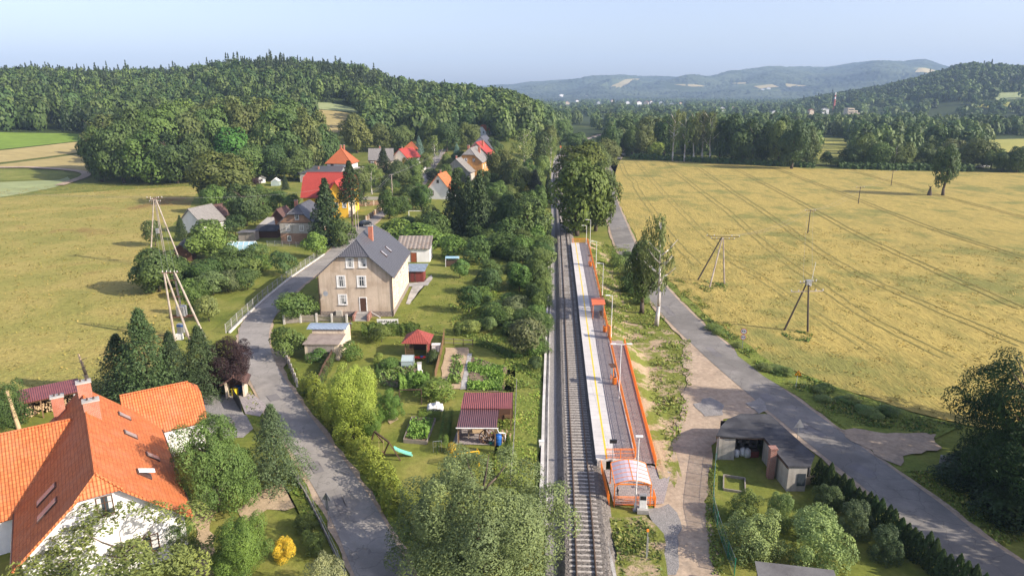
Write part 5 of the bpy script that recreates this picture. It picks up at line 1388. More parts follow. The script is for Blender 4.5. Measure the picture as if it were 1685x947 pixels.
# gazebo
gz = empty('gazebo', 'small wooden gazebo with red hipped roof in the vegetable garden', 'gazebo', (*at(688.5, 581), 0), -.05)
a_ = 1.55; MB().slab([(-2.05, -2.05, 2.25), (2.05, -2.05, 2.25), (0, 0, 3.75)], .07).slab([(2.05, -2.05, 2.25), (2.05, 2.05, 2.25), (0, 0, 3.75)], .07).slab([(2.05, 2.05, 2.25), (-2.05, 2.05, 2.25), (0, 0, 3.75)], .07).slab([(-2.05, 2.05, 2.25), (-2.05, -2.05, 2.25), (0, 0, 3.75)], .07).build('roof', 'tile_brick', gz)
for sx in (-1, 1):
    for sy in (-1, 1): MB().box(sx * a_ - .07, sx * a_ + .07, sy * a_ - .07, sy * a_ + .07, 0, 2.35).build('post', 'wood', gz)
MB().box(a_ - .03, a_ + .03, -a_ + .08, a_ - .08, 0, 2.2).build('side_wall', 'boards_red', gz); MB().box(-a_, a_, a_ - .03, a_ + .03, 0, 2.2).build('back_wall', 'boards_brown', gz)
b = MB()
for k in range(8): b.bar((-a_ + .1 + k * .13, -a_, .1), (-a_ + .35 + k * .13, -a_, 2.1), .025).bar((-a_ + .35 + k * .13, -a_, .1), (-a_ + .1 + k * .13, -a_, 2.1), .025)
b.build('trellis', 'wood', gz); MB().box(-a_, a_, -a_ - .04, -a_ + .04, .0, .12).build('sill_beam', 'wood', gz)

# ------------------------------------------------------------------ 11. tarred garage on the right
ZR = 2.75
def g2(px, py, z): return at(px, py, z, False)
rp_ = [g2(*q, ZR) for q in ((1179, 716), (1186, 701), (1197, 689), (1219, 680), (1266, 680.5), (1341, 748), (1334, 766.5), (1297, 766.5), (1257, 719), (1209, 718.5))]
gb = empty('workshop', 'low workshop with L-shaped black tar roof, open front full of clutter and brick chimney', 'garage', (rp_[0][0], rp_[0][1], 0)); gl = gb.location
loc = [(x - gl.x, y - gl.y) for x, y in rp_]
b = MB(); b.prism(loc[::1], ZR - .14, ZR); rf_ = fixn(b.build('roof', 'tar', gb))
def wall_run(name, pts, z0, z1, th, mat):
    b = MB()
    for p, q in zip(pts, pts[1:]):
        p, q = Vector(p), Vector(q); d = (q - p).normalized(); n = Vector((-d.y, d.x)) * th
        b.prism([tuple(p), tuple(q), tuple(q + n), tuple(p + n)], z0, z1)
    return fixn(b.build(name, mat, gb))
ins = lambda k, f=.035: (loc[k][0] + (sum(q[0] for q in loc) / len(loc) - loc[k][0]) * f, loc[k][1] + (sum(q[1] for q in loc) / len(loc) - loc[k][1]) * f)
wall_run('outer_wall', [ins(0), ins(1), ins(2), ins(3), ins(4), ins(5)], 0, ZR - .15, -.2, 'plaster_grey')
A0 = Vector(ins(0)); A1 = Vector((loc[8][0], loc[8][1] + .15)); dd_ = A1 - A0
wall_run('front_wall', [tuple(A0), tuple(A0 + dd_ * .40)], 0, ZR - .15, .2, 'plaster_grey')
wall_run('wing_wall', [(loc[8][0] + .15, loc[8][1] + .3), (loc[7][0] + .15, loc[7][1] + .12)], 0, ZR - .15, .2, 'plaster_grey')
wall_run('end_wall', [(loc[7][0] + .15, loc[7][1] + .12), (loc[6][0] - .2, loc[6][1] + .12)], 0, ZR - .15, .2, 'plaster_grey')
wall_run('inner_back_wall', [tuple(A0 + dd_ * .3 + Vector((0, 3.6))), tuple(A1 + Vector((1.2, 3.6)))], 0, ZR - .16, .15, 'painted_inside_shade')  # near-black wall colour stands in for the shade of the interior
ew_ = Vector(loc[7]); d7 = (Vector(loc[6]) - ew_)
b = MB(); b.box(ew_.x + d7.x * .5, ew_.x + d7.x * .86, ew_.y + .06, ew_.y + .10, .6, 1.9); b.build('window', 'glass', gb)
cxk = Vector(loc[8]) * .45 + Vector(loc[7]) * .55
MB().box(cxk.x - .7, cxk.x - .1, cxk.y - .3, cxk.y + .3, 0, 3.2).build('chimney', 'brick_old', gb); MB().box(cxk.x - .77, cxk.x - .03, cxk.y - .37, cxk.y + .37, 3.2, 3.35).build('chimney_cap', 'brick_old', gb)
MB().bar((loc[8][0], loc[8][1], ZR - .2), (loc[7][0], loc[7][1], ZR - .2), .05, .18).bar((loc[0][0], loc[0][1], ZR - .2), (loc[8][0], loc[8][1], ZR - .2), .05, .18).build('fascia', 'wood_dark', gb)
def world(p): return (gl.x + p[0], gl.y + p[1])
rgw = random.Random(3)
for i, (f, m, nm, lb_, ct, sz) in enumerate([(.50, 'white_cloth', 'sack', 'white bulging sack at the left of the open workshop front', 'sack', .5), (.66, 'white_cloth', 'sack', 'white sack in the middle of the open workshop front', 'sack', .55), (.74, 'curtain', 'sack', 'grey-white sack leaning behind the middle sack in the workshop', 'sack', .6)]):
    p_ = world(tuple(A0 + dd_ * f + Vector((0, .7 + .3 * (i % 2))))); b = MB().lathe([(.25 * sz * 2, 0), (.34 * sz * 2, .25), (.3 * sz * 2, .7 * sz * 2), (.12, .85 * sz * 2)], (0, 0, 0), 9); tag(b.build(nm, m, None, (*p_, 0), i, smooth=True), lb_, ct)
p_ = world(tuple(A0 + dd_ * .86 + Vector((0, .9)))); cr = empty('crate', 'dark red crate inside the open workshop near the brick chimney', 'crate', (*p_, 0), .1); MB().box(-.6, .6, -.35, .35, 0, .7).build('box', 'boards_red', cr); MB().box(-.64, .64, -.39, .39, .7, .76).build('rim', 'wood_dark', cr)
for i, f in enumerate((.55, .72, .9)):
    p_ = world(tuple(A0 + dd_ * f + Vector((0, 2.2)))); b = MB()
    for s_k in range(4): b.box(-.7, .7, -.25, .25, .45 * s_k + .02, .45 * s_k + .06).box(-.5 + .3 * (s_k % 2), -.1 + .3 * (s_k % 2), -.2, .2, .45 * s_k + .06, .45 * s_k + .3)
    b.box(-.72, -.68, -.25, .25, 0, 1.7).box(.68, .72, -.25, .25, 0, 1.7); tag(b.build('storage_rack', 'wood_grey', None, (*p_, 0)), ['cluttered storage rack at the left inside the workshop', 'cluttered storage rack in the middle of the workshop', 'cluttered storage rack at the right inside the workshop'][i], 'rack')
px_, py_ = at(1322, 800)
for k in range(2):
    pal = empty('pallet', ['wooden pallet leaning against the end wall of the workshop', 'wooden pallet tilted in front of the leaning pallet'][k], 'pallet', (px_ - .5 + .9 * k, py_ - .3 * k + .3, 0), .1 + .2 * k)
    for j in range(7): q = MB().box(-.55, .55, -.02, .02, -.05, .05).build('board', 'wood_pale', pal); q.location = (0, .30 - .065 * j * 1.2, .08 + .18 * j); q.rotation_euler.x = -.3
    for s_ in (-.5, 0, .5): q = MB().bar((s_, .42, 0), (s_, -.14, 1.3), .09, .05).build('bearer', 'wood_pale', pal)
# shed roof at the lower edge
rq = [g2(*q, 2.6) for q in ((1242, 922), (1372, 937))]
a = Vector(rq[0]); c = Vector(rq[1]); sd = empty('garden_shed', 'garden shed with plain grey felt roof at the bottom edge beside the shrubs', 'shed', (a.x, a.y, 0), math.atan2(c.y - a.y, c.x - a.x)); Ls = (c - a).length
MB().slab([(0, -6, 2.2), (Ls, -6, 2.2), (Ls, 0, 2.6), (0, 0, 2.6)], .1).build('roof', 'tar_grey', sd); MB().box(.2, Ls - .2, -5.8, -.2, 0, 2.1).build('wall', 'boards_brown', sd)
x, y = at(1585, 785); tag(MB().box(-.15, .15, -2.2, 2.2, 0, 1.6).build('garden_wall', 'concrete', None, (x, y, 0), .8), 'weathered grey concrete wall half hidden under the dark trees right of the road', 'wall')
# ------------------------------------------------------------------ platform furniture
def lamp(px, pb, pt, z0, label, arm=-0.9, double=False):
    x, y = at(px, pb, z0, False); hgt = zat(y, pt) - z0
    r = empty('street_lamp', label, 'street lamp', (x, y, z0), 0, 'white lamp posts along the platform')
    MB().tube((0, 0, 0), (0, 0, hgt), .065, .04, 8).tube((0, 0, 0), (0, 0, .7), .11, .11, 8).build('pole', 'white_paint', r)
    MB().box(-.2, .2, -.2, .2, -.1, .06).build('base', 'concrete', r)
    for a in ((arm, -arm) if double else (arm,)):
        MB().bar((0, 0, hgt - .04), (a, 0, hgt + .03), .06).build('arm', 'white_paint', r)
        MB().box(a - .32, a + .32, -.13, .13, hgt + .0, hgt + .09).build('lamp_head', 'white_paint', r)
lamp(1045, 838, 718, 0.1, 'nearest white lamp post standing in front of the orange bicycle shelter', .02)
lamp(1018, 661, 566, PZ - .5, 'white lamp post with a double arm standing between platform and ramp', .95, True)
lamp(1005, 557, 486, PZ - .3, 'white lamp post at the upper end of the access ramp', -.7)
lamp(991, 486, 433, PZ, 'white lamp post beside the orange roofed platform shelter')
lamp(980.5, 440, 397, PZ, 'second white lamp post from the far end of the platform')
lamp(970.5, 412, 361.5, PZ, 'tallest white lamp post at the far end of the platform under the big trees')
lamp(964.5, 402, 371, PZ, 'slim white lamp post touching the far end railing of the platform')

# bicycle shelter
bs0 = Vector((*at(1009.7, 830, .1, False), 0)); bs1 = Vector((*at(1073, 833, .1, False), 0))
bx, by = bs0.x, bs0.y; bwid = 3.35; bdep = 3.6
bsh = empty('bicycle_shelter', 'orange framed bicycle shelter with curved translucent roof in front of the platform', 'shelter', (bx, by, .08), -.04)
n = 8; arch = lambda t: (bwid * t, 2.25 + .42 * math.sin(math.pi * t))
b = MB()
for k in range(n):
    (x0, z0), (x1, z1) = arch(k / n), arch((k + 1) / n); b.slab([(x0, -.15, z0), (x1, -.15, z1), (x1, bdep, z1), (x0, bdep, z0)], .02)
b.build('roof', 'poly_roof', bsh)
for j in range(6):
    yy = -.15 + (bdep + .15) * j / 5; MB().path([(arch(k / n)[0], yy, arch(k / n)[1] + .03) for k in range(n + 1)], .02 if 0 < j < 5 else .045, 5).build('roof_rib', 'orange_steel', bsh)
for t in (0, .5, 1): MB().bar((arch(t)[0], -.15, arch(t)[1] - .02), (arch(t)[0], bdep, arch(t)[1] - .02), .07).build('purlin', 'orange_steel', bsh)
for xx in (0.02, bwid - .02):
    for yy in (0, bdep - .1): MB().box(xx - .05, xx + .05, yy - .05, yy + .05, 0, 2.24).build('post', 'orange_steel', bsh)
for yy in (-.02, bdep - .08): MB().bar((0, yy, 2.22), (bwid, yy, 2.22), .09).build('beam', 'orange_steel', bsh)
for xx, sg in ((0.02, 1), (bwid - .02, -1)): MB().bar((xx, 0, 1.9), (xx + sg * .4, 0, 2.22), .05).build('brace', 'orange_steel', bsh)
railing('railing', 'orange railing along the track side of the bicycle shelter', [(bx - .45, by - .1, .1), (bx - .45, by + 6.2, .1)])
railing('railing', 'low orange railing across the front of the bicycle shelter', [(bx + .05, by - .12, .1), (bx + 3.75, by - .2, .1)], .95)
railing('railing', 'very short orange railing piece at the right corner of the bicycle shelter', [(bx + 3.8, by - .2, .1), (bx + 3.85, by + 1.1, .1)], .95)

def bicycle(x, y, z, rz, label):
    r = empty('bicycle', label, 'bicycle', (x, y, z), rz, 'bicycles at the shelter')
    for xx in (-.52, .52):
        w_ = MB(); m = 14
        w_.path([(xx + .33 * math.cos(6.283 * k / m), 0, .34 + .33 * math.sin(6.283 * k / m)) for k in range(m + 1)], .022, 5)
        for k in range(4): w_.tube((xx + .32 * math.cos(k * .785), 0, .34 + .32 * math.sin(k * .785)), (xx - .32 * math.cos(k * .785), 0, .34 - .32 * math.sin(k * .785)), .006, None, 3)
        w_.build('wheel', 'black_paint', r)
    MB().path([(-.52, 0, .34), (-.12, 0, .32), (-.25, 0, .85), (-.52, 0, .34)], .02).path([(-.12, 0, .32), (.36, 0, .78), (-.22, 0, .78)], .022).path([(.52, 0, .34), (.36, 0, .78), (.34, 0, .98)], .02).build('frame', 'black_paint', r)
    MB().path([(.22, -.28, 1.0), (.36, -.1, 1.0), (.36, .1, 1.0), (.22, .28, 1.0)], .016).build('handlebar', 'grey_steel', r); MB().box(-.38, -.12, -.07, .07, .86, .92).build('saddle', 'black_paint', r)
bicycle(bx + .55, by + 1.3, .08, 1.5, 'dark bicycle parked at the track side of the bicycle shelter')
bicycle(bx + 3.55, by + 2.6, .08, 1.75, 'dark bicycle standing on the right outer side of the bicycle shelter')

# info column, display, boards, bins, bench
x, y = at(1057, 842); kc = empty('ticket_column', 'white information column with dark screen on a concrete block', 'kiosk', (x, y, .05), -.1)
MB().box(-.5, .5, -.45, .45, 0, .42).build('base', 'concrete', kc); MB().box(-.32, .32, -.16, .16, .42, 1.75).build('body', 'white_paint', kc, bevel=.03); MB().box(-.27, .27, -.175, -.163, 1.30, 1.68).build('screen', 'black_paint', kc); MB().box(-.34, .34, -.2, .18, 1.752, 1.82).build('hood', 'grey_steel', kc)
x, y = at(1001, 757, .1, False); ds = empty('display_post', 'slim post with small dark display board at the near end of the platform', 'display', (x + .1, 61.05, .1), 0)
MB().tube((0, 0, 0), (0, 0, 3.1), .045, .04, 7).build('pole', 'grey_steel', ds); MB().box(-.35, .35, -.1, .1, 3.1, 3.45).build('board', 'black_paint', ds)
x, y = at(1063, 920); pp = empty('marker_post', 'thin dark post with orange tip standing in the grass island', 'post', (x, y, .05), 0); MB().tube((0, 0, 0), (0, 0, 2.6), .05, .04, 7).tube((.12, .1, 0), (.12, .1, 2.0), .03).build('pole', 'grey_steel', pp); MB().box(-.09, .09, -.06, .06, 2.6, 2.8).build('tip', 'orange_steel', pp)
for px, pb, lb_, lb2 in ((1011, 632, 'orange litter bin next to the notice board nearest the ramp foot', 'tilted-topped notice board by the bin nearest the camera on the platform'), (995, 546, 'orange litter bin halfway along the platform', None), (971.5, 438, 'orange litter bin at the far end of the platform', 'notice board beside the far litter bin on the platform')):
    x, y = at(px, pb, PZ, False); t_ = empty('litter_bin', lb_, 'litter bin', (x, y, PZ), 0, 'orange bins on the platform')
    MB().lathe([(.26, .08), (.28, .15), (.29, .95), (.31, 1.0)], (0, 0, 0), 10).build('body', 'orange_steel', t_); MB().lathe([(.24, 0.962), (.24, 1.004)], (0, 0, 0), 10).build('opening', 'black_paint', t_); MB().tube((0, 0, 0), (0, 0, .1), .1).build('foot', 'grey_steel', t_)
    if lb2:
        nb_ = empty('notice_board', lb2, 'notice board', (x - .15, y + 1.1, PZ), -1.45, 'notice boards on the platform')
        for sx in (-.55, .55): MB().box(sx - .05, sx + .05, -.05, .05, 0, 2.1).build('post', 'orange_steel', nb_)
        MB().box(-.5, .5, -.05, .05, .8, 2.0).build('board', 'boards_brown', nb_); MB().slab([(-.65, -.35, 2.1), (.65, -.35, 2.1), (.65, .35, 2.16), (-.65, .35, 2.16)], .05).build('hood', 'boards_brown', nb_); MB().box(-.45, .45, -.062, -.053, .85, 1.95).build('poster', 'white_paint', nb_)
for px, pb, lb_ in ((1002, 556, 'tall narrow orange info stand by the railing halfway along the platform'),):
    x, y = at(px, pb, PZ, False); o = empty('info_stand', lb_, 'info stand', (x, y, PZ), -1.4); MB().box(-.55, .55, -.06, .06, .15, 2.0).build('panel', 'orange_steel', o); MB().box(-.5, .5, -.1, .1, 0, .15).build('foot', 'orange_steel', o)
# waiting shelter with orange roof
x, y = at(984, 521, PZ, False); sx0 = pe(y) + 1.95
ws_ = empty('waiting_shelter', 'small waiting shelter with bright orange-red striped roof halfway along the platform', 'shelter', (sx0, y - 1.2, PZ), -.06)
for k in range(3): MB().slab([(-.1, 1.25 * k + .03, 2.45), (2.05, 1.25 * k + .03, 2.6), (2.05, 1.25 * k + 1.22, 2.6), (-.1, 1.25 * k + 1.22, 2.45)], .07).build('roof_panel', 'orange_roof', ws_)
for xx, yy in ((.1, .15), (.1, 3.6), (1.85, .15), (1.85, 3.6)): MB().box(xx - .04, xx + .04, yy - .04, yy + .04, 0, 2.42).build('post', 'orange_steel', ws_)
MB().box(1.82, 1.86, .2, 3.55, .3, 2.2).build('glass_wall', 'poly_clear', ws_); MB().box(1.3, 1.75, .5, 3.2, .42, .48).build('bench_seat', 'wood', ws_); MB().box(.2, 1.8, 3.58, 3.62, .3, 2.2).build('end_glass', 'poly_clear', ws_)

# trackside marker, white cabinet
for px, pb, lb_ in ((891, 735, 'small white trackside marker stone beside the drainage channel'), (904, 402, 'white trackside cabinet near the far end of the channel')):
    x, y = at(px, pb); o = MB().box(-.25, .25, -.2, .2, 0, .7).box(-.29, .29, -.24, .24, .7, .76).build('marker_stone', 'white_paint', None, (x, y, 0)); tag(o, lb_, 'marker')
x, y = at(929, 247); x2, z2 = xt(y) - 4, h1(xt(y) - 4, y)
o = empty('track_signal', 'small red and white board beside the railway curve at the wood', 'track sign', (x2, y, z2)); MB().tube((0, 0, 0), (0, 0, 2.6), .08).build('pole', 'white_paint', o); MB().box(-.5, .5, -.05, .05, 1.6, 2.8).build('board', 'orange_roof', o)

# ------------------------------------------------------------------ power poles
nmat('pole_concrete', (0.33, 0.28, 0.23), (0.43, 0.37, 0.31), 2.0, 0.9, 0.2, c3=(0.27, 0.22, 0.18), s3=.7)
plain('pole_wood', (0.085, 0.065, 0.052), 0.9); plain('rust', (0.16, 0.075, 0.05), 0.8, .3); plain('porcelain', (0.55, 0.52, 0.48), .3); plain('cable', (0.28, 0.28, 0.27), .6)
def insul(b, x, y, z): b.lathe([(.03, 0), (.09, .04), (.05, .1), (.10, .14), (.06, .2), (.09, .24), (.03, .3)], (x, y, z), 7)
def pole(name, label, legs, top, arms, mat, group=None, ladder=(), extra=None):
    """splayed legs from ground points to a common head; arms = (z offset, half length, angle)"""
    tx, ty, tz = top; zb = h1(tx, ty); r = empty(name, label, 'power pole', (tx, ty, zb), 0, group); H_ = tz - zb
    for i, (lx, ly) in enumerate(legs):
        p = Vector((lx - tx, ly - ty, 0)); q = Vector((p.x * .06, p.y * .06, H_ * .98)); b = MB()
        if i in ladder:
            u = Vector((1, 0, 0))
            for s_ in (-1, 1): b.bar(p + u * .2 * s_, q + u * .12 * s_, .10, .12)
            for k in range(1, 24): c = p + (q - p) * k / 24; b.bar(c - u * .18, c + u * .18, .06)
        else: b.tube(p, q, .17, .12, 8)
        b.build('leg', mat, r)
    for dz, hl, a in arms:
        c, s_ = math.cos(a), math.sin(a); MB().bar((-c * hl, -s_ * hl, H_ + dz), (c * hl, s_ * hl, H_ + dz), .1, .12).build('crossarm', 'rust' if mat != 'pole_wood' else 'pole_wood', r)
        b = MB()
        for t in (-1, -.55, .55, 1): insul(b, c * hl * t, s_ * hl * t, H_ + dz + .05)
        b.build('insulator', 'porcelain', r)
    return r
def gtop(px, pb, pt): x, y = at(px, pb); return (x, y, zat(y, pt))
tp = gtop(270, 436, 325)
p1 = pole('power_pole', 'tall splayed power pole with ladder-like middle leg at the edge of the dry meadow', [at(247, 440), at(274, 436), at(302, 444)], tp, [(-.1, 1.5, .15), (-.9, 1.1, .15), (-.3, 1.2, 1.4)], 'pole_concrete', ladder=(1,))
MB().box(-.6, .0, -.35, .35, 7.2, 8.2).build('switch_box', 'grey_steel', p1)
tx, ty = at(301, 556); tz = zat(ty, 449)
tr = empty('transformer_pole', 'four-legged concrete transformer pole with grey switch boxes among the spruces', 'power pole', (tx, ty, 0))
gA, gB = at(288, 560), at(317, 560); L_ = lambda p: Vector((p[0] - tx, p[1] - ty, 0)); zt = tz
for p, q in ((L_(gA), Vector((-1.5, 0, zt))), (L_(gB) + Vector((-.3, -.2, 0)), Vector((-1.3, .1, zt))), (Vector((.2, .8, 0)), Vector((-.2, .4, zt))), (L_(gB) + Vector((1.6, .8, 0)), Vector((0, .3, zt)))): MB().tube(p, q, .19, .13, 8).build('leg', 'pole_concrete', tr)
MB().bar((-1.9, 0, zt), (.5, .4, zt), .14).bar((-1.7, 0, 3.4), (1.7, .3, 3.4), .12, .2).bar((-1.7, .9, 3.4), (1.7, 1.1, 3.4), .12, .2).bar((-.9, 0, 6.7), (.9, .3, 6.7), .12).bar((-1.5, .0, zt - 1.2), (.3, .4, zt - 1.2), .10).build('platform_beam', 'rust', tr)
MB().box(-.55, .75, .1, 1.0, 3.5, 5.1).build('transformer', 'grey_steel', tr, bevel=.05); b = MB()
for k in range(6): b.box(-.45 + .2 * k, -.37 + .2 * k, .02, .09, 3.6, 5.0)
b.build('cooling_fin', 'grey_steel', tr); b = MB(); [insul(b, xx, .5, 5.1) for xx in (-.3, .1, .5)]; [insul(b, xx, .2, zt + .05) for xx in (-1.8, -1.2, -.6, 0, .4)]; b.build('insulator', 'porcelain', tr)
MB().box(-.55, .55, -.45, .25, 1.0, 2.4).build('switch_cabinet', 'grey_steel', tr, bevel=.04); MB().box(-.7, .3, -.9, -.3, .0, .95).build('lower_cabinet', 'white_paint', tr, bevel=.04); MB().box(-.5, .5, -.46, -.455, 2.0, 2.3).build('blue_label', 'blue_plastic', tr)
tp = gtop(1172, 463, 389); pr1 = pole('power_pole', 'dark power pole on three splayed legs in the grain field nearest the birch', [at(1148, 461), at(1167.6, 473), at(1192, 468.5)], (at(1172, 463)[0] + 1.4, tp[1], tp[2]), [(0, 3.1, -.15), (-.5, 2.2, -.15)], 'pole_wood', ladder=())
for o in pr1.children:
    if o.name.startswith('leg') and o != [c for c in pr1.children if c.name.startswith('leg')][0]: o.data.materials[0] = M['pole_concrete']
tp = gtop(1314, 545, 463); pr2 = pole('power_pole', 'weathered power pole on two splayed legs with cluttered head in the grain field', [at(1290, 544), at(1329, 547)], (at(1320, 545)[0], tp[1], tp[2]), [(-.1, 1.5, .3), (-1.6, 2.6, .1), (-.5, 1.2, 1.5)], 'pole_wood'); MB().tube((.5, 0, 8.5), (.8, 0, 11.4), .03).build('rod', 'white_paint', pr2); MB().box(-.35, .45, -.3, .3, 7.7, 8.5).build('switch_gear', 'grey_steel', pr2)
pr2.children[1].data.materials[0] = M['pole_concrete']
def single_pole(px, pb, pt, label, arm=1.2, mat='pole_wood', r0=.16, nm='power_pole'):
    x, y = at(px, pb); z = h1(x, y); hh = zat(y, pt) - z; r = empty(nm, label, 'power pole', (x, y, z)); MB().tube((0, 0, 0), (0, 0, hh), r0, r0 * .6, 8).build('pole', mat, r)
    if arm:
        MB().bar((-arm, 0, hh - .3), (arm, 0, hh - .3), .1).build('crossarm', 'rust', r); b = MB(); [insul(b, t, 0, hh - .24) for t in (-arm, 0, arm)]; b.build('insulator', 'porcelain', r)
    return r, (x, y, z + hh)
_, q3 = single_pole(1329, 384, 345, 'slim single power pole standing alone in the middle of the grain field', 1.3); _, q4 = single_pole(1412, 336, 307, 'small distant power pole in the far half of the grain field', 1.3); _, q5 = single_pole(1466, 306, 280, 'farthest power pole at the back edge of the grain field', 1.3)
_, v1 = single_pole(646, 329, 287, 'pale concrete street pole carrying the village wires beside the bend of the street', .5, 'pole_concrete', .2, 'utility_pole')
_, v2 = single_pole(590, 378, 337, 'thin grey utility pole beside the garden wall below the spruces', 0, 'pole_concrete', .12, 'utility_pole'); _, v3 = single_pole(586, 379, 334, 'second thin utility pole right beside its twin below the spruces', 0, 'pole_concrete', .12, 'utility_pole'); _, v4 = single_pole(727, 262, 246, 'pole with a white lamp at the upper village street', .5, 'pole_concrete', .15, 'utility_pole')
def wires(name, label, a, b, offs, sag=1.2, r=.012):
    m = MB()
    for o in offs:
        p, q = Vector(a) + Vector(o), Vector(b) + Vector(o); m.path([p + (q - p) * t - Vector((0, 0, 4 * sag * t * (1 - t))) for t in [k / 10 for k in range(11)]], r, 4)
    return tag(m.build(name, 'cable'), label, 'power line')
t1 = Vector(p1.location) + Vector((0, 0, gtop(270, 436, 325)[2] - h1(*p1.location[:2])))
wires('overhead_wire', 'overhead wires running from the tall splayed pole across the dry meadow to the left', t1, (-230, 230, 14), [(-.3, 1.2, .1), (0, 0, .2), (.3, -1.2, .1)], 3)
wires('overhead_wire', 'overhead wires between the tall splayed pole and the transformer pole', t1, (tx - .7, ty, tz), [(-.9, 0, .1), (0, 0, .1), (.9, 0, .1)], .6)
wires('overhead_wire', 'overhead wires crossing gardens from the tall splayed pole towards the village', t1, (v1[0], v1[1], v1[2]), [(0, -.5, 0), (0, .5, 0)], 2.5, .008)
wires('overhead_wire', 'pale village wires rising from the street pole towards the upper street', v1, v4, [(-.4, 0, 0), (.4, 0, 0)], 1.0, .02)
wires('overhead_wire', 'pale village wires from the street pole down to the spruces', v1, (v2[0], v2[1], v2[2] + .5), [(-.4, 0, 0), (.4, 0, 0)], .8, .02)
tr1 = (pr1.location.x, pr1.location.y, gtop(1172, 463, 389)[2]); tr2 = (pr2.location.x, pr2.location.y, gtop(1314, 545, 463)[2])
wires('overhead_wire', 'overhead wires from the three-legged field pole to the single field pole', tr1, q3, [(-1, 0, .3), (1, 0, .3)], 2); wires('overhead_wire', 'thin overhead wires between the single field pole and the distant field poles', q3, q4, [(-1, 0, .1), (1, 0, .1)], 2); wires('overhead_wire', 'farthest thin overhead wires over the back of the grain field', q4, q5, [(-1, 0, .1), (1, 0, .1)], 2)
wires('overhead_wire', 'overhead wires from the two-legged field pole towards the single field pole', tr2, q3, [(-.8, 0, .2), (.8, 0, .2)], 2.2)

# ------------------------------------------------------------------ road signs
plain('sign_red', (0.62, 0.02, 0.02), .4); plain('sign_yellow', (0.85, 0.50, 0.02), .4)
def text(body, size, mat, parent, loc, rot=(math.pi / 2, 0, 0)):
    c = bpy.data.curves.new('lettering', 'FONT'); c.body = body; c.size = size; c.align_x = 'CENTER'; c.align_y = 'CENTER'; c.extrude = .003
    o = bpy.data.objects.new('lettering', c); COL.objects.link(o); o.parent = parent; o.location = loc; o.rotation_euler = rot; o.data.materials.append(M[mat]); return o
def disc(r0, r1, y0, y1, n=24):
    b = MB()
    for k in range(n):
        a0, a1 = 6.2832 * k / n, 6.2832 * (k + 1) / n; P4 = lambda r, a, yy: (r * math.cos(a), yy, r * math.sin(a))
        b.face([P4(r0, a0, y0), P4(r1, a0, y0), P4(r1, a1, y0), P4(r0, a1, y0)] if r0 > 0 else [P4(r1, a0, y0), P4(r1, a1, y0), (0, y0, 0)]); b.face([P4(r1, a0, y0), P4(r1, a0, y1), P4(r1, a1, y1), P4(r1, a1, y0)])
        b.face([P4(r1, a0, y1), (0, y1, 0), P4(r1, a1, y1)])
    return b
x, y = at(1221, 575); sg = empty('road_sign', 'post with two round red-rimmed prohibition signs at the field edge', 'road sign', (x, y, 0), -.3); zt = zat(y, 544)
MB().tube((0, 0, 0), (0, 0, zt + .3), .035).build('pole', 'grey_steel', sg)
for zz, rr_, nm in ((zt - .05, .46, 'upper_plate'), (zt - .98, .40, 'lower_plate')):
    o = disc(0, rr_ * .82, -.05, -.03).build(nm, 'white_paint', sg); o.location.z = zz; q = disc(rr_ * .80, rr_, -.045, -.03).build('rim', 'sign_red', o)
    b = MB()
    for xx in (-.16, .12): b.box(xx - .09, xx + .09, -.056, -.052, -.06, .05).box(xx - .07, xx + .07, -.056, -.052, .05, .1)
    b.build('car_symbol', 'black_paint', o)
x, y = at(1309, 638); sy = empty('road_sign', 'small yellow warning triangle on a thin post in the green verge', 'road sign', (x, y, 0), -.25); zt = zat(y, 613)
MB().tube((0, 0, 0), (.1, 0, zt), .03).build('pole', 'white_paint', sy)
def tri(r, y0, y1, z=0):
    b = MB(); p = [(r * math.cos(a), r * math.sin(a)) for a in (math.pi / 2, math.pi * 7 / 6, math.pi * 11 / 6)]
    b.face([(x, y0, q + z) for x, q in p]); b.face([(x, y1, q + z) for x, q in reversed(p)])
    for i in range(3): b.face([(p[i][0], y0, p[i][1] + z), (p[i][0], y1, p[i][1] + z), (p[(i + 1) % 3][0], y1, p[(i + 1) % 3][1] + z), (p[(i + 1) % 3][0], y0, p[(i + 1) % 3][1] + z)])
    return b
o = tri(.50, -.05, -.03).build('plate', 'sign_red', sy); o.location = (.1, 0, zt - .1); q = tri(.41, -.057, -.052).build('face', 'sign_yellow', o); b = MB().box(-.04, .04, -.064, -.06, -.05, .16).box(-.10, .06, -.064, -.06, -.1, -.03); b.build('symbol', 'black_paint', o)
x, y = at(1312, 722); s3 = empty('road_sign', 'grey back of a triangular road sign beside the workshop roof', 'road sign', (x, y, 0), .1); zt = zat(y, 692); MB().tube((0, 0, 0), (0, 0, zt), .035).build('pole', 'grey_steel', s3); o = tri(.72, -.06, -.04).build('plate', 'sign_back', s3); o.location.z = zt - .45
x, y = at(541, 858); s4 = empty('road_sign', 'pale back of a triangular road sign with a strip sign below at the village road', 'road sign', (x, y, 0), -.3); zt = zat(y, 812); MB().tube((0, 0, 0), (0, 0, zt), .035).build('pole', 'grey_steel', s4); o = tri(.52, -.06, -.04).build('plate', 'sign_back', s4); o.location.z = zt - .32; MB().box(-.15, .15, -.06, -.04, zt - 1.6, zt - .62).build('strip_plate', 'sign_back', s4); MB().box(-.035, .035, -.09, -.061, zt - .6, zt + .1).build('bracket', 'black_paint', s4)

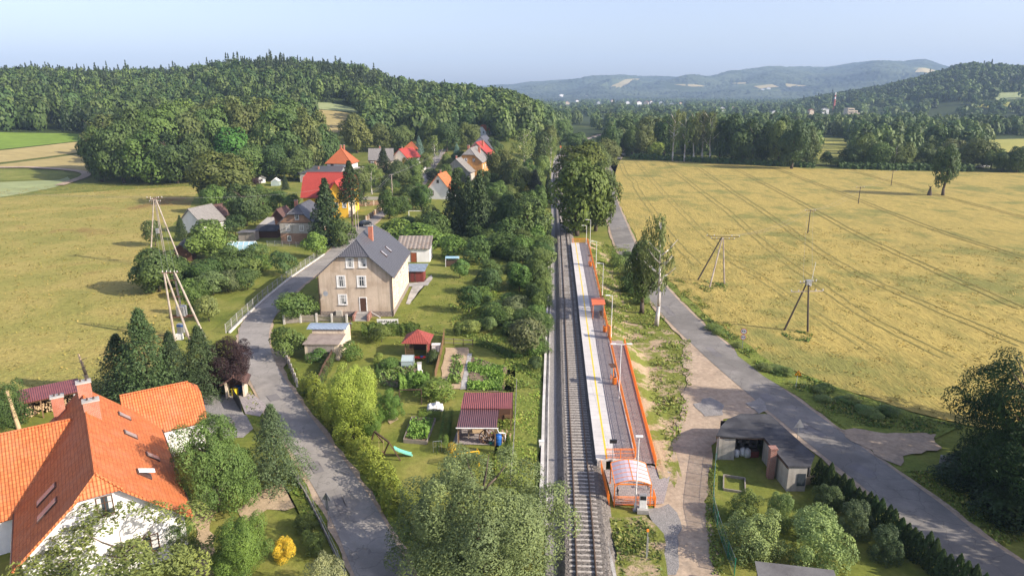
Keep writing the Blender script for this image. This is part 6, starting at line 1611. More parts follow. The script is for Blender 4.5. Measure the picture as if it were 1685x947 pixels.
# ------------------------------------------------------------------ entrance gate of the villa
x, y = at(388, 655); gt = empty('bin_shelter', 'small bin shelter with reddish gable roof and rendered pillars at the villa entrance', 'bin shelter', (x, y, 0), .2)
roof_gable(gt, 2.4, 2.2, 2.3, 3.1, 'tile_brown', .35); [MB().box(a, a + .25, .1, 2.1, 0, 2.25).build('pillar', 'plaster_cream', gt) for a in (.9, -1.15)]; MB().box(-.9, .9, 1.95, 2.1, 0, 2.2).build('back_wall', 'boards_brown', gt); MB().bar((-1.2, .1, 2.1), (0, .05, 2.95), .12).bar((1.2, .1, 2.1), (0, .05, 2.95), .12).build('truss', 'wood_dark', gt)
def wheelie(px, pb, mat, label):
    x, y = at(px, pb); r = empty('wheelie_bin', label, 'bin', (x, y, 0), -.3); MB().prism([(-.26, -.26), (.26, -.26), (.3, .3), (-.3, .3)], .08, .95).build('body', mat, r); MB().box(-.31, .31, -.32, .34, .95, 1.03).build('lid', mat, r)
    for s_ in (-.25, .25): MB().tube((s_ - .03, .32, .1), (s_ + .03, .32, .1), .1, .1, 8).build('wheel', 'black_paint', r)
wheelie(392.5, 647, 'blue_plastic', 'blue wheelie bin under the small gabled bin shelter'); wheelie(387, 651, 'yellow_plastic', 'yellow wheelie bin next to the blue one in the bin shelter')
a, c = at(384, 655), at(398, 678); gl_ = empty('gate', 'dark solid metal sliding gate by the bin shelter', 'gate', (*a, 0), math.atan2(c[1] - a[1], c[0] - a[0])); Lg_ = math.dist(a, c); MB().box(0, Lg_, -.03, .03, .1, 1.35).build('panel', 'black_paint', gl_); MB().bar((0, 0, 1.4), (Lg_, 0, 1.4), .08).bar((0, 0, .08), (Lg_, 0, .08), .08).build('frame', 'black_paint', gl_)
sheet('driveway', 'paving', P((392, 650), (412, 646), (440, 668), (428, 686), (404, 682)), .05, 0, 0); sheet('gravel_court', 'gravel', P((330, 650), (385, 648), (402, 682), (430, 694), (400, 720), (340, 720), (300, 700)), .022, 1.5, .2)

# ------------------------------------------------------------------ fences
def fence(name, label, pts, h, step, rail, post, net=None, kind='rail', ph=None, cat='fence', z=0.0, rails=(.35, .9), pw=.09):
    r = empty(name, label, cat); L = [0.0]
    for a, b in zip(pts, pts[1:]): L.append(L[-1] + math.dist(a, b))
    def q(s): return tuple(float(np.interp(s, L, [p[i] for p in pts])) for i in (0, 1))
    n = max(1, round(L[-1] / step)); P_ = [q(L[-1] * i / n) for i in range(n + 1)]
    for x, y in P_: zz = h1(x, y) + z; MB().box(x - pw / 2, x + pw / 2, y - pw / 2, y + pw / 2, zz - .1, zz + (ph or h + .08)).build('post', post, r)
    m = MB()
    if kind == 'rail':
        for a, b in zip(P_, P_[1:]):
            for f in rails: m.bar((*a, h1(*a) + z + f * h), (*b, h1(*b) + z + f * h), .05, .09)
        m.build('rail', rail, r)
    if kind == 'planks':
        s = 0.0; rg = random.Random(n)
        while s < L[-1]:
            a = q(s); b = q(min(s + .13, L[-1])); hh = h * rg.uniform(.93, 1.05); m.bar((*a, h1(*a) + z + hh / 2 + .05), (*b, h1(*b) + z + hh / 2 + .05), .03, hh); s += .17
        m.build('planks', rail, r); k = MB(); [k.bar((*a, z + f * h), (*b, z + f * h), .05, .08) for a, b in zip(P_, P_[1:]) for f in (.25, .8)]; k.build('rail', rail, r)
    if net:
        g = MB(); [g.face([(*a, h1(*a) + z + .05), (*b, h1(*b) + z + .05), (*b, h1(*b) + z + h), (*a, h1(*a) + z + h)]) for a, b in zip(P_, P_[1:])]; g.build('netting', net, r)
        w_ = MB(); [w_.bar((*a, h1(*a) + z + f), (*b, h1(*b) + z + f), .02) for a, b in zip(P_, P_[1:]) for f in (h, h * .5, .1)]; w_.build('wire', 'grey_steel', r)
    return r
lf = P((372, 548), (392, 528), (430, 493), (470, 460), (505, 436), (530, 419))
fence('mesh_fence', 'wire mesh fence with pale posts along the left side of the village road', lf, 1.5, 2.8, None, 'concrete', 'wire_net', 'net', pw=.1)
kb = MB(); [kb.bar((*a, .12), (*b, .12), .3, .35) for a, b in zip(offset_line(lf, .55), offset_line(lf, .55)[1:])]; tag(kb.build('kerb_wall', 'concrete_pale'), 'low pale stone edging between mesh fence and village road', 'wall')
fence('plank_fence', 'dark weathered plank fence between garage and vegetable garden', P((578, 540), (566, 565), (548, 592), (533, 618), (522, 645)), 1.6, 2.2, 'wood_dark', 'wood_dark', None, 'planks')
fence('picket_fence', 'grey picket fence with brick-capped posts in front of the beige house', P((468, 533), (500, 530), (533, 529), (571, 531)), 1.2, 2.6, 'wood_grey', 'concrete_pale', None, 'planks', pw=.3, ph=1.5)
fence('picket_fence', 'short weathered fence along the village road beside the garage lawn', P((466, 585), (478, 608), (489, 636)), 1.2, 1.8, 'wood_grey', 'concrete', None, 'planks', pw=.22)
fence('plank_fence', 'pale brown plank fence leaning between gazebo and bean patch', P((731, 553), (727, 580), (716, 625)), 1.3, 1.9, 'wood', 'wood', None, 'planks')
fence('rail_fence', 'low wooden rail fence behind the small garden plots', P((731, 567), (752, 568), (778, 570)), 1.1, 1.6, 'wood_grey', 'wood_dark')
fence('net_fence', 'wire fence on the right side of the gardens below the railway bank', P((850, 640), (848, 690), (845, 745), (840, 800)), 1.4, 2.6, None, 'wood_grey', 'wire_net', 'net', pw=.08)
fence('net_fence', 'sagging green garden net fence between dirt track and workshop lawn', P((1178, 752), (1175, 790), (1172, 838), (1183, 880), (1208, 946)), 1.5, 2.2, None, 'green_plastic', 'net_green', 'net', pw=.06)
fence('mesh_fence', 'low fence with rusty base board along the lower left side of the village road', P((480, 778), (505, 820), (530, 870), (556, 925), (570, 960)), 1.2, 2.6, None, 'grey_steel', 'wire_net', 'net', pw=.06)
kb = MB(); l2 = P((482, 778), (507, 820), (532, 870), (558, 925), (572, 960)); [kb.bar((*a, .14), (*b, .14), .12, .3) for a, b in zip(l2, l2[1:])]; tag(kb.build('base_board', 'wood_grey'), 'low grey concrete strip under the lower left road fence', 'wall')
fence('mesh_fence', 'grey mesh fence with gate in front of the brown house', P((440, 405), (470, 405), (500, 407), (530, 410)), 1.3, 2.0, None, 'grey_steel', 'wire_net', 'net', pw=.06)
yw = P((603, 364), (612, 357), (622, 350), (630, 343)); fence('pillar_fence', 'brown panel fence with pale pillars along the street of the yellow house', yw, 1.3, 2.8, 'wood', 'plaster_cream', None, 'planks', pw=.4, ph=1.6)
fence('pillar_fence', 'brown panel fence running across the yard of the yellow house', P((588, 340), (605, 339), (628, 337)), 1.6, 3.2, 'wood', 'plaster_cream', None, 'planks', pw=.35, ph=1.7)
fence('pillar_fence', 'cream pillared fence along the upper village street', P((686, 295), (692, 288), (700, 281)), 1.3, 3.0, 'plaster_cream', 'plaster_white', None, 'planks', pw=.5, ph=1.7)
tag(MB().box(-8, 8, -.15, .15, 0, 1.1).build('garden_wall', 'plaster_grey', None, (*at(626, 329), 0), .0), 'grey garden wall behind the yard of the yellow house', 'wall')
pt_ = MB(); pt_.box(-1.5, 1.5, -.05, .05, .3, 1.1); bn = empty('banner_fence', 'white painted banner board by the steps of the beige house', 'board', (*at(638, 534), 0), 0); MB().box(-1.75, 1.75, -.03, .03, .1, 1.0).build('panel', 'white_paint', bn)
bb = MB(); rgw = random.Random(2); [bb.box(-1.5 + .24 * k, -1.5 + .24 * k + rgw.uniform(.1, .2), -.036, -.032, .35 + rgw.uniform(0, .12), .6 + rgw.uniform(0, .2)) for k in range(12)]; bb.build('dark_pattern', 'black_paint', bn)
for sx in (-1.7, 1.7): MB().box(sx - .04, sx + .04, .03, .1, 0, 1.1).build('post', 'wood_grey', bn)

# ------------------------------------------------------------------ garden things
x, y = at(671, 603); mg = empty('cold_frame', 'small grey-blue plastic mini greenhouse in front of the gazebo', 'cold frame', (x - .85, y - .3, 0), 0); MB().slab([(0, 0, .9), (1.7, 0, .9), (1.7, 1.1, 1.45), (0, 1.1, 1.45)], .03).box(0.02, 1.68, 0, .03, 0, .88).box(0, .03, .03, 1.1, 0, 1.0).box(1.67, 1.7, .03, 1.1, 0, 1.0).build('cover', 'poly_clear', mg); MB().bar((0, 0, .9), (1.7, 0, .9), .05).bar((0, 1.1, 1.45), (1.7, 1.1, 1.45), .05).bar((0, 0, 0), (0, 0, .9), .05).bar((1.7, 0, 0), (1.7, 0, .9), .05).bar((0, 0, .9), (0, 1.1, 1.45), .05).bar((1.7, 0, .9), (1.7, 1.1, 1.45), .05).build('frame', 'grey_steel', mg)
x, y = at(691, 623); br_ = empty('garden_grill', 'white garden chimney grill with brick base between the vegetable beds', 'grill', (x, y, 0), .2); MB().box(-.45, .45, -.35, .35, 0, .55).build('base', 'brick_red', br_); MB().box(-.4, .4, -.3, .3, .55, 1.15).build('hearth', 'plaster_white', br_); MB().prism([(-.26, -.2), (.26, -.2), (.26, .2), (-.26, .2)], 1.15, 2.25).build('chimney', 'plaster_white', br_); MB().box(-.3, .3, -.25, .25, 2.25, 2.33).build('cap', 'concrete', br_)
x, y = at(716, 673); gx_, gy_ = np.meshgrid(np.linspace(-1, 1, 18), np.linspace(-.55, .55, 10)); rgc = np.random.default_rng(8)
gz2 = np.maximum(0, (1 - gx_ ** 4) * (1 - (gy_ / .55) ** 4)) ** .5 * (.75 + .25 * np.sin(gx_ * 5.1) * np.cos(gy_ * 4.3)) + rgc.normal(0, .07, gx_.shape); gz2[[0, -1]] = -.05; gz2[:, [0, -1]] = -.05
k0 = (np.arange(9)[:, None] * 18 + np.arange(17)).ravel(); tag(link('covered_pile', npmesh('covered_pile', np.stack([gx_, gy_, gz2], -1).reshape(-1, 3), np.stack([k0, k0 + 1, k0 + 19, k0 + 18], 1), 'white_cloth'), None, (x, y, 0), .05), 'pile of things covered with a shiny white sheet on the lawn', 'covered pile')
# raised bed
bq = P((677.7, 690), (716.7, 693), (702, 731), (664, 728)); rb_ = empty('raised_bed', 'raised vegetable bed boarded with pale grey sheets on the lawn', 'raised bed', (*bq[3], 0)); lb_ = [Vector((p[0] - bq[3][0], p[1] - bq[3][1], 0)) for p in bq]
for a, b in zip(lb_, lb_[1:] + lb_[:1]): MB().bar(a + Vector((0, 0, .22)), b + Vector((0, 0, .22)), .06, .44).build('side_board', 'wood_grey', rb_)
sl_ = MB().face([v + Vector((0, 0, .35)) for v in (lb_[3], lb_[2], lb_[1], lb_[0])]); sl_.build('soil', 'soil', rb_)
# swing with slide
sw = empty('swing_frame', 'dark wooden A-frame swing with turquoise slide on the lawn by the hedge', 'swing', (*at(618, 742), 0)); B_ = lambda px, py, z=0: Vector((*at(px, py, z, False), z)) - sw.location
tA, tB = B_(616, 709, 2.4), B_(640, 727, 2.4)
for t, fs in ((tA, ((609, 733), (630, 727))), (tB, ((628, 755), (659, 757)))):
    for f_ in fs: MB().bar(B_(*f_), t, .12).build('leg', 'wood_dark', sw)
MB().bar(tA, tB, .14).build('top_beam', 'wood_dark', sw); MB().bar(B_(628, 755) * .7 + tB * .3, B_(659, 757) * .7 + tB * .3, .08).build('brace', 'wood_dark', sw)
mid = tA.lerp(tB, .45); s_ = MB(); [s_.tube(mid + Vector((dx, dx, 0)), mid + Vector((dx, dx, -1.8)), .015) for dx in (-.2, .2)]; s_.build('rope', 'wood_pale', sw); q = mid + Vector((0, 0, -1.8)); MB().box(q.x - .25, q.x + .25, q.y - .12, q.y + .12, q.z - .03, q.z + .02).build('swing_seat', 'wood', sw)
sA, sB = B_(649, 737, 1.25), B_(678, 748, .1); d = (sB - sA); nn_ = Vector((-d.y, d.x, 0)).normalized() * .26; b = MB(); n = 6
for k in range(n):
    f_ = lambda t: sA + Vector((d.x * t, d.y * t, d.z * (t ** .8) + .12 * max(0, t - .8))); p_, q_ = f_(k / n), f_((k + 1) / n)
    b.slab([p_ - nn_, q_ - nn_, q_ + nn_, p_ + nn_], .04); [b.bar(p_ + s_ * nn_ + Vector((0, 0, .08)), q_ + s_ * nn_ + Vector((0, 0, .08)), .05, .16) for s_ in (-1, 1)]
b.build('slide', 'turquoise', sw)
# barrels
def barrel(px, pb, mat, label, s=1.0, z=0.0):
    x, y = at(px, pb); o = MB().lathe([(.27 * s, 0), (.31 * s, .1 * s), (.31 * s, .32 * s), (.325 * s, .35 * s), (.31 * s, .38 * s), (.31 * s, .62 * s), (.325 * s, .65 * s), (.31 * s, .68 * s), (.30 * s, .9 * s), (.26 * s, .96 * s)], (0, 0, 0), 14).build('barrel', mat, None, (x, y, z), 0, smooth=True); tag(o, label, 'barrel')
barrel(820, 731, 'blue_plastic', 'tall blue plastic barrel by the downpipe of the maroon garden shelter', 1.25); barrel(835, 688, 'blue_plastic', 'smaller blue drum under the open right end of the maroon shelter', .9, .6); barrel(416, 409, 'blue_plastic', 'left one of two blue drums beside the polytunnel', 1.1); barrel(422, 408, 'blue_plastic', 'right one of two blue drums beside the polytunnel', 1.1); barrel(737, 421, 'blue_plastic', 'blue drum behind the rack in the upper garden', 1.1)
MB().box(-.35, .35, -.3, .3, .3, .65).build('stand', 'wood', None, (*at(835, 689), 0)); tag(bpy.data.objects['stand'], 'small wooden stand carrying the smaller blue drum', 'stand')
wc = MB().lathe([(.16, 0), (.18, .05), (.17, .28), (.1, .34)], (0, 0, 0), 10).tube((.15, 0, .15), (.42, 0, .36), .03, .02).path([(-.14, 0, .1), (-.3, 0, .22), (-.1, 0, .36)], .02).build('watering_can', 'green_plastic', None, (*at(808, 731), 0)); tag(wc, 'green watering can beside the tall blue barrel', 'watering can')
wr2 = empty('tool_wheel', 'dark round log holder standing at the front of the maroon shelter', 'log holder', (*at(801, 729), 0), .3); MB().path([(.85 * math.cos(k * .3927), 0, .87 + .85 * math.sin(k * .3927)) for k in range(17)], .06, 6).build('ring', 'rust', wr2); b = MB(); rgw = random.Random(5)
for k in range(26): a = rgw.uniform(0, 6.28); q = .72 * math.sqrt(rgw.random()); b.tube((q * math.cos(a), -.25, .87 + q * math.sin(a)), (q * math.cos(a), .25, .87 + q * math.sin(a)), .08, None, 6)
b.build('logs', 'wood', wr2)
gr_ = empty('goal', 'yellow framed garden goal with dark net half hidden behind the willow', 'goal', (*at(750, 771), 0), .25); MB().path([(0, 0, 0), (0, 0, 1.7), (2.4, 0, 1.7), (2.4, 0, 0)], .05, 7).path([(0, 0, 1.7), (0, 1.0, 1.5), (0, 1.4, 0), (0, 0, 0)], .03).path([(2.4, 0, 1.7), (2.4, 1.0, 1.5), (2.4, 1.4, 0)], .03).build('frame', 'sign_yellow', gr_); MB().face([(0, 0, 1.7), (2.4, 0, 1.7), (2.4, 1.0, 1.5), (0, 1.0, 1.5)]).face([(0, 1.0, 1.5), (2.4, 1.0, 1.5), (2.4, 1.4, 0), (0, 1.4, 0)]).face([(0, 0, 1.7), (0, 1, 1.5), (0, 1.4, 0), (0, 0, 0)]).build('net', 'net', gr_)
sg_ = empty('goal', 'white soccer goal frame among the bushes beside the village street', 'goal', (*at(673, 358), 0), -.1); MB().path([(0, 0, 0), (0, 0, 2.1), (4.6, 0, 2.1), (4.6, 0, 0)], .09, 7).build('frame', 'white_paint', sg_)
tl_ = empty('trellis', 'thin metal trellis frame beside the clipped hedge', 'trellis', (*at(713, 744), 0), .2); MB().path([(0, 0, 0), (0, 0, 1.3), (.9, 0, 1.3), (.9, 0, 0)], .02).path([(.3, 0, 0), (.3, 0, 1.3)], .012).path([(.6, 0, 0), (.6, 0, 1.3)], .012).path([(0, 0, .65), (.9, 0, .65)], .012).build('frame', 'grey_steel', tl_)
pg = empty('carpet_rail', 'dark horizontal beam on posts between the grapevine and lawn', 'pergola', (*at(694, 665), 0)); a = Vector((*at(657, 641, 2.0, False), 2.0)) - pg.location; MB().bar(a, (0, 0, 2.0), .1).build('beam', 'wood_dark', pg); MB().bar((0, 0, 0), (0, 0, 2.05), .1).build('post', 'wood_dark', pg); MB().bar((a.x, a.y, 0), a, .1).build('post', 'wood_dark', pg)
fr = empty('garden_rack', 'pale blue framed rack with roof sheet in the upper garden', 'rack', (*at(733, 439), 0)); MB().slab([(0, -.1, 2.0), (3.0, -.1, 2.0), (3.0, 1.2, 2.15), (0, 1.2, 2.15)], .08).build('roof', 'poly_blue', fr); [MB().box(xx - .05, xx + .05, yy - .05, yy + .05, 0, 2.0).build('post', 'frame_white', fr) for xx in (.05, 2.95) for yy in (.05, 1.1)]; MB().box(.1, 2.9, .3, 1.0, .1, 1.3).build('stored_wood', 'wood_dark', fr)
def bench(nm, lb, px, pb, w_, rz=0): 
    o = empty(nm, lb, 'bench', (*at(px, pb), 0), rz); MB().box(-w_ / 2, w_ / 2, -.22, .22, .42, .48).build('seat', 'wood_pale', o); MB().box(-w_ / 2, w_ / 2, .2, .25, .55, .95).build('backrest', 'wood_pale', o); [MB().box(sx - .04, sx + .04, -.2, .22, 0, .42).build('leg', 'wood', o) for sx in (-w_ / 2 + .1, w_ / 2 - .1)]
x, y = at(718, 578); tc = MB().box(-.6, .6, -.35, .35, .1, 1.1).box(-.65, .65, -.4, .4, 1.1, 1.2); tag(tc.build('rain_tank', 'white_paint', None, (x, y, 0)), 'white water tank against the right side of the gazebo', 'tank')
x, y = at(692, 592); rt = empty('flower_table', 'low table with red cloth and blue bowl in front of the gazebo', 'table', (x, y, 0)); MB().box(-.8, .8, -.3, .3, .35, .45).build('tabletop', 'red_cloth', rt); [MB().box(sx - .04, sx + .04, -.25, .25, 0, .35).build('leg', 'wood', rt) for sx in (-.7, .7)]; MB().lathe([(.1, .45), (.22, .55), (.24, .6)], (.2, -.05, 0), 9).build('bowl', 'blue_plastic', rt)
# vegetable beds, paths
sheet('vegetable_soil', 'soil', P((618, 600), (640, 592), (690, 605), (700, 632), (660, 640), (628, 632)), .03, 1, .15); sheet('vegetable_soil', 'soil', P((828, 602), (848, 604), (846, 645), (829, 645)), .03, 1, .08); sheet('vegetable_soil', 'soil', P((770, 585), (829, 603), (827, 645), (768, 643)), .028, 1, .1); sheet('plot_path', 'sand', P((733, 572), (770, 572), (775, 590), (768, 640), (722, 640), (728, 600)), .026, 1, .15)
sheet('stepping_path', 'concrete', P((770, 582), (777, 582), (766, 641), (757, 641)), .04, .6, .06); sheet('garden_path', 'concrete', P((668, 500), (674, 501), (690, 478), (706, 462), (710, 455), (698, 466), (680, 468), (676, 478)), .03, 1, .06); sheet('garden_path', 'concrete', P((697, 464), (710, 452), (712, 458), (704, 470), (672, 472), (672, 466)), .034, 1, .05)
sheet('lawn_wear', 'sand', P((634, 680), (650, 676), (656, 690), (642, 698)), .03, .8, .2); sheet('bare_soil', 'sand', P((390, 838), (430, 808), (470, 795), (492, 800), (498, 830), (470, 840), (440, 838), (405, 862)), .024, 1, .3); sheet('yard_gravel', 'sand', P((318, 840), (345, 800), (375, 790), (350, 850), (352, 947), (320, 947)), .02, 1, .3); sheet('car_lay_by', 'dirt', P((452, 580), (470, 576), (478, 592), (466, 606), (455, 600)), .05, 1, .15)
sheet('sandy_yard', 'sand', P((585, 333), (630, 331), (632, 337), (588, 338)), .05, 2, .2); sheet('verge_strip', 'verge', offset_line(road_c, -2.4)[14:34] + offset_line(road_c, -4.3)[14:34][::-1], .03, 2, .2); sheet('verge_strip', 'verge', offset_line(road_c, 2.4)[4:24] + offset_line(road_c, 3.9)[4:24][::-1], .03, 2, .2)
sheet('stable_patch', 'sand', P((1010, 528), (1040, 520), (1075, 540), (1085, 560), (1040, 556)), .4, 1, .3) if False else None
pit = MB().box(-1.0, 1.0, -.06, .06, 0, .25).box(-1.06, -.94, -2.6, .0, 0, .25).box(.94, 1.06, -2.6, 0, 0, .25).box(-1, 1, -2.66, -2.54, 0, .25); tag(pit.build('bed_frame', 'wood_grey', None, (*at(1208, 786), 0), -.3), 'small timber edged planting bed in the workshop lawn', 'planting bed')
cb_ = MB(); [cb_.box(-.2, .2, -.2, .2, 0, .3) for _ in range(1)]; 
# parked cars
plain('car_dark', (0.02, 0.025, 0.035), .2, .3); plain('car_white', (0.7, 0.7, 0.7), .25); plain('tyre', (0.015, .015, .015), .8)
def car(px, pb, rz, mat, label):
    x, y = at(px, pb); r = empty('parked_car', label, 'car', (x, y, h1(x, y)), rz)
    prof = [(-2.1, .35), (-2.12, .75), (-1.95, .95), (-1.5, 1.0), (-.9, 1.45), (.7, 1.47), (1.5, 1.02), (2.05, .85), (2.12, .5), (2.05, .3)]
    b = MB(); n = len(prof)
    for sy, k in ((-.82, .9), (.82, .9)): b.v += [(x_, sy * (k if z_ > 1.1 else 1), z_) for x_, z_ in prof]
    b.f.append(tuple(range(n))); b.f.append(tuple(reversed(range(n, 2 * n))))
    for i in range(n): j = (i + 1) % n; b.f.append((i, n + i, n + j, j))
    fixn(b.build('body', mat, r, bevel=.06)); g = MB()
    for sy in (-1, 1): g.face([(-1.2, sy * .835, 1.04), (1.3, sy * .835, 1.04), (.65, sy * .765, 1.4), (-.85, sy * .765, 1.4)][::sy])
    g.face([(1.42, -.68, 1.1), (1.42, .68, 1.1), (.78, .66, 1.46), (.78, -.66, 1.46)]).face([(-1.46, .68, 1.07), (-1.46, -.68, 1.07), (-.96, -.66, 1.44), (-.96, .66, 1.44)]); g.build('window_band', 'glass', r)
    for xx in (-1.3, 1.3):
        for sy in (-.84, .84): w_ = MB().tube((xx, sy - .1, .32), (xx, sy + .1, .32), .32, .32, 14).build('wheel', 'tyre', r); MB().tube((xx, sy - .11, .32), (xx, sy + .11, .32), .18, .18, 10).build('rim', 'grey_steel', w_)
    for sy in (-.6, .6): MB().box(2.05, 2.14, sy - .15, sy + .15, .6, .75).build('headlight', 'frame_white', r)
car(659, 348, 1.2, 'car_dark', 'dark parked car on the shaded bend of the village street'); car(600, 371, 1.0, 'car_dark', 'dark vehicle tucked beside the fence pillars near the spruces'); car(1612, 276, .2, 'car_white', 'left white parked car beyond the far field edge'); car(1621, 275.5, .2, 'car_white', 'right white parked car beyond the far field edge')
# ------------------------------------------------------------------ plants, from the camera outwards
T = tree
# lower left: villa garden
T('near', 362, 838, 686, 146, 'round dense green tree right of the villa roof beside its driveway', MD)
T('nearspruce', 457, 792, 668, 135, 'bushy young spruce between the round villa tree and the village road', (0.055, 0.085, 0.034), crown_low=.01)
T('airy', 212, 1000, 850, 290, 'wide loose-leaved tree covering the white villa gable at the bottom edge', (0.125, 0.155, 0.036))
T('near', 402, 950, 848, 100, 'bright green leafy bush tree at the bottom left of the village road', (0.09, 0.15, 0.03))
T('nearbush', 468, 920, 884, 36, 'golden yellow round shrub in the lower left garden', (0.42, 0.34, 0.03), name='shrub', cat='shrub')
T('nearbush', 503, 872, 845, 40, 'clipped green shrub upper of two beside the lower road fence', MD); T('nearbush', 516, 908, 873, 40, 'clipped green shrub lower of two beside the lower road fence', MD)
T('nearbush', 545, 985, 910, 76, 'pale white-flowering shrub at the bottom edge beside the village road', (0.20, 0.22, 0.10))
T('nearbush', 300, 905, 850, 60, 'low green bush between the villa wall and the bright bush tree', MD)
T('nearbush', 15, 700, 625, 70, 'dark leafy bush at the left edge next to the firewood shelter', DK)
T('nearspruce', 250, 668, 512, 170, 'large dark spruce left of the transformer pole behind the orange wing', (0.04, 0.062, 0.025)); T('nearspruce', 207, 660, 552, 130, 'shorter dark spruce at the left end of the spruce group behind the villa', (0.04, 0.062, 0.025))
T('nearspruce', 292, 657, 548, 125, 'middle spruce of the group right behind the orange wing', (0.04, 0.062, 0.025)); T('nearspruce', 338, 650, 538, 115, 'spruce on the right of the transformer pole cabinets', (0.038, 0.058, 0.024))
T('near', 374, 640, 552, 90, 'dark purple-leaved round tree beside the villa entrance', PU)
# roadside and gardens in the middle
T('near', 583, 720, 590, 98, 'large bright lime-green round tree in the middle of the gardens', LM, crown_low=.06)
T('near', 641, 690, 638, 44, 'dense round green tree right of the lime-green tree', (0.075, 0.13, 0.022)); T('near', 612, 716, 672, 52, 'green bush tree below the lime-green tree', (0.07, 0.12, 0.022)); T('nearbush', 578, 712, 660, 60, 'dark green shrub under the lime-green tree', DK)
T('small', 474, 588, 538, 54, 'green tree on the roadside in front of the garage', MD); T('small', 490, 526, 480, 62, 'green apple tree between the road bend and the beige house', (0.075, 0.12, 0.028)); T('small', 478, 516, 484, 34, 'smaller green tree left of the apple tree at the road bend', (0.07, 0.12, 0.028))
T('bush', 523, 590, 568, 44, 'glossy leafy shrub in front of the garage wall', (0.075, 0.13, 0.03)); T('bush', 512, 425, 382, 1, 'x', MD) if False else None
T('small', 520, 424, 380, 42, 'light green tree with white painted trunk left of the beige house road', (0.11, 0.17, 0.035))
T('willow', 797, 938, 740, 285, 'huge grey-green willow in the bottom centre beside the railway track', GG, crown_low=-.12)
hedge('hedge', 'long ragged conifer hedge along the right side of the village road', P((508, 640), (545, 690), (580, 735), (612, 775), (640, 815), (655, 850)), 1.9, 2.3, 20000, 0.105, (0.16, 0.19, 0.03), ragged=.4)
hedge('hedge', 'clipped box hedge running towards the camera left of the maroon shelter', P((738, 684), (734, 712), (727, 748)), 1.1, 1.25, 7000, .05, (0.075, 0.115, 0.022), ragged=.12)
hedge('hedge', 'short clipped hedge behind the raised bed', P((691, 687), (725, 688)), 1.3, 1.0, 3000, .055, (0.085, 0.125, 0.022), ragged=.15)
hedge('hedge', 'broad hedge in front of the steps of the beige house', P((596, 551), (640, 549), (690, 551)), 1.8, 1.8, 6500, .11, (0.07, 0.105, 0.02), ragged=.3)
hedge('hedge', 'grape leaves on a frame behind the dark beam', P((657, 640), (690, 636), (705, 634)), 1.6, 2.0, 4500, .12, (0.10, 0.17, 0.03), ragged=.35, cat='vine')
hedge('hedge', 'narrow dark hedge between the plank fence and the garage', P((566, 545), (545, 592), (520, 640), (505, 660)), 1.4, 1.3, 6000, .09, (0.045, 0.07, 0.018), ragged=.2)
hedge('hedge', 'low hedge between the bean patch and the orchard', P((785, 567), (815, 574), (838, 588), (860, 592)), .9, .9, 2600, .09, (0.05, 0.085, 0.02), ragged=.2)
T('bush', 690, 640, 610, 30, 'vine-like green shrub beside the white garden grill', (0.11, 0.19, 0.035)); T('bush', 718, 655, 622, 66, 'broad leafy green shrub above the covered pile', (0.10, 0.16, 0.03)); T('bush', 743, 743, 728, 20, 'golden-orange small shrub at the end of the clipped hedge', (0.36, 0.24, 0.03))
T('thuja', 836, 748, 712, 13, 'narrow columnar thuja beside the blue barrel', (0.07, 0.11, 0.02)); T('thuja', 621, 622, 598, 9, 'slim upright thuja right of the lime-green tree', (0.045, 0.08, 0.02))
T('bush', 640, 606, 588, 34, 'leafy green shrub with red flowers in the vegetable garden', (0.07, 0.12, 0.025)); T('bush', 622, 594, 580, 20, 'light green shrub next to the red flowers', (0.13, 0.18, 0.04)); T('bush', 580, 592, 560, 36, 'wild shrub along the plank fence', (0.075, 0.12, 0.025)); T('small', 628, 562, 535, 40, 'small round fruit tree behind the hedge of the beige house', (0.095, 0.14, 0.03))
T('bush', 712, 598, 574, 26, 'dark shrub between the gazebo and the leaning plank fence', DK)
OR = (0.055, 0.085, 0.028)
for i, (px, pb, pt, w_, lb, c) in enumerate([(772, 514, 468, 38, 'dark round tree on the lawn edge right of the beige house', DK), (763, 552, 528, 8, 'x', DK), (806, 484, 440, 46, 'orchard tree with grey leaves behind the dark lawn tree', OR), (802, 500, 483, 16, 'little young orchard tree with whitish trunk', (0.09, 0.13, 0.04)),
      (855, 480, 432, 48, 'bright leafy orchard tree right of the grey orchard tree', (0.07, 0.13, 0.025)), (848, 518, 486, 44, 'silvery green orchard tree in the middle of the orchard', (0.085, 0.105, 0.045)), (804, 545, 520, 30, 'slim orchard tree in the lower orchard bed', (0.08, 0.12, 0.035)), (775, 548, 526, 34, 'yellow-green orchard shrub left in the lower orchard', (0.13, 0.16, 0.04)),
      (867, 585, 522, 62, 'large grey-green orchard tree beside the railway bank', (0.075, 0.095, 0.036)), (880, 608, 585, 26, 'small grey-green tree below the large orchard tree', OR), (884, 478, 425, 30, 'bushy tree on the railway bank above the orchard', (0.075, 0.12, 0.03)), (886, 520, 478, 26, 'slender bushy tree on the railway bank beside the orchard', (0.08, 0.12, 0.03)), (757, 457, 425, 30, 'weedy shrub tree at the top of the lawn', (0.07, 0.12, 0.03)),
      (828, 462, 430, 44, 'x', OR), (735, 400, 372, 40, 'x', MD)]):
    if lb != 'x': T('small', px, pb, pt, w_, lb, c, name='fruit_tree')
T('bush', 752, 552, 528, 12, 'trimmed dwarf conifer on the lawn edge above the garden plots', (0.05, 0.075, 0.02))
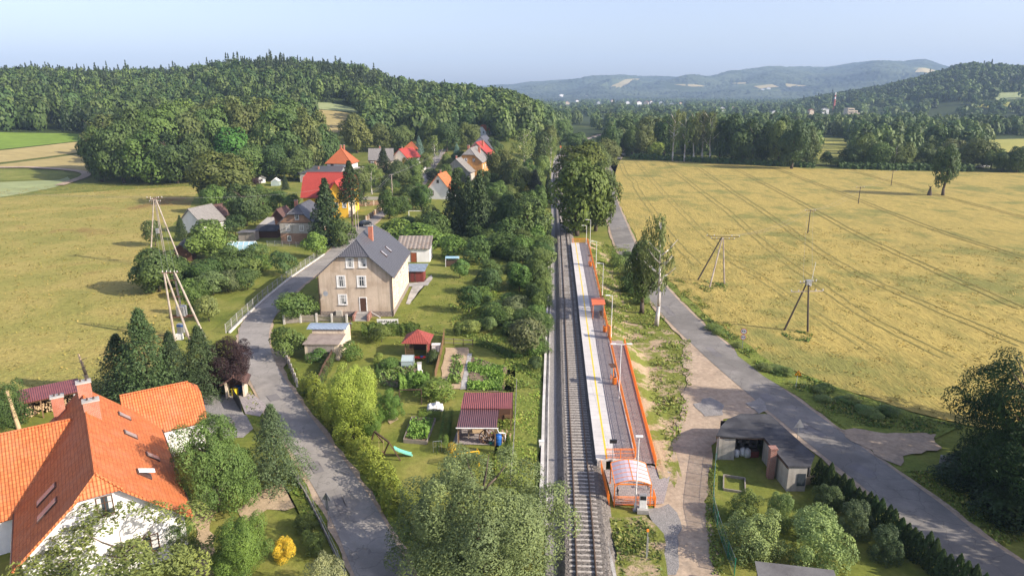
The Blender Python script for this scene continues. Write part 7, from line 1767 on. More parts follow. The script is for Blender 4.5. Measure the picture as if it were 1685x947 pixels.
# scrub between upper gardens and railway
for i, (px, pb, pt, w_, c, lb) in enumerate([(690, 408, 362, 80, (0.10, 0.15, 0.03), 'broad yellow-green shrub mass behind the roof of the beige house'), (650, 395, 358, 60, (0.11, 0.16, 0.035), 'light green shrub mass left above the beige house roof'), (745, 425, 385, 50, (0.07, 0.115, 0.025), 'green scrub behind the upper garden rack'), (785, 432, 392, 52, (0.055, 0.09, 0.022), 'dark scrub at the back of the orchard'), (825, 420, 378, 58, (0.05, 0.085, 0.022), 'tall scrub between spruces and the railway bank'), (860, 425, 385, 46, (0.07, 0.12, 0.028), 'bright scrub on top of the railway bank'), (893, 440, 410, 28, (0.09, 0.14, 0.03), 'low weeds bush at the concrete channel'), (715, 395, 345, 52, (0.06, 0.10, 0.025), 'leafy scrub left of the twin spruces'), (882, 400, 365, 34, (0.09, 0.14, 0.03), 'light scrub along the track under the trees'), (805, 450, 425, 40, (0.075, 0.11, 0.03), 'low weedy bushes above the orchard'), (890, 562, 530, 20, (0.08, 0.12, 0.03), 'narrow bush at the channel beside the large orchard tree'), (838, 402, 355, 56, (0.045, 0.075, 0.02), 'dark scrub below the round railway tree')]):
    T('bush', px, pb, pt, w_, lb, c, name='bush', cat='bush')
# beside the dry meadow and the tall poles
for px, pb, pt, w_, k, c, lb in [(262, 480, 404, 92, 'broad', (0.06, 0.095, 0.024), 'large bush tree at the meadow edge below the tall splayed pole'), (292, 470, 420, 62, 'broad', DK, 'dark bush tree right behind the tall splayed pole'), (256, 405, 360, 34, 'small', (0.06, 0.09, 0.025), 'tree on the far side of the tall splayed pole'), (345, 425, 360, 78, 'broad', (0.075, 0.125, 0.028), 'round bright tree in front of the whitewashed barn'), (300, 395, 355, 30, 'spruce', SP, 'small spruce against the whitewashed barn'), (385, 455, 408, 74, 'broad', (0.055, 0.085, 0.022), 'wide dark bush below the polytunnel'),
      (352, 485, 445, 56, 'small', (0.085, 0.115, 0.045), 'left grey-green orchard tree with white trunk by the mesh fence'), (376, 480, 443, 44, 'small', (0.08, 0.11, 0.04), 'second grey-green orchard tree with white trunk by the mesh fence'), (408, 476, 440, 44, 'small', (0.07, 0.10, 0.03), 'green orchard tree nearest the mesh fence bend'), (466, 452, 412, 46, 'small', (0.06, 0.095, 0.03), 'orchard tree with pale trunk on the lawn below the brown house'), (345, 528, 486, 42, 'small', (0.13, 0.16, 0.05), 'light flowering shrub tree beside the transformer pole'), (322, 518, 470, 30, 'bush', (0.08, 0.12, 0.03), 'shrub just right of the transformer pole'), (425, 425, 398, 42, 'bush', (0.08, 0.12, 0.03), 'shrub below the blue drums'), (388, 388, 352, 40, 'small', (0.05, 0.08, 0.024), 'round tree left of the pale plank shed'), (340, 470, 425, 60, 'broad', (0.05, 0.08, 0.022), 'dark bushes between the tall pole and the orchard'), (262, 520, 440, 50, 'bush', MD, 'x')]:
    if lb != 'x': T(k, px, pb, pt, w_, lb, c)
T('spruce', 541, 402, 296, 82, 'tall dark spruce in front of the brown house', SP); T('spruce', 581, 384, 266, 58, 'tall dark spruce with bare lower trunk in front of the yellow house', SP, crown_low=.45)
T('small', 560, 405, 360, 46, 'loose tree at the foot of the tall spruce beside the road', (0.06, 0.09, 0.025)); T('small', 480, 348, 318, 30, 'green tree left of the brown house roof', (0.06, 0.10, 0.024)); T('small', 460, 342, 312, 34, 'green tree right of the timber cabin', (0.05, 0.085, 0.022)); T('thuja', 433, 322, 312, 6, 'tiny pointed conifer on the dry slope above the cabin', (0.04, 0.075, 0.02))
T('spruce', 470, 312, 286, 18, 'small conifer beside the white greenhouse', SP); T('bush', 418, 308, 290, 24, 'dark red-brown shrub beside the tiny white hut', PU)
T('broad', 368, 335, 246, 96, 'big round olive-green tree standing before the grove', (0.066, 0.088, 0.022)); T('broad', 357, 350, 302, 48, 'light green tree in front of the olive-green tree', (0.09, 0.145, 0.03)); T('broad', 405, 372, 300, 60, 'dark loose tree behind the old sheds', (0.045, 0.07, 0.022)); T('broad', 385, 290, 207, 82, 'vivid green tree at the front of the grove', BG)
# grove beyond the meadow
gv = [(168, 299, 205, 62, DK), (205, 301, 196, 80, DK), (248, 302, 212, 82, MD), (292, 302, 214, 84, DK), (330, 300, 216, 76, DK), (180, 290, 184, 78, OL), (228, 289, 172, 88, DK), (276, 288, 170, 86, MD), (322, 286, 174, 86, OL), (362, 285, 168, 84, MD), (404, 284, 166, 86, OL), (440, 285, 190, 82, MD), (474, 285, 178, 80, DK), (508, 284, 186, 76, OL), (530, 281, 202, 56, DK),
      (250, 275, 166, 76, DK), (300, 273, 160, 84, MD), (346, 272, 157, 84, OL), (392, 271, 155, 84, MD), (436, 271, 156, 84, OL), (478, 271, 160, 80, MD), (512, 273, 172, 66, OL), (420, 300, 235, 70, MD), (455, 298, 232, 66, DK), (490, 296, 236, 60, MD)]
gv.sort(key=lambda q: q[0])
for i, (px, pb, pt, w_, c) in enumerate(gv): T('broad', px, pb, pt, w_, f'{ORD[i]} tree from the left in the dense dark grove beyond the meadow', c, group='trees of the grove beyond the meadow')
# village trees
for px, pb, pt, w_, k, c, lb in [(632, 283, 242, 38, 'spruce', SP, 'spruce in front of the grey-roofed house'), (588, 252, 184, 52, 'broad', OL, 'tall olive tree behind the orange hip roof'), (612, 320, 268, 40, 'birch', (0.10, 0.13, 0.035), 'weeping birch left of the street pole'), (655, 308, 262, 44, 'broad', DK, 'dark round tree right of the street pole'), (598, 322, 272, 36, 'broad', MD, 'green tree beside the yellow house spruce'), (680, 300, 258, 34, 'broad', (0.085, 0.12, 0.03), 'light green tree along the upper street'), (690, 258, 224, 24, 'spruce', BS, 'blue spruce right of the dark brown house'), (715, 272, 222, 32, 'birch', (0.10, 0.13, 0.03), 'tall slim yellow-green tree at the upper street'), (752, 264, 236, 22, 'spruce', BS, 'blue spruce left of the ochre house'), (712, 300, 281, 20, 'small', (0.014, 0.02, 0.012), 'very dark round shrub on the upper street'), (675, 330, 302, 30, 'small', DK, 'dark tree beside the white cottage'), (694, 345, 300, 34, 'broad', (0.05, 0.09, 0.022), 'green tree left of the small white cottage'),
      (752, 385, 280, 66, 'spruce', SP, 'left of the twin dark spruces in front of the small white cottage'), (790, 390, 284, 74, 'spruce', SP, 'right of the twin dark spruces in front of the small white cottage'), (772, 378, 292, 56, 'spruce', SP, 'third spruce standing between and behind the twin spruces'), (822, 305, 243, 46, 'broad', (0.085, 0.10, 0.022), 'rounded olive tree right of the ochre house'), (846, 322, 258, 56, 'broad', (0.062, 0.088, 0.025), 'large bushy tree right of the olive tree above the railway'), (862, 290, 212, 50, 'birch', (0.115, 0.13, 0.045), 'tall pale birch above the railway curve'), (880, 322, 280, 48, 'spruce', (0.05, 0.07, 0.04), 'spreading conifer beside the railway cutting'), (866, 395, 318, 74, 'broad', (0.058, 0.09, 0.024), 'large round green tree left of the railway before the platform end'), (835, 380, 318, 46, 'broad', (0.05, 0.08, 0.022), 'dark tree left behind the round railway tree'), (905, 282, 222, 22, 'birch', (0.12, 0.14, 0.04), 'slim birch left of the railway curve'), (902, 335, 285, 24, 'spruce', SP, 'dark conifer leaning over the railway cutting'), (820, 335, 296, 40, 'broad', MD, 'green tree behind the spruces right of the ochre house'), (733, 300, 268, 22, 'small', MD, 'little tree between white cottage and grey cottage'), (700, 275, 250, 24, 'small', (0.10, 0.12, 0.03), 'yellowish tree along the upper street fence'), (668, 275, 255, 12, 'bush', (0.30, 0.25, 0.03), 'yellow flowering shrub below the dark brown house'), (640, 322, 306, 14, 'bush', (0.14, 0.17, 0.03), 'low garden shrub beside the street pole'), (655, 320, 308, 22, 'bush', (0.15, 0.18, 0.035), 'yellow-green shrubs along the street lawn'), (640, 360, 310, 40, 'broad', (0.065, 0.1, 0.025), 'loose tree hiding the street below the concrete pole'), (712, 322, 302, 18, 'small', DK, 'small tree against the white cottage wall'), (705, 385, 335, 44, 'broad', MD, 'dense green tree behind the white soccer goal'), (810, 268, 226, 34, 'broad', DK, 'dark tree behind the row of gabled houses'), (660, 250, 205, 40, 'broad', MD, 'broad tree behind the red-roofed house'), (625, 250, 200, 42, 'broad', OL, 'broad tree behind the grey-roofed house'), (735, 250, 196, 44, 'broad', DK, 'dark broad tree above the upper street'), (770, 246, 200, 40, 'broad', OL, 'olive tree above the ochre house'), (705, 246, 192, 38, 'broad', MD, 'green broad tree above the blue spruce'), (520, 275, 222, 40, 'broad', MD, 'green tree behind the long outbuilding')]:
    T(k, px, pb, pt, w_, lb, c)
# trees along the railway and the platform bank
T('broad', 950, 388, 254, 106, 'huge dense chestnut-like tree at the far platform end beside the track', (0.066, 0.086, 0.018), crown_low=-.02); T('broad', 980, 380, 272, 76, 'right part of the big tree group at the far platform end', (0.06, 0.082, 0.018)); T('broad', 958, 330, 230, 96, 'tall olive tree behind the huge tree at the railway', (0.075, 0.088, 0.018)); T('broad', 985, 345, 262, 48, 'leafy tree between railway and main road behind the platform', (0.065, 0.085, 0.02))
T('broad', 1056, 515, 383, 66, 'dense dark tree beside the birch on the platform bank', (0.052, 0.075, 0.02), crown_low=.12); T('birch', 1080, 536, 352, 58, 'leaning birch with white trunk on the platform bank', (0.095, 0.12, 0.04)); T('bush', 1015, 440, 415, 26, 'rounded bush on the bank below the platform lamps', (0.09, 0.14, 0.03)); T('bush', 1035, 480, 448, 36, 'dark shrub at the foot of the dark bank tree', (0.05, 0.085, 0.02))
for px, pb, pt, w_, c, lb in [(968, 300, 240, 44, MD, 'tree right of the track behind the tall olive railway tree'), (985, 285, 232, 46, MD, 'bright tree between track and road far behind the platform'), (965, 268, 228, 40, DK, 'dark tree at the inside of the railway curve'), (1000, 276, 225, 40, OL, 'olive tree between the far road and the grain field corner'), (948, 252, 216, 40, MD, 'farthest visible tree inside the railway curve'), (905, 250, 205, 36, OL, 'tree left of the railway curve at the wood edge'), (922, 238, 195, 36, MD, 'tree outside the far end of the railway curve'), (890, 268, 215, 40, DK, 'dark tree left of the slim birch at the railway')]:
    T('broad', px, pb, pt, w_, lb, c)
# thickets that merge into one another
def thicket(reg, poly, n, hr, wr, what, where, cols, kind='bush', nm='bush', seed=1):
    rg = np.random.default_rng(seed); q = []
    while len(q) < n:
        px = rg.uniform(min(p[0] for p in poly), max(p[0] for p in poly)); pb = rg.uniform(min(p[1] for p in poly), max(p[1] for p in poly))
        if in_poly(np.array([px]), np.array([pb]), poly)[0]: q.append((px, pb))
    for i, (px, pb) in enumerate(sorted(q)):
        x, y = at(px, pb); plant_at(kind, x, y, h1(x, y), rg.uniform(*hr), rg.uniform(*wr), f'{ORD[i]} {what} from the left in {where}', cols[int(rg.integers(len(cols)))], name=nm, cat=nm if kind == 'bush' else 'tree', group=f'{what}s in {where}')
SC = [(0.06, 0.095, 0.024), (0.075, 0.115, 0.028), (0.05, 0.08, 0.022), (0.09, 0.13, 0.034), (0.10, 0.14, 0.035)]
thicket(0, [(748, 398), (800, 388), (890, 372), (903, 400), (903, 440), (850, 442), (800, 432), (752, 425)], 34, (2.2, 5), (4, 7), 'bush', 'the thicket between orchard and railway', SC, seed=2)
thicket(0, [(882, 440), (900, 436), (896, 560), (884, 610), (868, 600), (872, 540)], 28, (1.5, 4.0), (2.5, 4.5), 'bush', 'the scrub strip on the railway bank', SC, seed=3)
thicket(0, [(790, 440), (862, 445), (858, 560), (790, 540)], 26, (1.6, 3.4), (2.8, 4.8), 'bush', 'the overgrown orchard', SC, seed=9)
thicket(0, [(630, 368), (700, 372), (745, 395), (740, 408), (700, 398), (640, 395)], 18, (2.5, 5), (4, 7), 'bush', 'the shrubbery behind the beige house roof', SC, seed=4)
thicket(0, [(800, 300), (895, 290), (905, 345), (880, 372), (800, 372), (795, 330)], 16, (6, 11), (6, 9), 'leafy tree', 'the wood between village and railway', SC, 'broad', 'broadleaf_tree', seed=5)
thicket(0, [(255, 440), (300, 450), (420, 420), (440, 440), (400, 468), (330, 500), (290, 490)], 22, (2, 4.2), (3.5, 6), 'bush', 'the thicket around the tall splayed pole', SC, seed=6)
thicket(0, [(400, 320), (470, 318), (470, 350), (380, 375), (360, 360)], 14, (2.5, 5), (4, 7), 'bush', 'the greenery around the timber cabin', SC, seed=7)
thicket(0, [(590, 300), (700, 270), (720, 300), (690, 350), (700, 385), (640, 372), (660, 330), (640, 320), (600, 325)], 22, (3, 6), (4, 7), 'bush', 'the gardens along the village street', SC, seed=8)
thicket(0, [(720, 268), (800, 258), (830, 275), (812, 300), (735, 320)], 16, (3, 7), (4, 7), 'bush', 'the gardens between the gabled houses', SC, seed=10)
thicket(0, [(1150, 520), (1240, 590), (1420, 668), (1500, 690), (1500, 697), (1400, 682), (1270, 620), (1180, 556)], 22, (.6, 1.2), (1.8, 3.6), 'bush', 'the weedy verge beside the grain field', [(0.09, 0.135, 0.035), (0.115, 0.15, 0.04)], seed=11)
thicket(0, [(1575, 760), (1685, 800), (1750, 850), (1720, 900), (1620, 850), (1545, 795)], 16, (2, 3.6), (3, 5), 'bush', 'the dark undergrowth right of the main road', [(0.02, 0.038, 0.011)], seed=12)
thicket(0, [(1010, 410), (1040, 420), (1062, 490), (1055, 515), (1030, 490)], 10, (1.0, 2.4), (2.5, 4.5), 'bush', 'the green bank above the main road', SC, seed=13)
# right edge
for i, (x, y, h_, w_, lb) in enumerate([(47.5, 55.5, 16.2, 13, 'big dark tree at the right edge leaning over the main road'), (66, 62, 24, 16, 'dark tree behind the big roadside tree at the right edge'), (62, 50, 19, 14, 'tall dark tree right of the corner tree'), (60, 37, 17, 13, 'tall dark tree shading the lower road')]):
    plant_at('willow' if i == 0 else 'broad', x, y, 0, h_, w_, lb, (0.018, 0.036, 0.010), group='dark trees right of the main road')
# thuja row and shrubs by the workshop
tA, tB = Vector(at(1346, 800)), Vector(at(1610, 1000)); n = 26
for i in range(n):
    p = tA.lerp(tB, i / (n - 1)) + Vector((RNG.normal(0, .08), RNG.normal(0, .08))); plant_at('thuja', p.x, p.y, 0, RNG.uniform(2.6, 3.3) * (1.15 if i == 0 else 1), RNG.uniform(1.15, 1.4), f'{ORD[i]} thuja from the workshop in the dark row beside the main road', (0.036, 0.058, 0.02), name='thuja', cat='thuja', group='thujas in the row beside the main road')
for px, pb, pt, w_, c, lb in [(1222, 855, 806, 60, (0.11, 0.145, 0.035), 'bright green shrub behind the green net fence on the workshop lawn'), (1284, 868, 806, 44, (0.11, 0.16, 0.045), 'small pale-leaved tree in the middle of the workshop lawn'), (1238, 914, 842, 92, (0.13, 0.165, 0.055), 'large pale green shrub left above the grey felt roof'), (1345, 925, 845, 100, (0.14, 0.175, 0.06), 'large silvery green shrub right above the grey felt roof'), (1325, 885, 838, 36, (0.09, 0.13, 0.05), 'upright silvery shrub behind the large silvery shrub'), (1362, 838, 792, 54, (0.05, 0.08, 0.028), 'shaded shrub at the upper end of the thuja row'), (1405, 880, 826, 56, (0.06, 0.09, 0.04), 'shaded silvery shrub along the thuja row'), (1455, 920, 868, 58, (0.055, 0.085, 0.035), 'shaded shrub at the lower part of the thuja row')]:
    T('nearbush', px, pb, pt, w_ * (1.12 if w_ > 80 else 1), lb, c)
# lone trees in the right field
T('tall', 1551, 322, 232, 36, 'lone tall leaning tree in the grain field', (0.05, 0.075, 0.026), crown_low=.18); x, y = at(1529, 322); tag(MB().lathe([(.9, 0), (.75, 1.0), (.45, 2.2), (.25, 3.0), (.12, 3.5)], (0, 0, 0), 8).tube((0, 0, 2.9), (-1.0, 0, 4.0), .15, .05, 5).tube((0, 0, 3.0), (.7, 0, 3.9), .12, .04, 5).build('tree_stump', 'bark', None, (x, y, 0), smooth=False), 'tall broken tree stump beside the lone field tree', 'tree stump')
# tree line at the far edge of the field
row = []
for px, pb, pt, w_, k, c in [(1004, 258, 205, 44, 'broad', (0.05, 0.085, 0.022)), (1022, 256, 208, 40, 'broad', (0.085, 0.105, 0.035)), (1040, 258, 205, 40, 'broad', MD), (1058, 258, 206, 44, 'broad', OL), (1030, 246, 192, 50, 'broad', DK), (1070, 252, 188, 52, 'broad', OL), (1078, 261, 232, 30, 'small', YG), (1092, 256, 190, 44, 'broad', DK), (1107, 265, 178, 34, 'birch', (0.085, 0.10, 0.035)), (1126, 266, 188, 34, 'birch', (0.085, 0.105, 0.035)), (1141, 266, 184, 34, 'birch', (0.08, 0.10, 0.03)), (1155, 266, 180, 36, 'birch', (0.085, 0.105, 0.035)), (1168, 267, 182, 34, 'birch', (0.08, 0.10, 0.03)),
    (1184, 266, 190, 40, 'broad', DK), (1204, 268, 186, 46, 'broad', DK), (1220, 270, 200, 40, 'broad', DK), (1238, 271, 192, 44, 'broad', (0.04, 0.065, 0.02)), (1258, 270, 198, 40, 'broad', DK), (1281, 272, 196, 46, 'broad', OL), (1302, 278, 195, 54, 'broad', (0.05, 0.075, 0.025)), (1325, 274, 205, 46, 'broad', DK), (1288, 266, 190, 50, 'broad', DK), (1360, 272, 248, 22, 'small', DK), (1378, 274, 258, 30, 'small', MD),
    (1400, 274, 240, 46, 'broad', DK), (1418, 274, 216, 38, 'tall', OL), (1440, 276, 232, 52, 'broad', MD), (1470, 277, 238, 30, 'birch', MD), (1484, 276, 232, 34, 'tall', OL), (1498, 268, 240, 34, 'broad', MD), (1525, 272, 235, 40, 'broad', MD), (1566, 270, 228, 50, 'tall', OL), (1600, 276, 226, 66, 'broad', (0.06, 0.085, 0.024)), (1630, 278, 240, 46, 'broad', OL), (1648, 283, 248, 36, 'broad', DK), (1672, 284, 240, 40, 'tall', DK), (1690, 282, 236, 50, 'broad', DK)]:
    row.append((px, pb, pt, w_, k, c))
row.sort(key=lambda q: q[0])
for i, (px, pb, pt, w_, k, c) in enumerate(row): T(k, px, pb, pt, w_, f'{ORD[i]} tree from the left in the line behind the grain field', c, group='trees in the line behind the grain field')
hedge('undergrowth', 'low green undergrowth along the back edge of the grain field', [at(*q) for q in ((1040, 261), (1100, 264), (1170, 268), (1250, 272), (1340, 276))], 5, 2.6, 3500, .7, (0.05, 0.085, 0.02), cat='undergrowth', ragged=.5)
hedge('undergrowth', 'dark low scrub right of the field clearing', [at(*q) for q in ((1380, 277), (1450, 279), (1520, 280), (1600, 282))], 5, 2.8, 3000, .7, (0.045, 0.075, 0.02), cat='undergrowth', ragged=.5)
# weeds and grass
bz = lambda x, y: bank_z(x, y)
tufts('verge_grass', offset_line(rc, 3.2)[8:50] + offset_line(rc, 7.0)[8:50][::-1], 16000, .22, [(0.10, 0.15, 0.025), (0.15, 0.18, 0.03), (0.20, 0.19, 0.05)], 1, excl=[P((1360, 700), (1440, 705), (1560, 712), (1560, 775), (1440, 775))])
tufts('field_margin_weeds', P((1118, 484), (1180, 534), (1275, 602), (1415, 654), (1500, 681), (1590, 704), (1530, 716), (1400, 700), (1300, 636), (1240, 598), (1150, 520)), 16000, .28, [(0.08, 0.13, 0.025), (0.13, 0.17, 0.03), (0.19, 0.18, 0.05), (0.06, 0.10, 0.03)], 2)
tufts('bank_grass', [(bank_in(y) + .3, y) for y in range(96, 170, 4)] + [(bank_out(y) + 6, y) for y in range(168, 96, -4)], 14000, .24, [(0.10, 0.15, 0.025), (0.14, 0.19, 0.03), (0.19, 0.2, 0.05)], 3, bank=bz)
tufts('bank_weeds', P((1075, 560), (1112, 560), (1126, 600), (1122, 690), (1095, 750), (1085, 700), (1066, 640)), 900, .3, [(0.11, 0.15, 0.03), (0.18, 0.2, 0.05)], 4, bank=bz)
tufts('railside_weeds', [(xt(y) - 4.3, y) for y in range(58, 172, 4)] + [(xt(y) - 9.5, y) for y in range(168, 56, -4)], 22000, .2, [(0.15, 0.22, 0.035), (0.19, 0.25, 0.045), (0.24, 0.25, 0.06)], 5, up=3.5)
tufts('yard_edge_grass', P((1112, 560), (1136, 560), (1140, 620), (1130, 690), (1108, 745), (1088, 790), (1078, 780), (1098, 735), (1116, 690), (1124, 620)), 2600, .2, [(0.13, 0.18, 0.035), (0.2, 0.22, 0.06)], 20, z=.05)
tufts('yard_edge_grass', P((1168, 770), (1180, 770), (1174, 850), (1195, 947), (1172, 947), (1160, 850)), 1500, .2, [(0.13, 0.18, 0.035), (0.2, 0.22, 0.06)], 21, z=.05)
tufts('island_grass', P((1002, 858), (1055, 855), (1085, 885), (1090, 947)) + [(11.6, 39), (8.6, 39)], 2500, .26, [(0.09, 0.13, 0.025), (0.16, 0.17, 0.05)], 6, z=.07)
tufts('bean_plants', P((771, 586), (828, 604), (826, 643), (769, 642)), 5200, .34, [(0.12, 0.21, 0.03), (0.10, 0.18, 0.03), (0.16, 0.24, 0.05)], 7, up=1.6, hgt=.9)
tufts('bed_vegetables', P((679, 692), (715, 694), (702, 728), (667, 726)), 900, .34, [(0.10, 0.19, 0.03), (0.14, 0.23, 0.04)], 8, z=.35, up=1.6)
tufts('garden_herbs', P((615, 600), (640, 590), (690, 603), (700, 634), (660, 642), (626, 634)), 1500, .32, [(0.09, 0.15, 0.03), (0.14, 0.2, 0.05), (0.10, 0.13, 0.04)], 9, up=1.4)
tufts('plot_herbs', P((745, 585), (765, 585), (758, 632), (735, 632)), 420, .34, [(0.09, 0.15, 0.03), (0.14, 0.2, 0.05)], 10, up=1.4)
tufts('meadow_grass', P((150, 304), (328, 305), (308, 350), (248, 395), (222, 425), (232, 460), (285, 487), (294, 530), (260, 600), (188, 640), (100, 650)) + [(-54, 79), (-120, 64), (-180, 95), (-240, 180), (-230, 262), (-205, 268)], 60000, .24, [(0.20, 0.175, 0.045), (0.26, 0.20, 0.06), (0.16, 0.155, 0.04)], 11, up=4.5)
tufts('orchard_grass', P((740, 500), (830, 470), (890, 500), (892, 640), (850, 640), (846, 600), (780, 560), (745, 545)), 14000, .28, [(0.11, 0.165, 0.03), (0.16, 0.20, 0.042)], 13)
tufts('lawn_tussocks', P((500, 530), (640, 530), (760, 420), (860, 470), (760, 560), (600, 575)), 4000, .18, [(0.10, 0.14, 0.022), (0.15, 0.16, 0.04)], 14)
tufts('crop_ears', [p for p in crop_poly if p[1] < 190] + [(130, 190), (27, 190)], 70000, .22, [(0.23, 0.185, 0.05), (0.29, 0.22, 0.06), (0.18, 0.165, 0.045)], 15, up=3.5)
tufts('pole_foot_weeds', P((1140, 466), (1165, 462), (1198, 468), (1196, 480), (1160, 482)), 500, .3, [(0.07, 0.12, 0.022), (0.10, 0.15, 0.03)], 16); tufts('pole_foot_weeds', P((1283, 550), (1310, 545), (1338, 552), (1330, 564), (1300, 560)), 500, .3, [(0.07, 0.12, 0.022), (0.10, 0.15, 0.03)], 17)
tufts('lane_margin_grass', offset_line(road_c, 2.5)[3:40] + offset_line(road_c, 4.2)[3:40][::-1], 4500, .26, [(0.09, 0.14, 0.025), (0.15, 0.16, 0.04)], 18); tufts('lane_margin_grass', offset_line(road_c, -2.5)[3:46] + offset_line(road_c, -4.0)[3:46][::-1], 4500, .26, [(0.09, 0.14, 0.025), (0.15, 0.16, 0.04)], 19)
# ------------------------------------------------------------------ forests that read as one mass
rgf = np.random.default_rng(11)
def variants(kind, k, n, size):
    out = []
    for i in range(k):
        if kind == 'round': Pp, N, v = cloud_round(rgf, n, 9, 0.0, (.24, .38)); V, Q = quads(Pp, N, size, rgf, .22, .8)
        else: Pp, N, v = cloud_spruce(rgf, n, .0, max(8, n // 24), 6); V, Q = quads(Pp, N, size * .8, rgf, .5, .6)
        out.append((V, Q, v[:len(Q)]))
    return out
def scatter(name, poly, rmin, rmax, density, n, size, conif, hr, wr, cols, pxr=(-900, 2600), skip=(), cull=True):
    """individual crowns over a region bounded in plan by picture-ground outlines"""
    A = (math.radians(1)) * 0
    u0, u1 = (pxr[0] - CX) * CT / F, (pxr[1] - CX) * CT / F
    cnt = int(density * (math.atan(u1) - math.atan(u0)) * (rmax ** 2 - rmin ** 2) / 2)
    a = rgf.uniform(math.atan(u0), math.atan(u1), cnt); r = np.sqrt(rgf.uniform(rmin ** 2, rmax ** 2, cnt)); x, y = r * np.sin(a), r * np.cos(a)
    z = H(x, y); zc = y * CT - (z - CZ) * ST; px = CX + F * x / zc; py = CY - F * (y * ST + (z - CZ) * CT) / zc
    m = in_poly(px, py, poly)
    for sx, sy, sr, st in skip: m &= ~((np.abs(px - sx) < sr) & (py > sy - 2) & (py < sy + st))
    x, y, z, px, py = x[m], y[m], z[m], px[m], py[m]
    R_, S_ = variants('round', 5, n, size), variants('spruce', 3, n, size)
    V, Q, A_, T_, k = [], [], [], [], 0
    patch = np.sin(x / 37 + 1.7 * np.sin(y / 53)) + np.sin(y / 41 + x / 90)
    for i in range(len(x)):
        isc = rgf.random() < conif(px[i], py[i], patch[i]) if callable(conif) else rgf.random() < conif
        v, q, at_ = (S_ if isc else R_)[int(rgf.integers(3 if isc else 5))]
        hh = rgf.uniform(*hr) * ((rgf.uniform(1.15, 1.4) if rgf.random() < .07 else rgf.uniform(.75, 1.05)) if isc else 1); ww = rgf.uniform(*wr) * (.9 if isc else 1)
        an = rgf.uniform(0, 6.28); c, s = math.cos(an), math.sin(an)
        V.append(np.stack([x[i] + ww * (v[:, 0] * c - v[:, 1] * s), y[i] + ww * (v[:, 0] * s + v[:, 1] * c), z[i] - .5 + hh * v[:, 2]], 1)); Q.append(q + k); k += len(v)
        col = 1.45 * np.array((0.030, 0.046, 0.02) if isc else cols[int(rgf.integers(len(cols)))]) * rgf.uniform(.78, 1.25)
        A_.append(at_); T_.append(np.tile(col, (len(q), 1)))
    if not V: return
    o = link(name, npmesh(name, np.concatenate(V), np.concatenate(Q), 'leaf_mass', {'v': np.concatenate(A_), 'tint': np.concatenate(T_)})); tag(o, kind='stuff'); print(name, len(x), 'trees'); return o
twn = [(900, 165, 26, 40, 9, 12, 'plaster_white', 'slate_grey'), (915, 164, 40, 18, 12, 14, 'plaster_white', 'slate_grey'), (924, 162, 20, 20, 22, 24, 'plaster_white', 'slate_grey'), (938, 165, 30, 14, 9, 13, 'plaster_white', 'tile_orange_old'), (934, 172, 16, 16, 9, 14, 'plaster_cream', 'tile_orange'), (950, 168, 16, 14, 8, 12, 'plaster_white', 'tile_red'), (985, 171, 14, 16, 8, 12, 'plaster_white', 'slate_grey'), (1008, 168, 14, 14, 8, 12, 'plaster_cream', 'tile_red'), (1033, 171, 16, 14, 9, 13, 'plaster_white', 'slate_grey'), (1052, 172, 22, 16, 9, 14, 'plaster_white', 'tile_red'), (1063, 172, 20, 16, 10, 15, 'plaster_cream', 'tile_red'), (1072, 171, 14, 14, 9, 14, 'plaster_white', 'tile_orange_old'), (1088, 171, 14, 14, 8, 12, 'plaster_white', 'slate_grey'), (1105, 174, 16, 12, 8, 12, 'plaster_white', 'slate_grey'), (1120, 173, 12, 12, 8, 12, 'plaster_cream', 'tile_red'), (884, 160, 30, 14, 8, 11, 'plaster_white', 'slate_grey'), (965, 160, 14, 14, 8, 12, 'plaster_white', 'tile_red'), (1015, 162, 14, 14, 8, 12, 'plaster_white', 'slate_grey'), (1265, 147, 26, 20, 10, 15, 'plaster_white', 'tile_red'), (1255, 149, 22, 20, 10, 15, 'plaster_white', 'tile_red'), (1300, 146, 22, 20, 10, 15, 'plaster_cream', 'slate_grey'), (1310, 144, 24, 20, 10, 15, 'plaster_white', 'slate_grey'), (1322, 145, 24, 20, 10, 15, 'plaster_white', 'tile_red')]
FC = [DK, DK, MD, MD, (0.05, 0.085, 0.026), (0.066, 0.096, 0.028), (0.045, 0.08, 0.024), (0.08, 0.105, 0.033)]
skips = [(794, 206, 13, 28), (905, 215, 0, 0)]
def con_hill(px, py, pt):
    if px < 620: t = (190 - py) / 60
    else: t = (165 - py) / 60
    return np.clip(.16 + .28 * pt + .45 * np.clip(t, -.6, 1), 0.03, .9)
low = [(-900, 30), (-900, 212), (-300, 214), (0, 216), (146, 218), (152, 262), (300, 266), (500, 266), (508, 226), (515, 196), (518, 166), (520, 30)]
scatter('hill_forest', low, 330, 1150, 0.0150, 280, 0.080, con_hill, (13, 21), (9, 14), FC, (-700, 660), skips)
mid = [(520, 30), (520, 166), (548, 168), (596, 181), (594, 187), (600, 215), (606, 240), (690, 232), (780, 222), (815, 232), (850, 232), (880, 238), (905, 228), (912, 214), (930, 208), (955, 204), (975, 200), (980, 30)]
scatter('wooded_ridge', mid, 280, 900, 0.0150, 280, 0.080, con_hill, (13, 20), (9, 14), FC, (500, 1000), skips)
ts = [(905, 232), (918, 226), (940, 224), (960, 226), (950, 214), (985, 212), (975, 205), (930, 210)]
plain_ = [(975, 206), (984, 216), (1000, 240), (1010, 246), (1060, 248), (1110, 254), (1180, 258), (1330, 262), (1344, 250), (1344, 224), (1400, 226), (1405, 262), (1440, 266), (1500, 262), (1560, 252), (1618, 250), (1620, 228), (1640, 224), (1900, 226), (2400, 240), (2400, 192), (960, 192)]
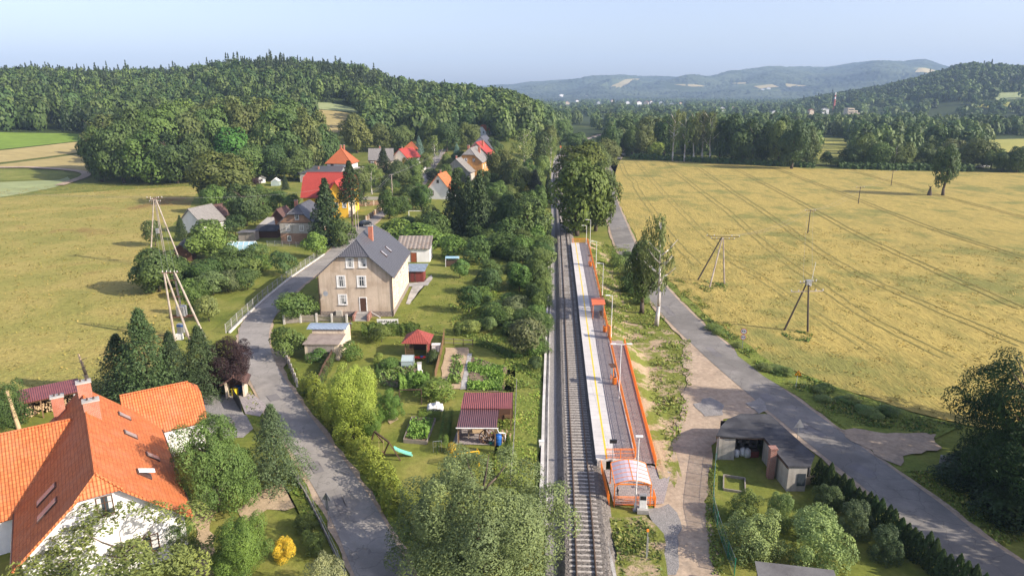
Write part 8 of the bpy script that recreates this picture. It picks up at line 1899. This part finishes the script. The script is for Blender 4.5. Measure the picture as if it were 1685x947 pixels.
scatter('valley_wood', plain_, 350, 900, 0.0075, 200, 0.09, .08, (12, 19), (8, 13), FC, (930, 2300), [(992, 205, 7, 25)])
scatter('far_valley_wood', [(880, 162), (880, 193), (2400, 193), (2400, 155)], 850, 3800, 0.00105, 70, 0.15, .12, (11, 18), (10, 19), FC, (860, 2300), [(1200, 158, 60, 5), (1090, 160, 40, 4)] + [(q[0], q[1], 7, 9) for q in twn])
rh_ = [(1280, 60), (1280, 176), (2500, 176), (2500, 60)]
scatter('right_hill_forest', [(1270, 60), (1270, 175), (1640, 166), (1640, 156), (1700, 150), (2500, 150), (2500, 60)], 1150, 2150, 0.0052, 70, 0.15, .3, (12, 19), (10, 16), [DK, DK, MD, (0.045, 0.07, 0.02)], (1270, 2300))
sheet('far_clearing', 'yellow_field', P((1340, 226), (1402, 228), (1408, 262), (1338, 262)), .15, 0, 0, 40); sheet('far_clearing', 'yellow_field', P((1615, 230), (1720, 228), (1720, 252), (1612, 250)), .15, 0, 0, 40)
sheet('hillside_field', 'pale_field', P((1628, 152), (1700, 150), (1760, 160), (1640, 165)), .4, 0, 0, 60); sheet('hillside_field', 'yellow_field', P((1600, 172), (1665, 168), (1668, 177), (1605, 178)), .4, 0, 0, 60); sheet('hillside_field', 'tan_field', P((1430, 165), (1490, 163), (1490, 167), (1440, 168)), .4, 0, 0, 60)
for q in ([(1075, 155), (1110, 153.5), (1165, 155), (1170, 158), (1120, 160.5), (1080, 160)], [(1025, 158), (1060, 157), (1062, 161), (1028, 162)], [(1190, 157.5), (1240, 157), (1238, 160), (1195, 160.5)]): sheet('valley_field', 'tan_field', P(*q), .5, 0, 0, 150)
# wooded mountains
an_ = np.linspace(R(-12), R(52), 620); rr = np.linspace(3700, 7400, 190); A_, R2 = np.meshgrid(an_, rr); X_ = R2 * np.sin(A_); Y_ = R2 * np.cos(A_); Z_ = H(X_, Y_)
zc = Y_ * CT - (Z_ - CZ) * ST; PXm = CX + F * X_ / zc; PYm = CY - F * (Y_ * ST + (Z_ - CZ) * CT) / zc
gaps = np.zeros(X_.shape, bool)
for q in ([(988, 150), (1030, 131), (1056, 130), (1040, 141), (1022, 150)], [(1108, 140), (1150, 141), (1170, 143), (1140, 144)], [(1195, 138), (1230, 136), (1226, 139), (1200, 140)], [(1240, 143), (1270, 140), (1282, 144), (1250, 147)], [(1290, 138), (1340, 143), (1330, 146), (1296, 145)], [(930, 147), (975, 145), (960, 149), (925, 150)], [(1512, 113), (1540, 117), (1525, 122), (1505, 120)]): gaps |= in_poly(PXm, PYm, q)
nz = rgf.random(X_.shape); up_ = np.where(gaps, -3, 6 + 16 * nz * (0.6 + .4 * np.sin(X_ / 90) * np.sin(Y_ / 70)))
up_ = up_ + 34 * np.sin(X_ / 210 + 2 * np.sin(Y_ / 330)) * np.sin(Y_ / 260 + 1.4 * np.sin(X_ / 170)) * np.clip(Z_ / 90, 0, 1) * (1 - smooth((R2 - 5300) / 900)) * ~gaps; up_[0] = -30; up_[-1] = -60
vm = np.stack([X_ + rgf.normal(0, 4, X_.shape), Y_ + rgf.normal(0, 4, X_.shape), Z_ + up_], -1).reshape(-1, 3); nr2, na2 = X_.shape
ii, jj = np.meshgrid(np.arange(nr2 - 1), np.arange(na2 - 1), indexing='ij'); k0 = (ii * na2 + jj).ravel(); qm = np.stack([k0 + 1, k0 + na2 + 1, k0 + na2, k0], 1)
nmat('mountain_wood', (0.012, 0.024, 0.013), (0.034, 0.054, 0.024), 0.006, .95, 0, c3=(0.06, 0.078, 0.036), s3=0.0028, co='World', fine=.02)
tag(link('mountain_forest', npmesh('mountain_forest', vm, qm, 'mountain_wood')), kind='stuff')
for q in ([(988, 150), (1030, 131), (1056, 130), (1040, 141), (1022, 150)], [(1108, 140), (1150, 141), (1170, 143), (1140, 144)], [(1240, 143), (1270, 140), (1282, 144), (1250, 147)], [(1195, 138), (1230, 136), (1226, 139), (1200, 140)], [(1290, 138), (1340, 143), (1330, 146), (1296, 145)], [(1512, 113), (1540, 117), (1525, 122), (1505, 120)]): sheet('mountain_clearing', 'tan_field', P(*q), 4, 0, 0, 120)
# far buildings
def far_house(px, py, w, l, he, hr, wall, roof, label, rz=0.0, group='houses of the distant town', cat='house', hf=0):
    x, y = at(px, py); r = empty('distant_house', label, cat, (x, y, h1(x, y) ), rz, group); 
    if he < 20: w, l, he, hr = w * .8, l * .8, he * .85, hr * .85
    walls_gable(r, w, l, he, hr, wall); b = MB(); E = w / 2 + .6; sl = (hr - he) / (w / 2)
    for s in (1, -1): pts = [(s * E, -.6, he - .6 * sl), (s * E, l + .6, he - .6 * sl), (0, l + .6, hr), (0, -.6, hr)]; b.slab(pts if s > 0 else pts[::-1], .3)
    b.build('roof', roof, r); return r
twn.sort()
for i, q in enumerate(twn): far_house(*q, f'{ORD[i]} house from the left in the hazy distant town', .3 * math.sin(i * 2.3))
for i, (px, py, w, l, he, hr, wl, rf) in enumerate([(1180, 184, 14, 12, 6, 10, 'plaster_white', 'slate_grey'), (1188, 185, 12, 12, 6, 9, 'plaster_white', 'slate_grey'), (1200, 184, 13, 12, 7, 11, 'plaster_white', 'slate_grey'), (1206, 185, 10, 10, 6, 9, 'plaster_white', 'tile_red'), (1274, 192, 10, 12, 5, 8, 'plaster_white', 'slate_grey'), (1335, 193, 9, 9, 8, 11, 'plaster_cream', 'tile_orange_old'), (1358, 188, 14, 9, 6, 8, 'plaster_white', 'slate_grey')]):
    far_house(px, py, w, l, he + 5, hr + 5, wl, rf, f'{ORD[i]} building from the left among the valley trees before the factory', .2 * math.sin(i * 3.1), 'buildings among the valley trees')
fx, fy = at(1402, 196); fz = h1(fx, fy); fs = scl(fx, fy, 10); fb = empty('factory', 'stepped beige factory building standing out of the trees beside the tall chimney', 'factory', (fx, fy, fz))
W_ = 19 / fs; 
for k, (x0, x1, hh) in enumerate(((-.45, .12, 16), (.12, .42, 12.5), (.42, .62, 9))):
    MB().box(x0 * W_, x1 * W_, .02 * k, 14, 0, hh).build('block', 'plaster_ochre' if False else 'plaster_cream', fb); b = MB()
    for r_ in range(2): b.box(x0 * W_ + .8, x1 * W_ - .8, .02 * k - .05, .02 * k - .01, hh - 3.0 - 3.6 * r_, hh - 1.6 - 3.6 * r_)
    b.build('window_band', 'glass', fb)
cxf, cyf = at(1371, 186); cz_ = h1(cxf, cyf); ht = zat(cyf, 152) - cz_; ch = empty('factory_chimney', 'tall slender red and white striped factory chimney above the valley trees', 'chimney', (cxf, cyf, cz_))
plain('chimney_red', (0.42, 0.12, 0.09), .8)
for k, (a, b_, m) in enumerate(((0, .55, 'chimney_red'), (.55, .68, 'chimney_red'), (.68, .78, 'white_paint'), (.78, .88, 'chimney_red'), (.88, 1, 'white_paint'))): MB().tube((0, 0, ht * a), (0, 0, ht * b_ - .02), 2.0 - 1.0 * a, 2.0 - 1.0 * b_, 12).build('band' if k else 'shaft', m, ch)
# ------------------------------------------------------------------ air
hz_ = MB().box(-9500, 10500, -120, 8600, -3, 470); hm = bpy.data.materials.new('haze_air'); hm.use_nodes = True; hn = hm.node_tree; hn.nodes.clear(); ho = hn.nodes.new('ShaderNodeOutputMaterial'); hv = hn.nodes.new('ShaderNodeVolumePrincipled')
hv.inputs['Color'].default_value = (0.50, 0.70, 1.0, 1); hv.inputs['Density'].default_value = HAZE = 0.000115; hv.inputs['Anisotropy'].default_value = 0.0; hn.links.new(hv.outputs[0], ho.inputs['Volume'])
ob = hz_.build('haze', hm); ob['kind'] = 'stuff'
scene.cycles.volume_step_rate = 10; scene.cycles.volume_max_steps = 64
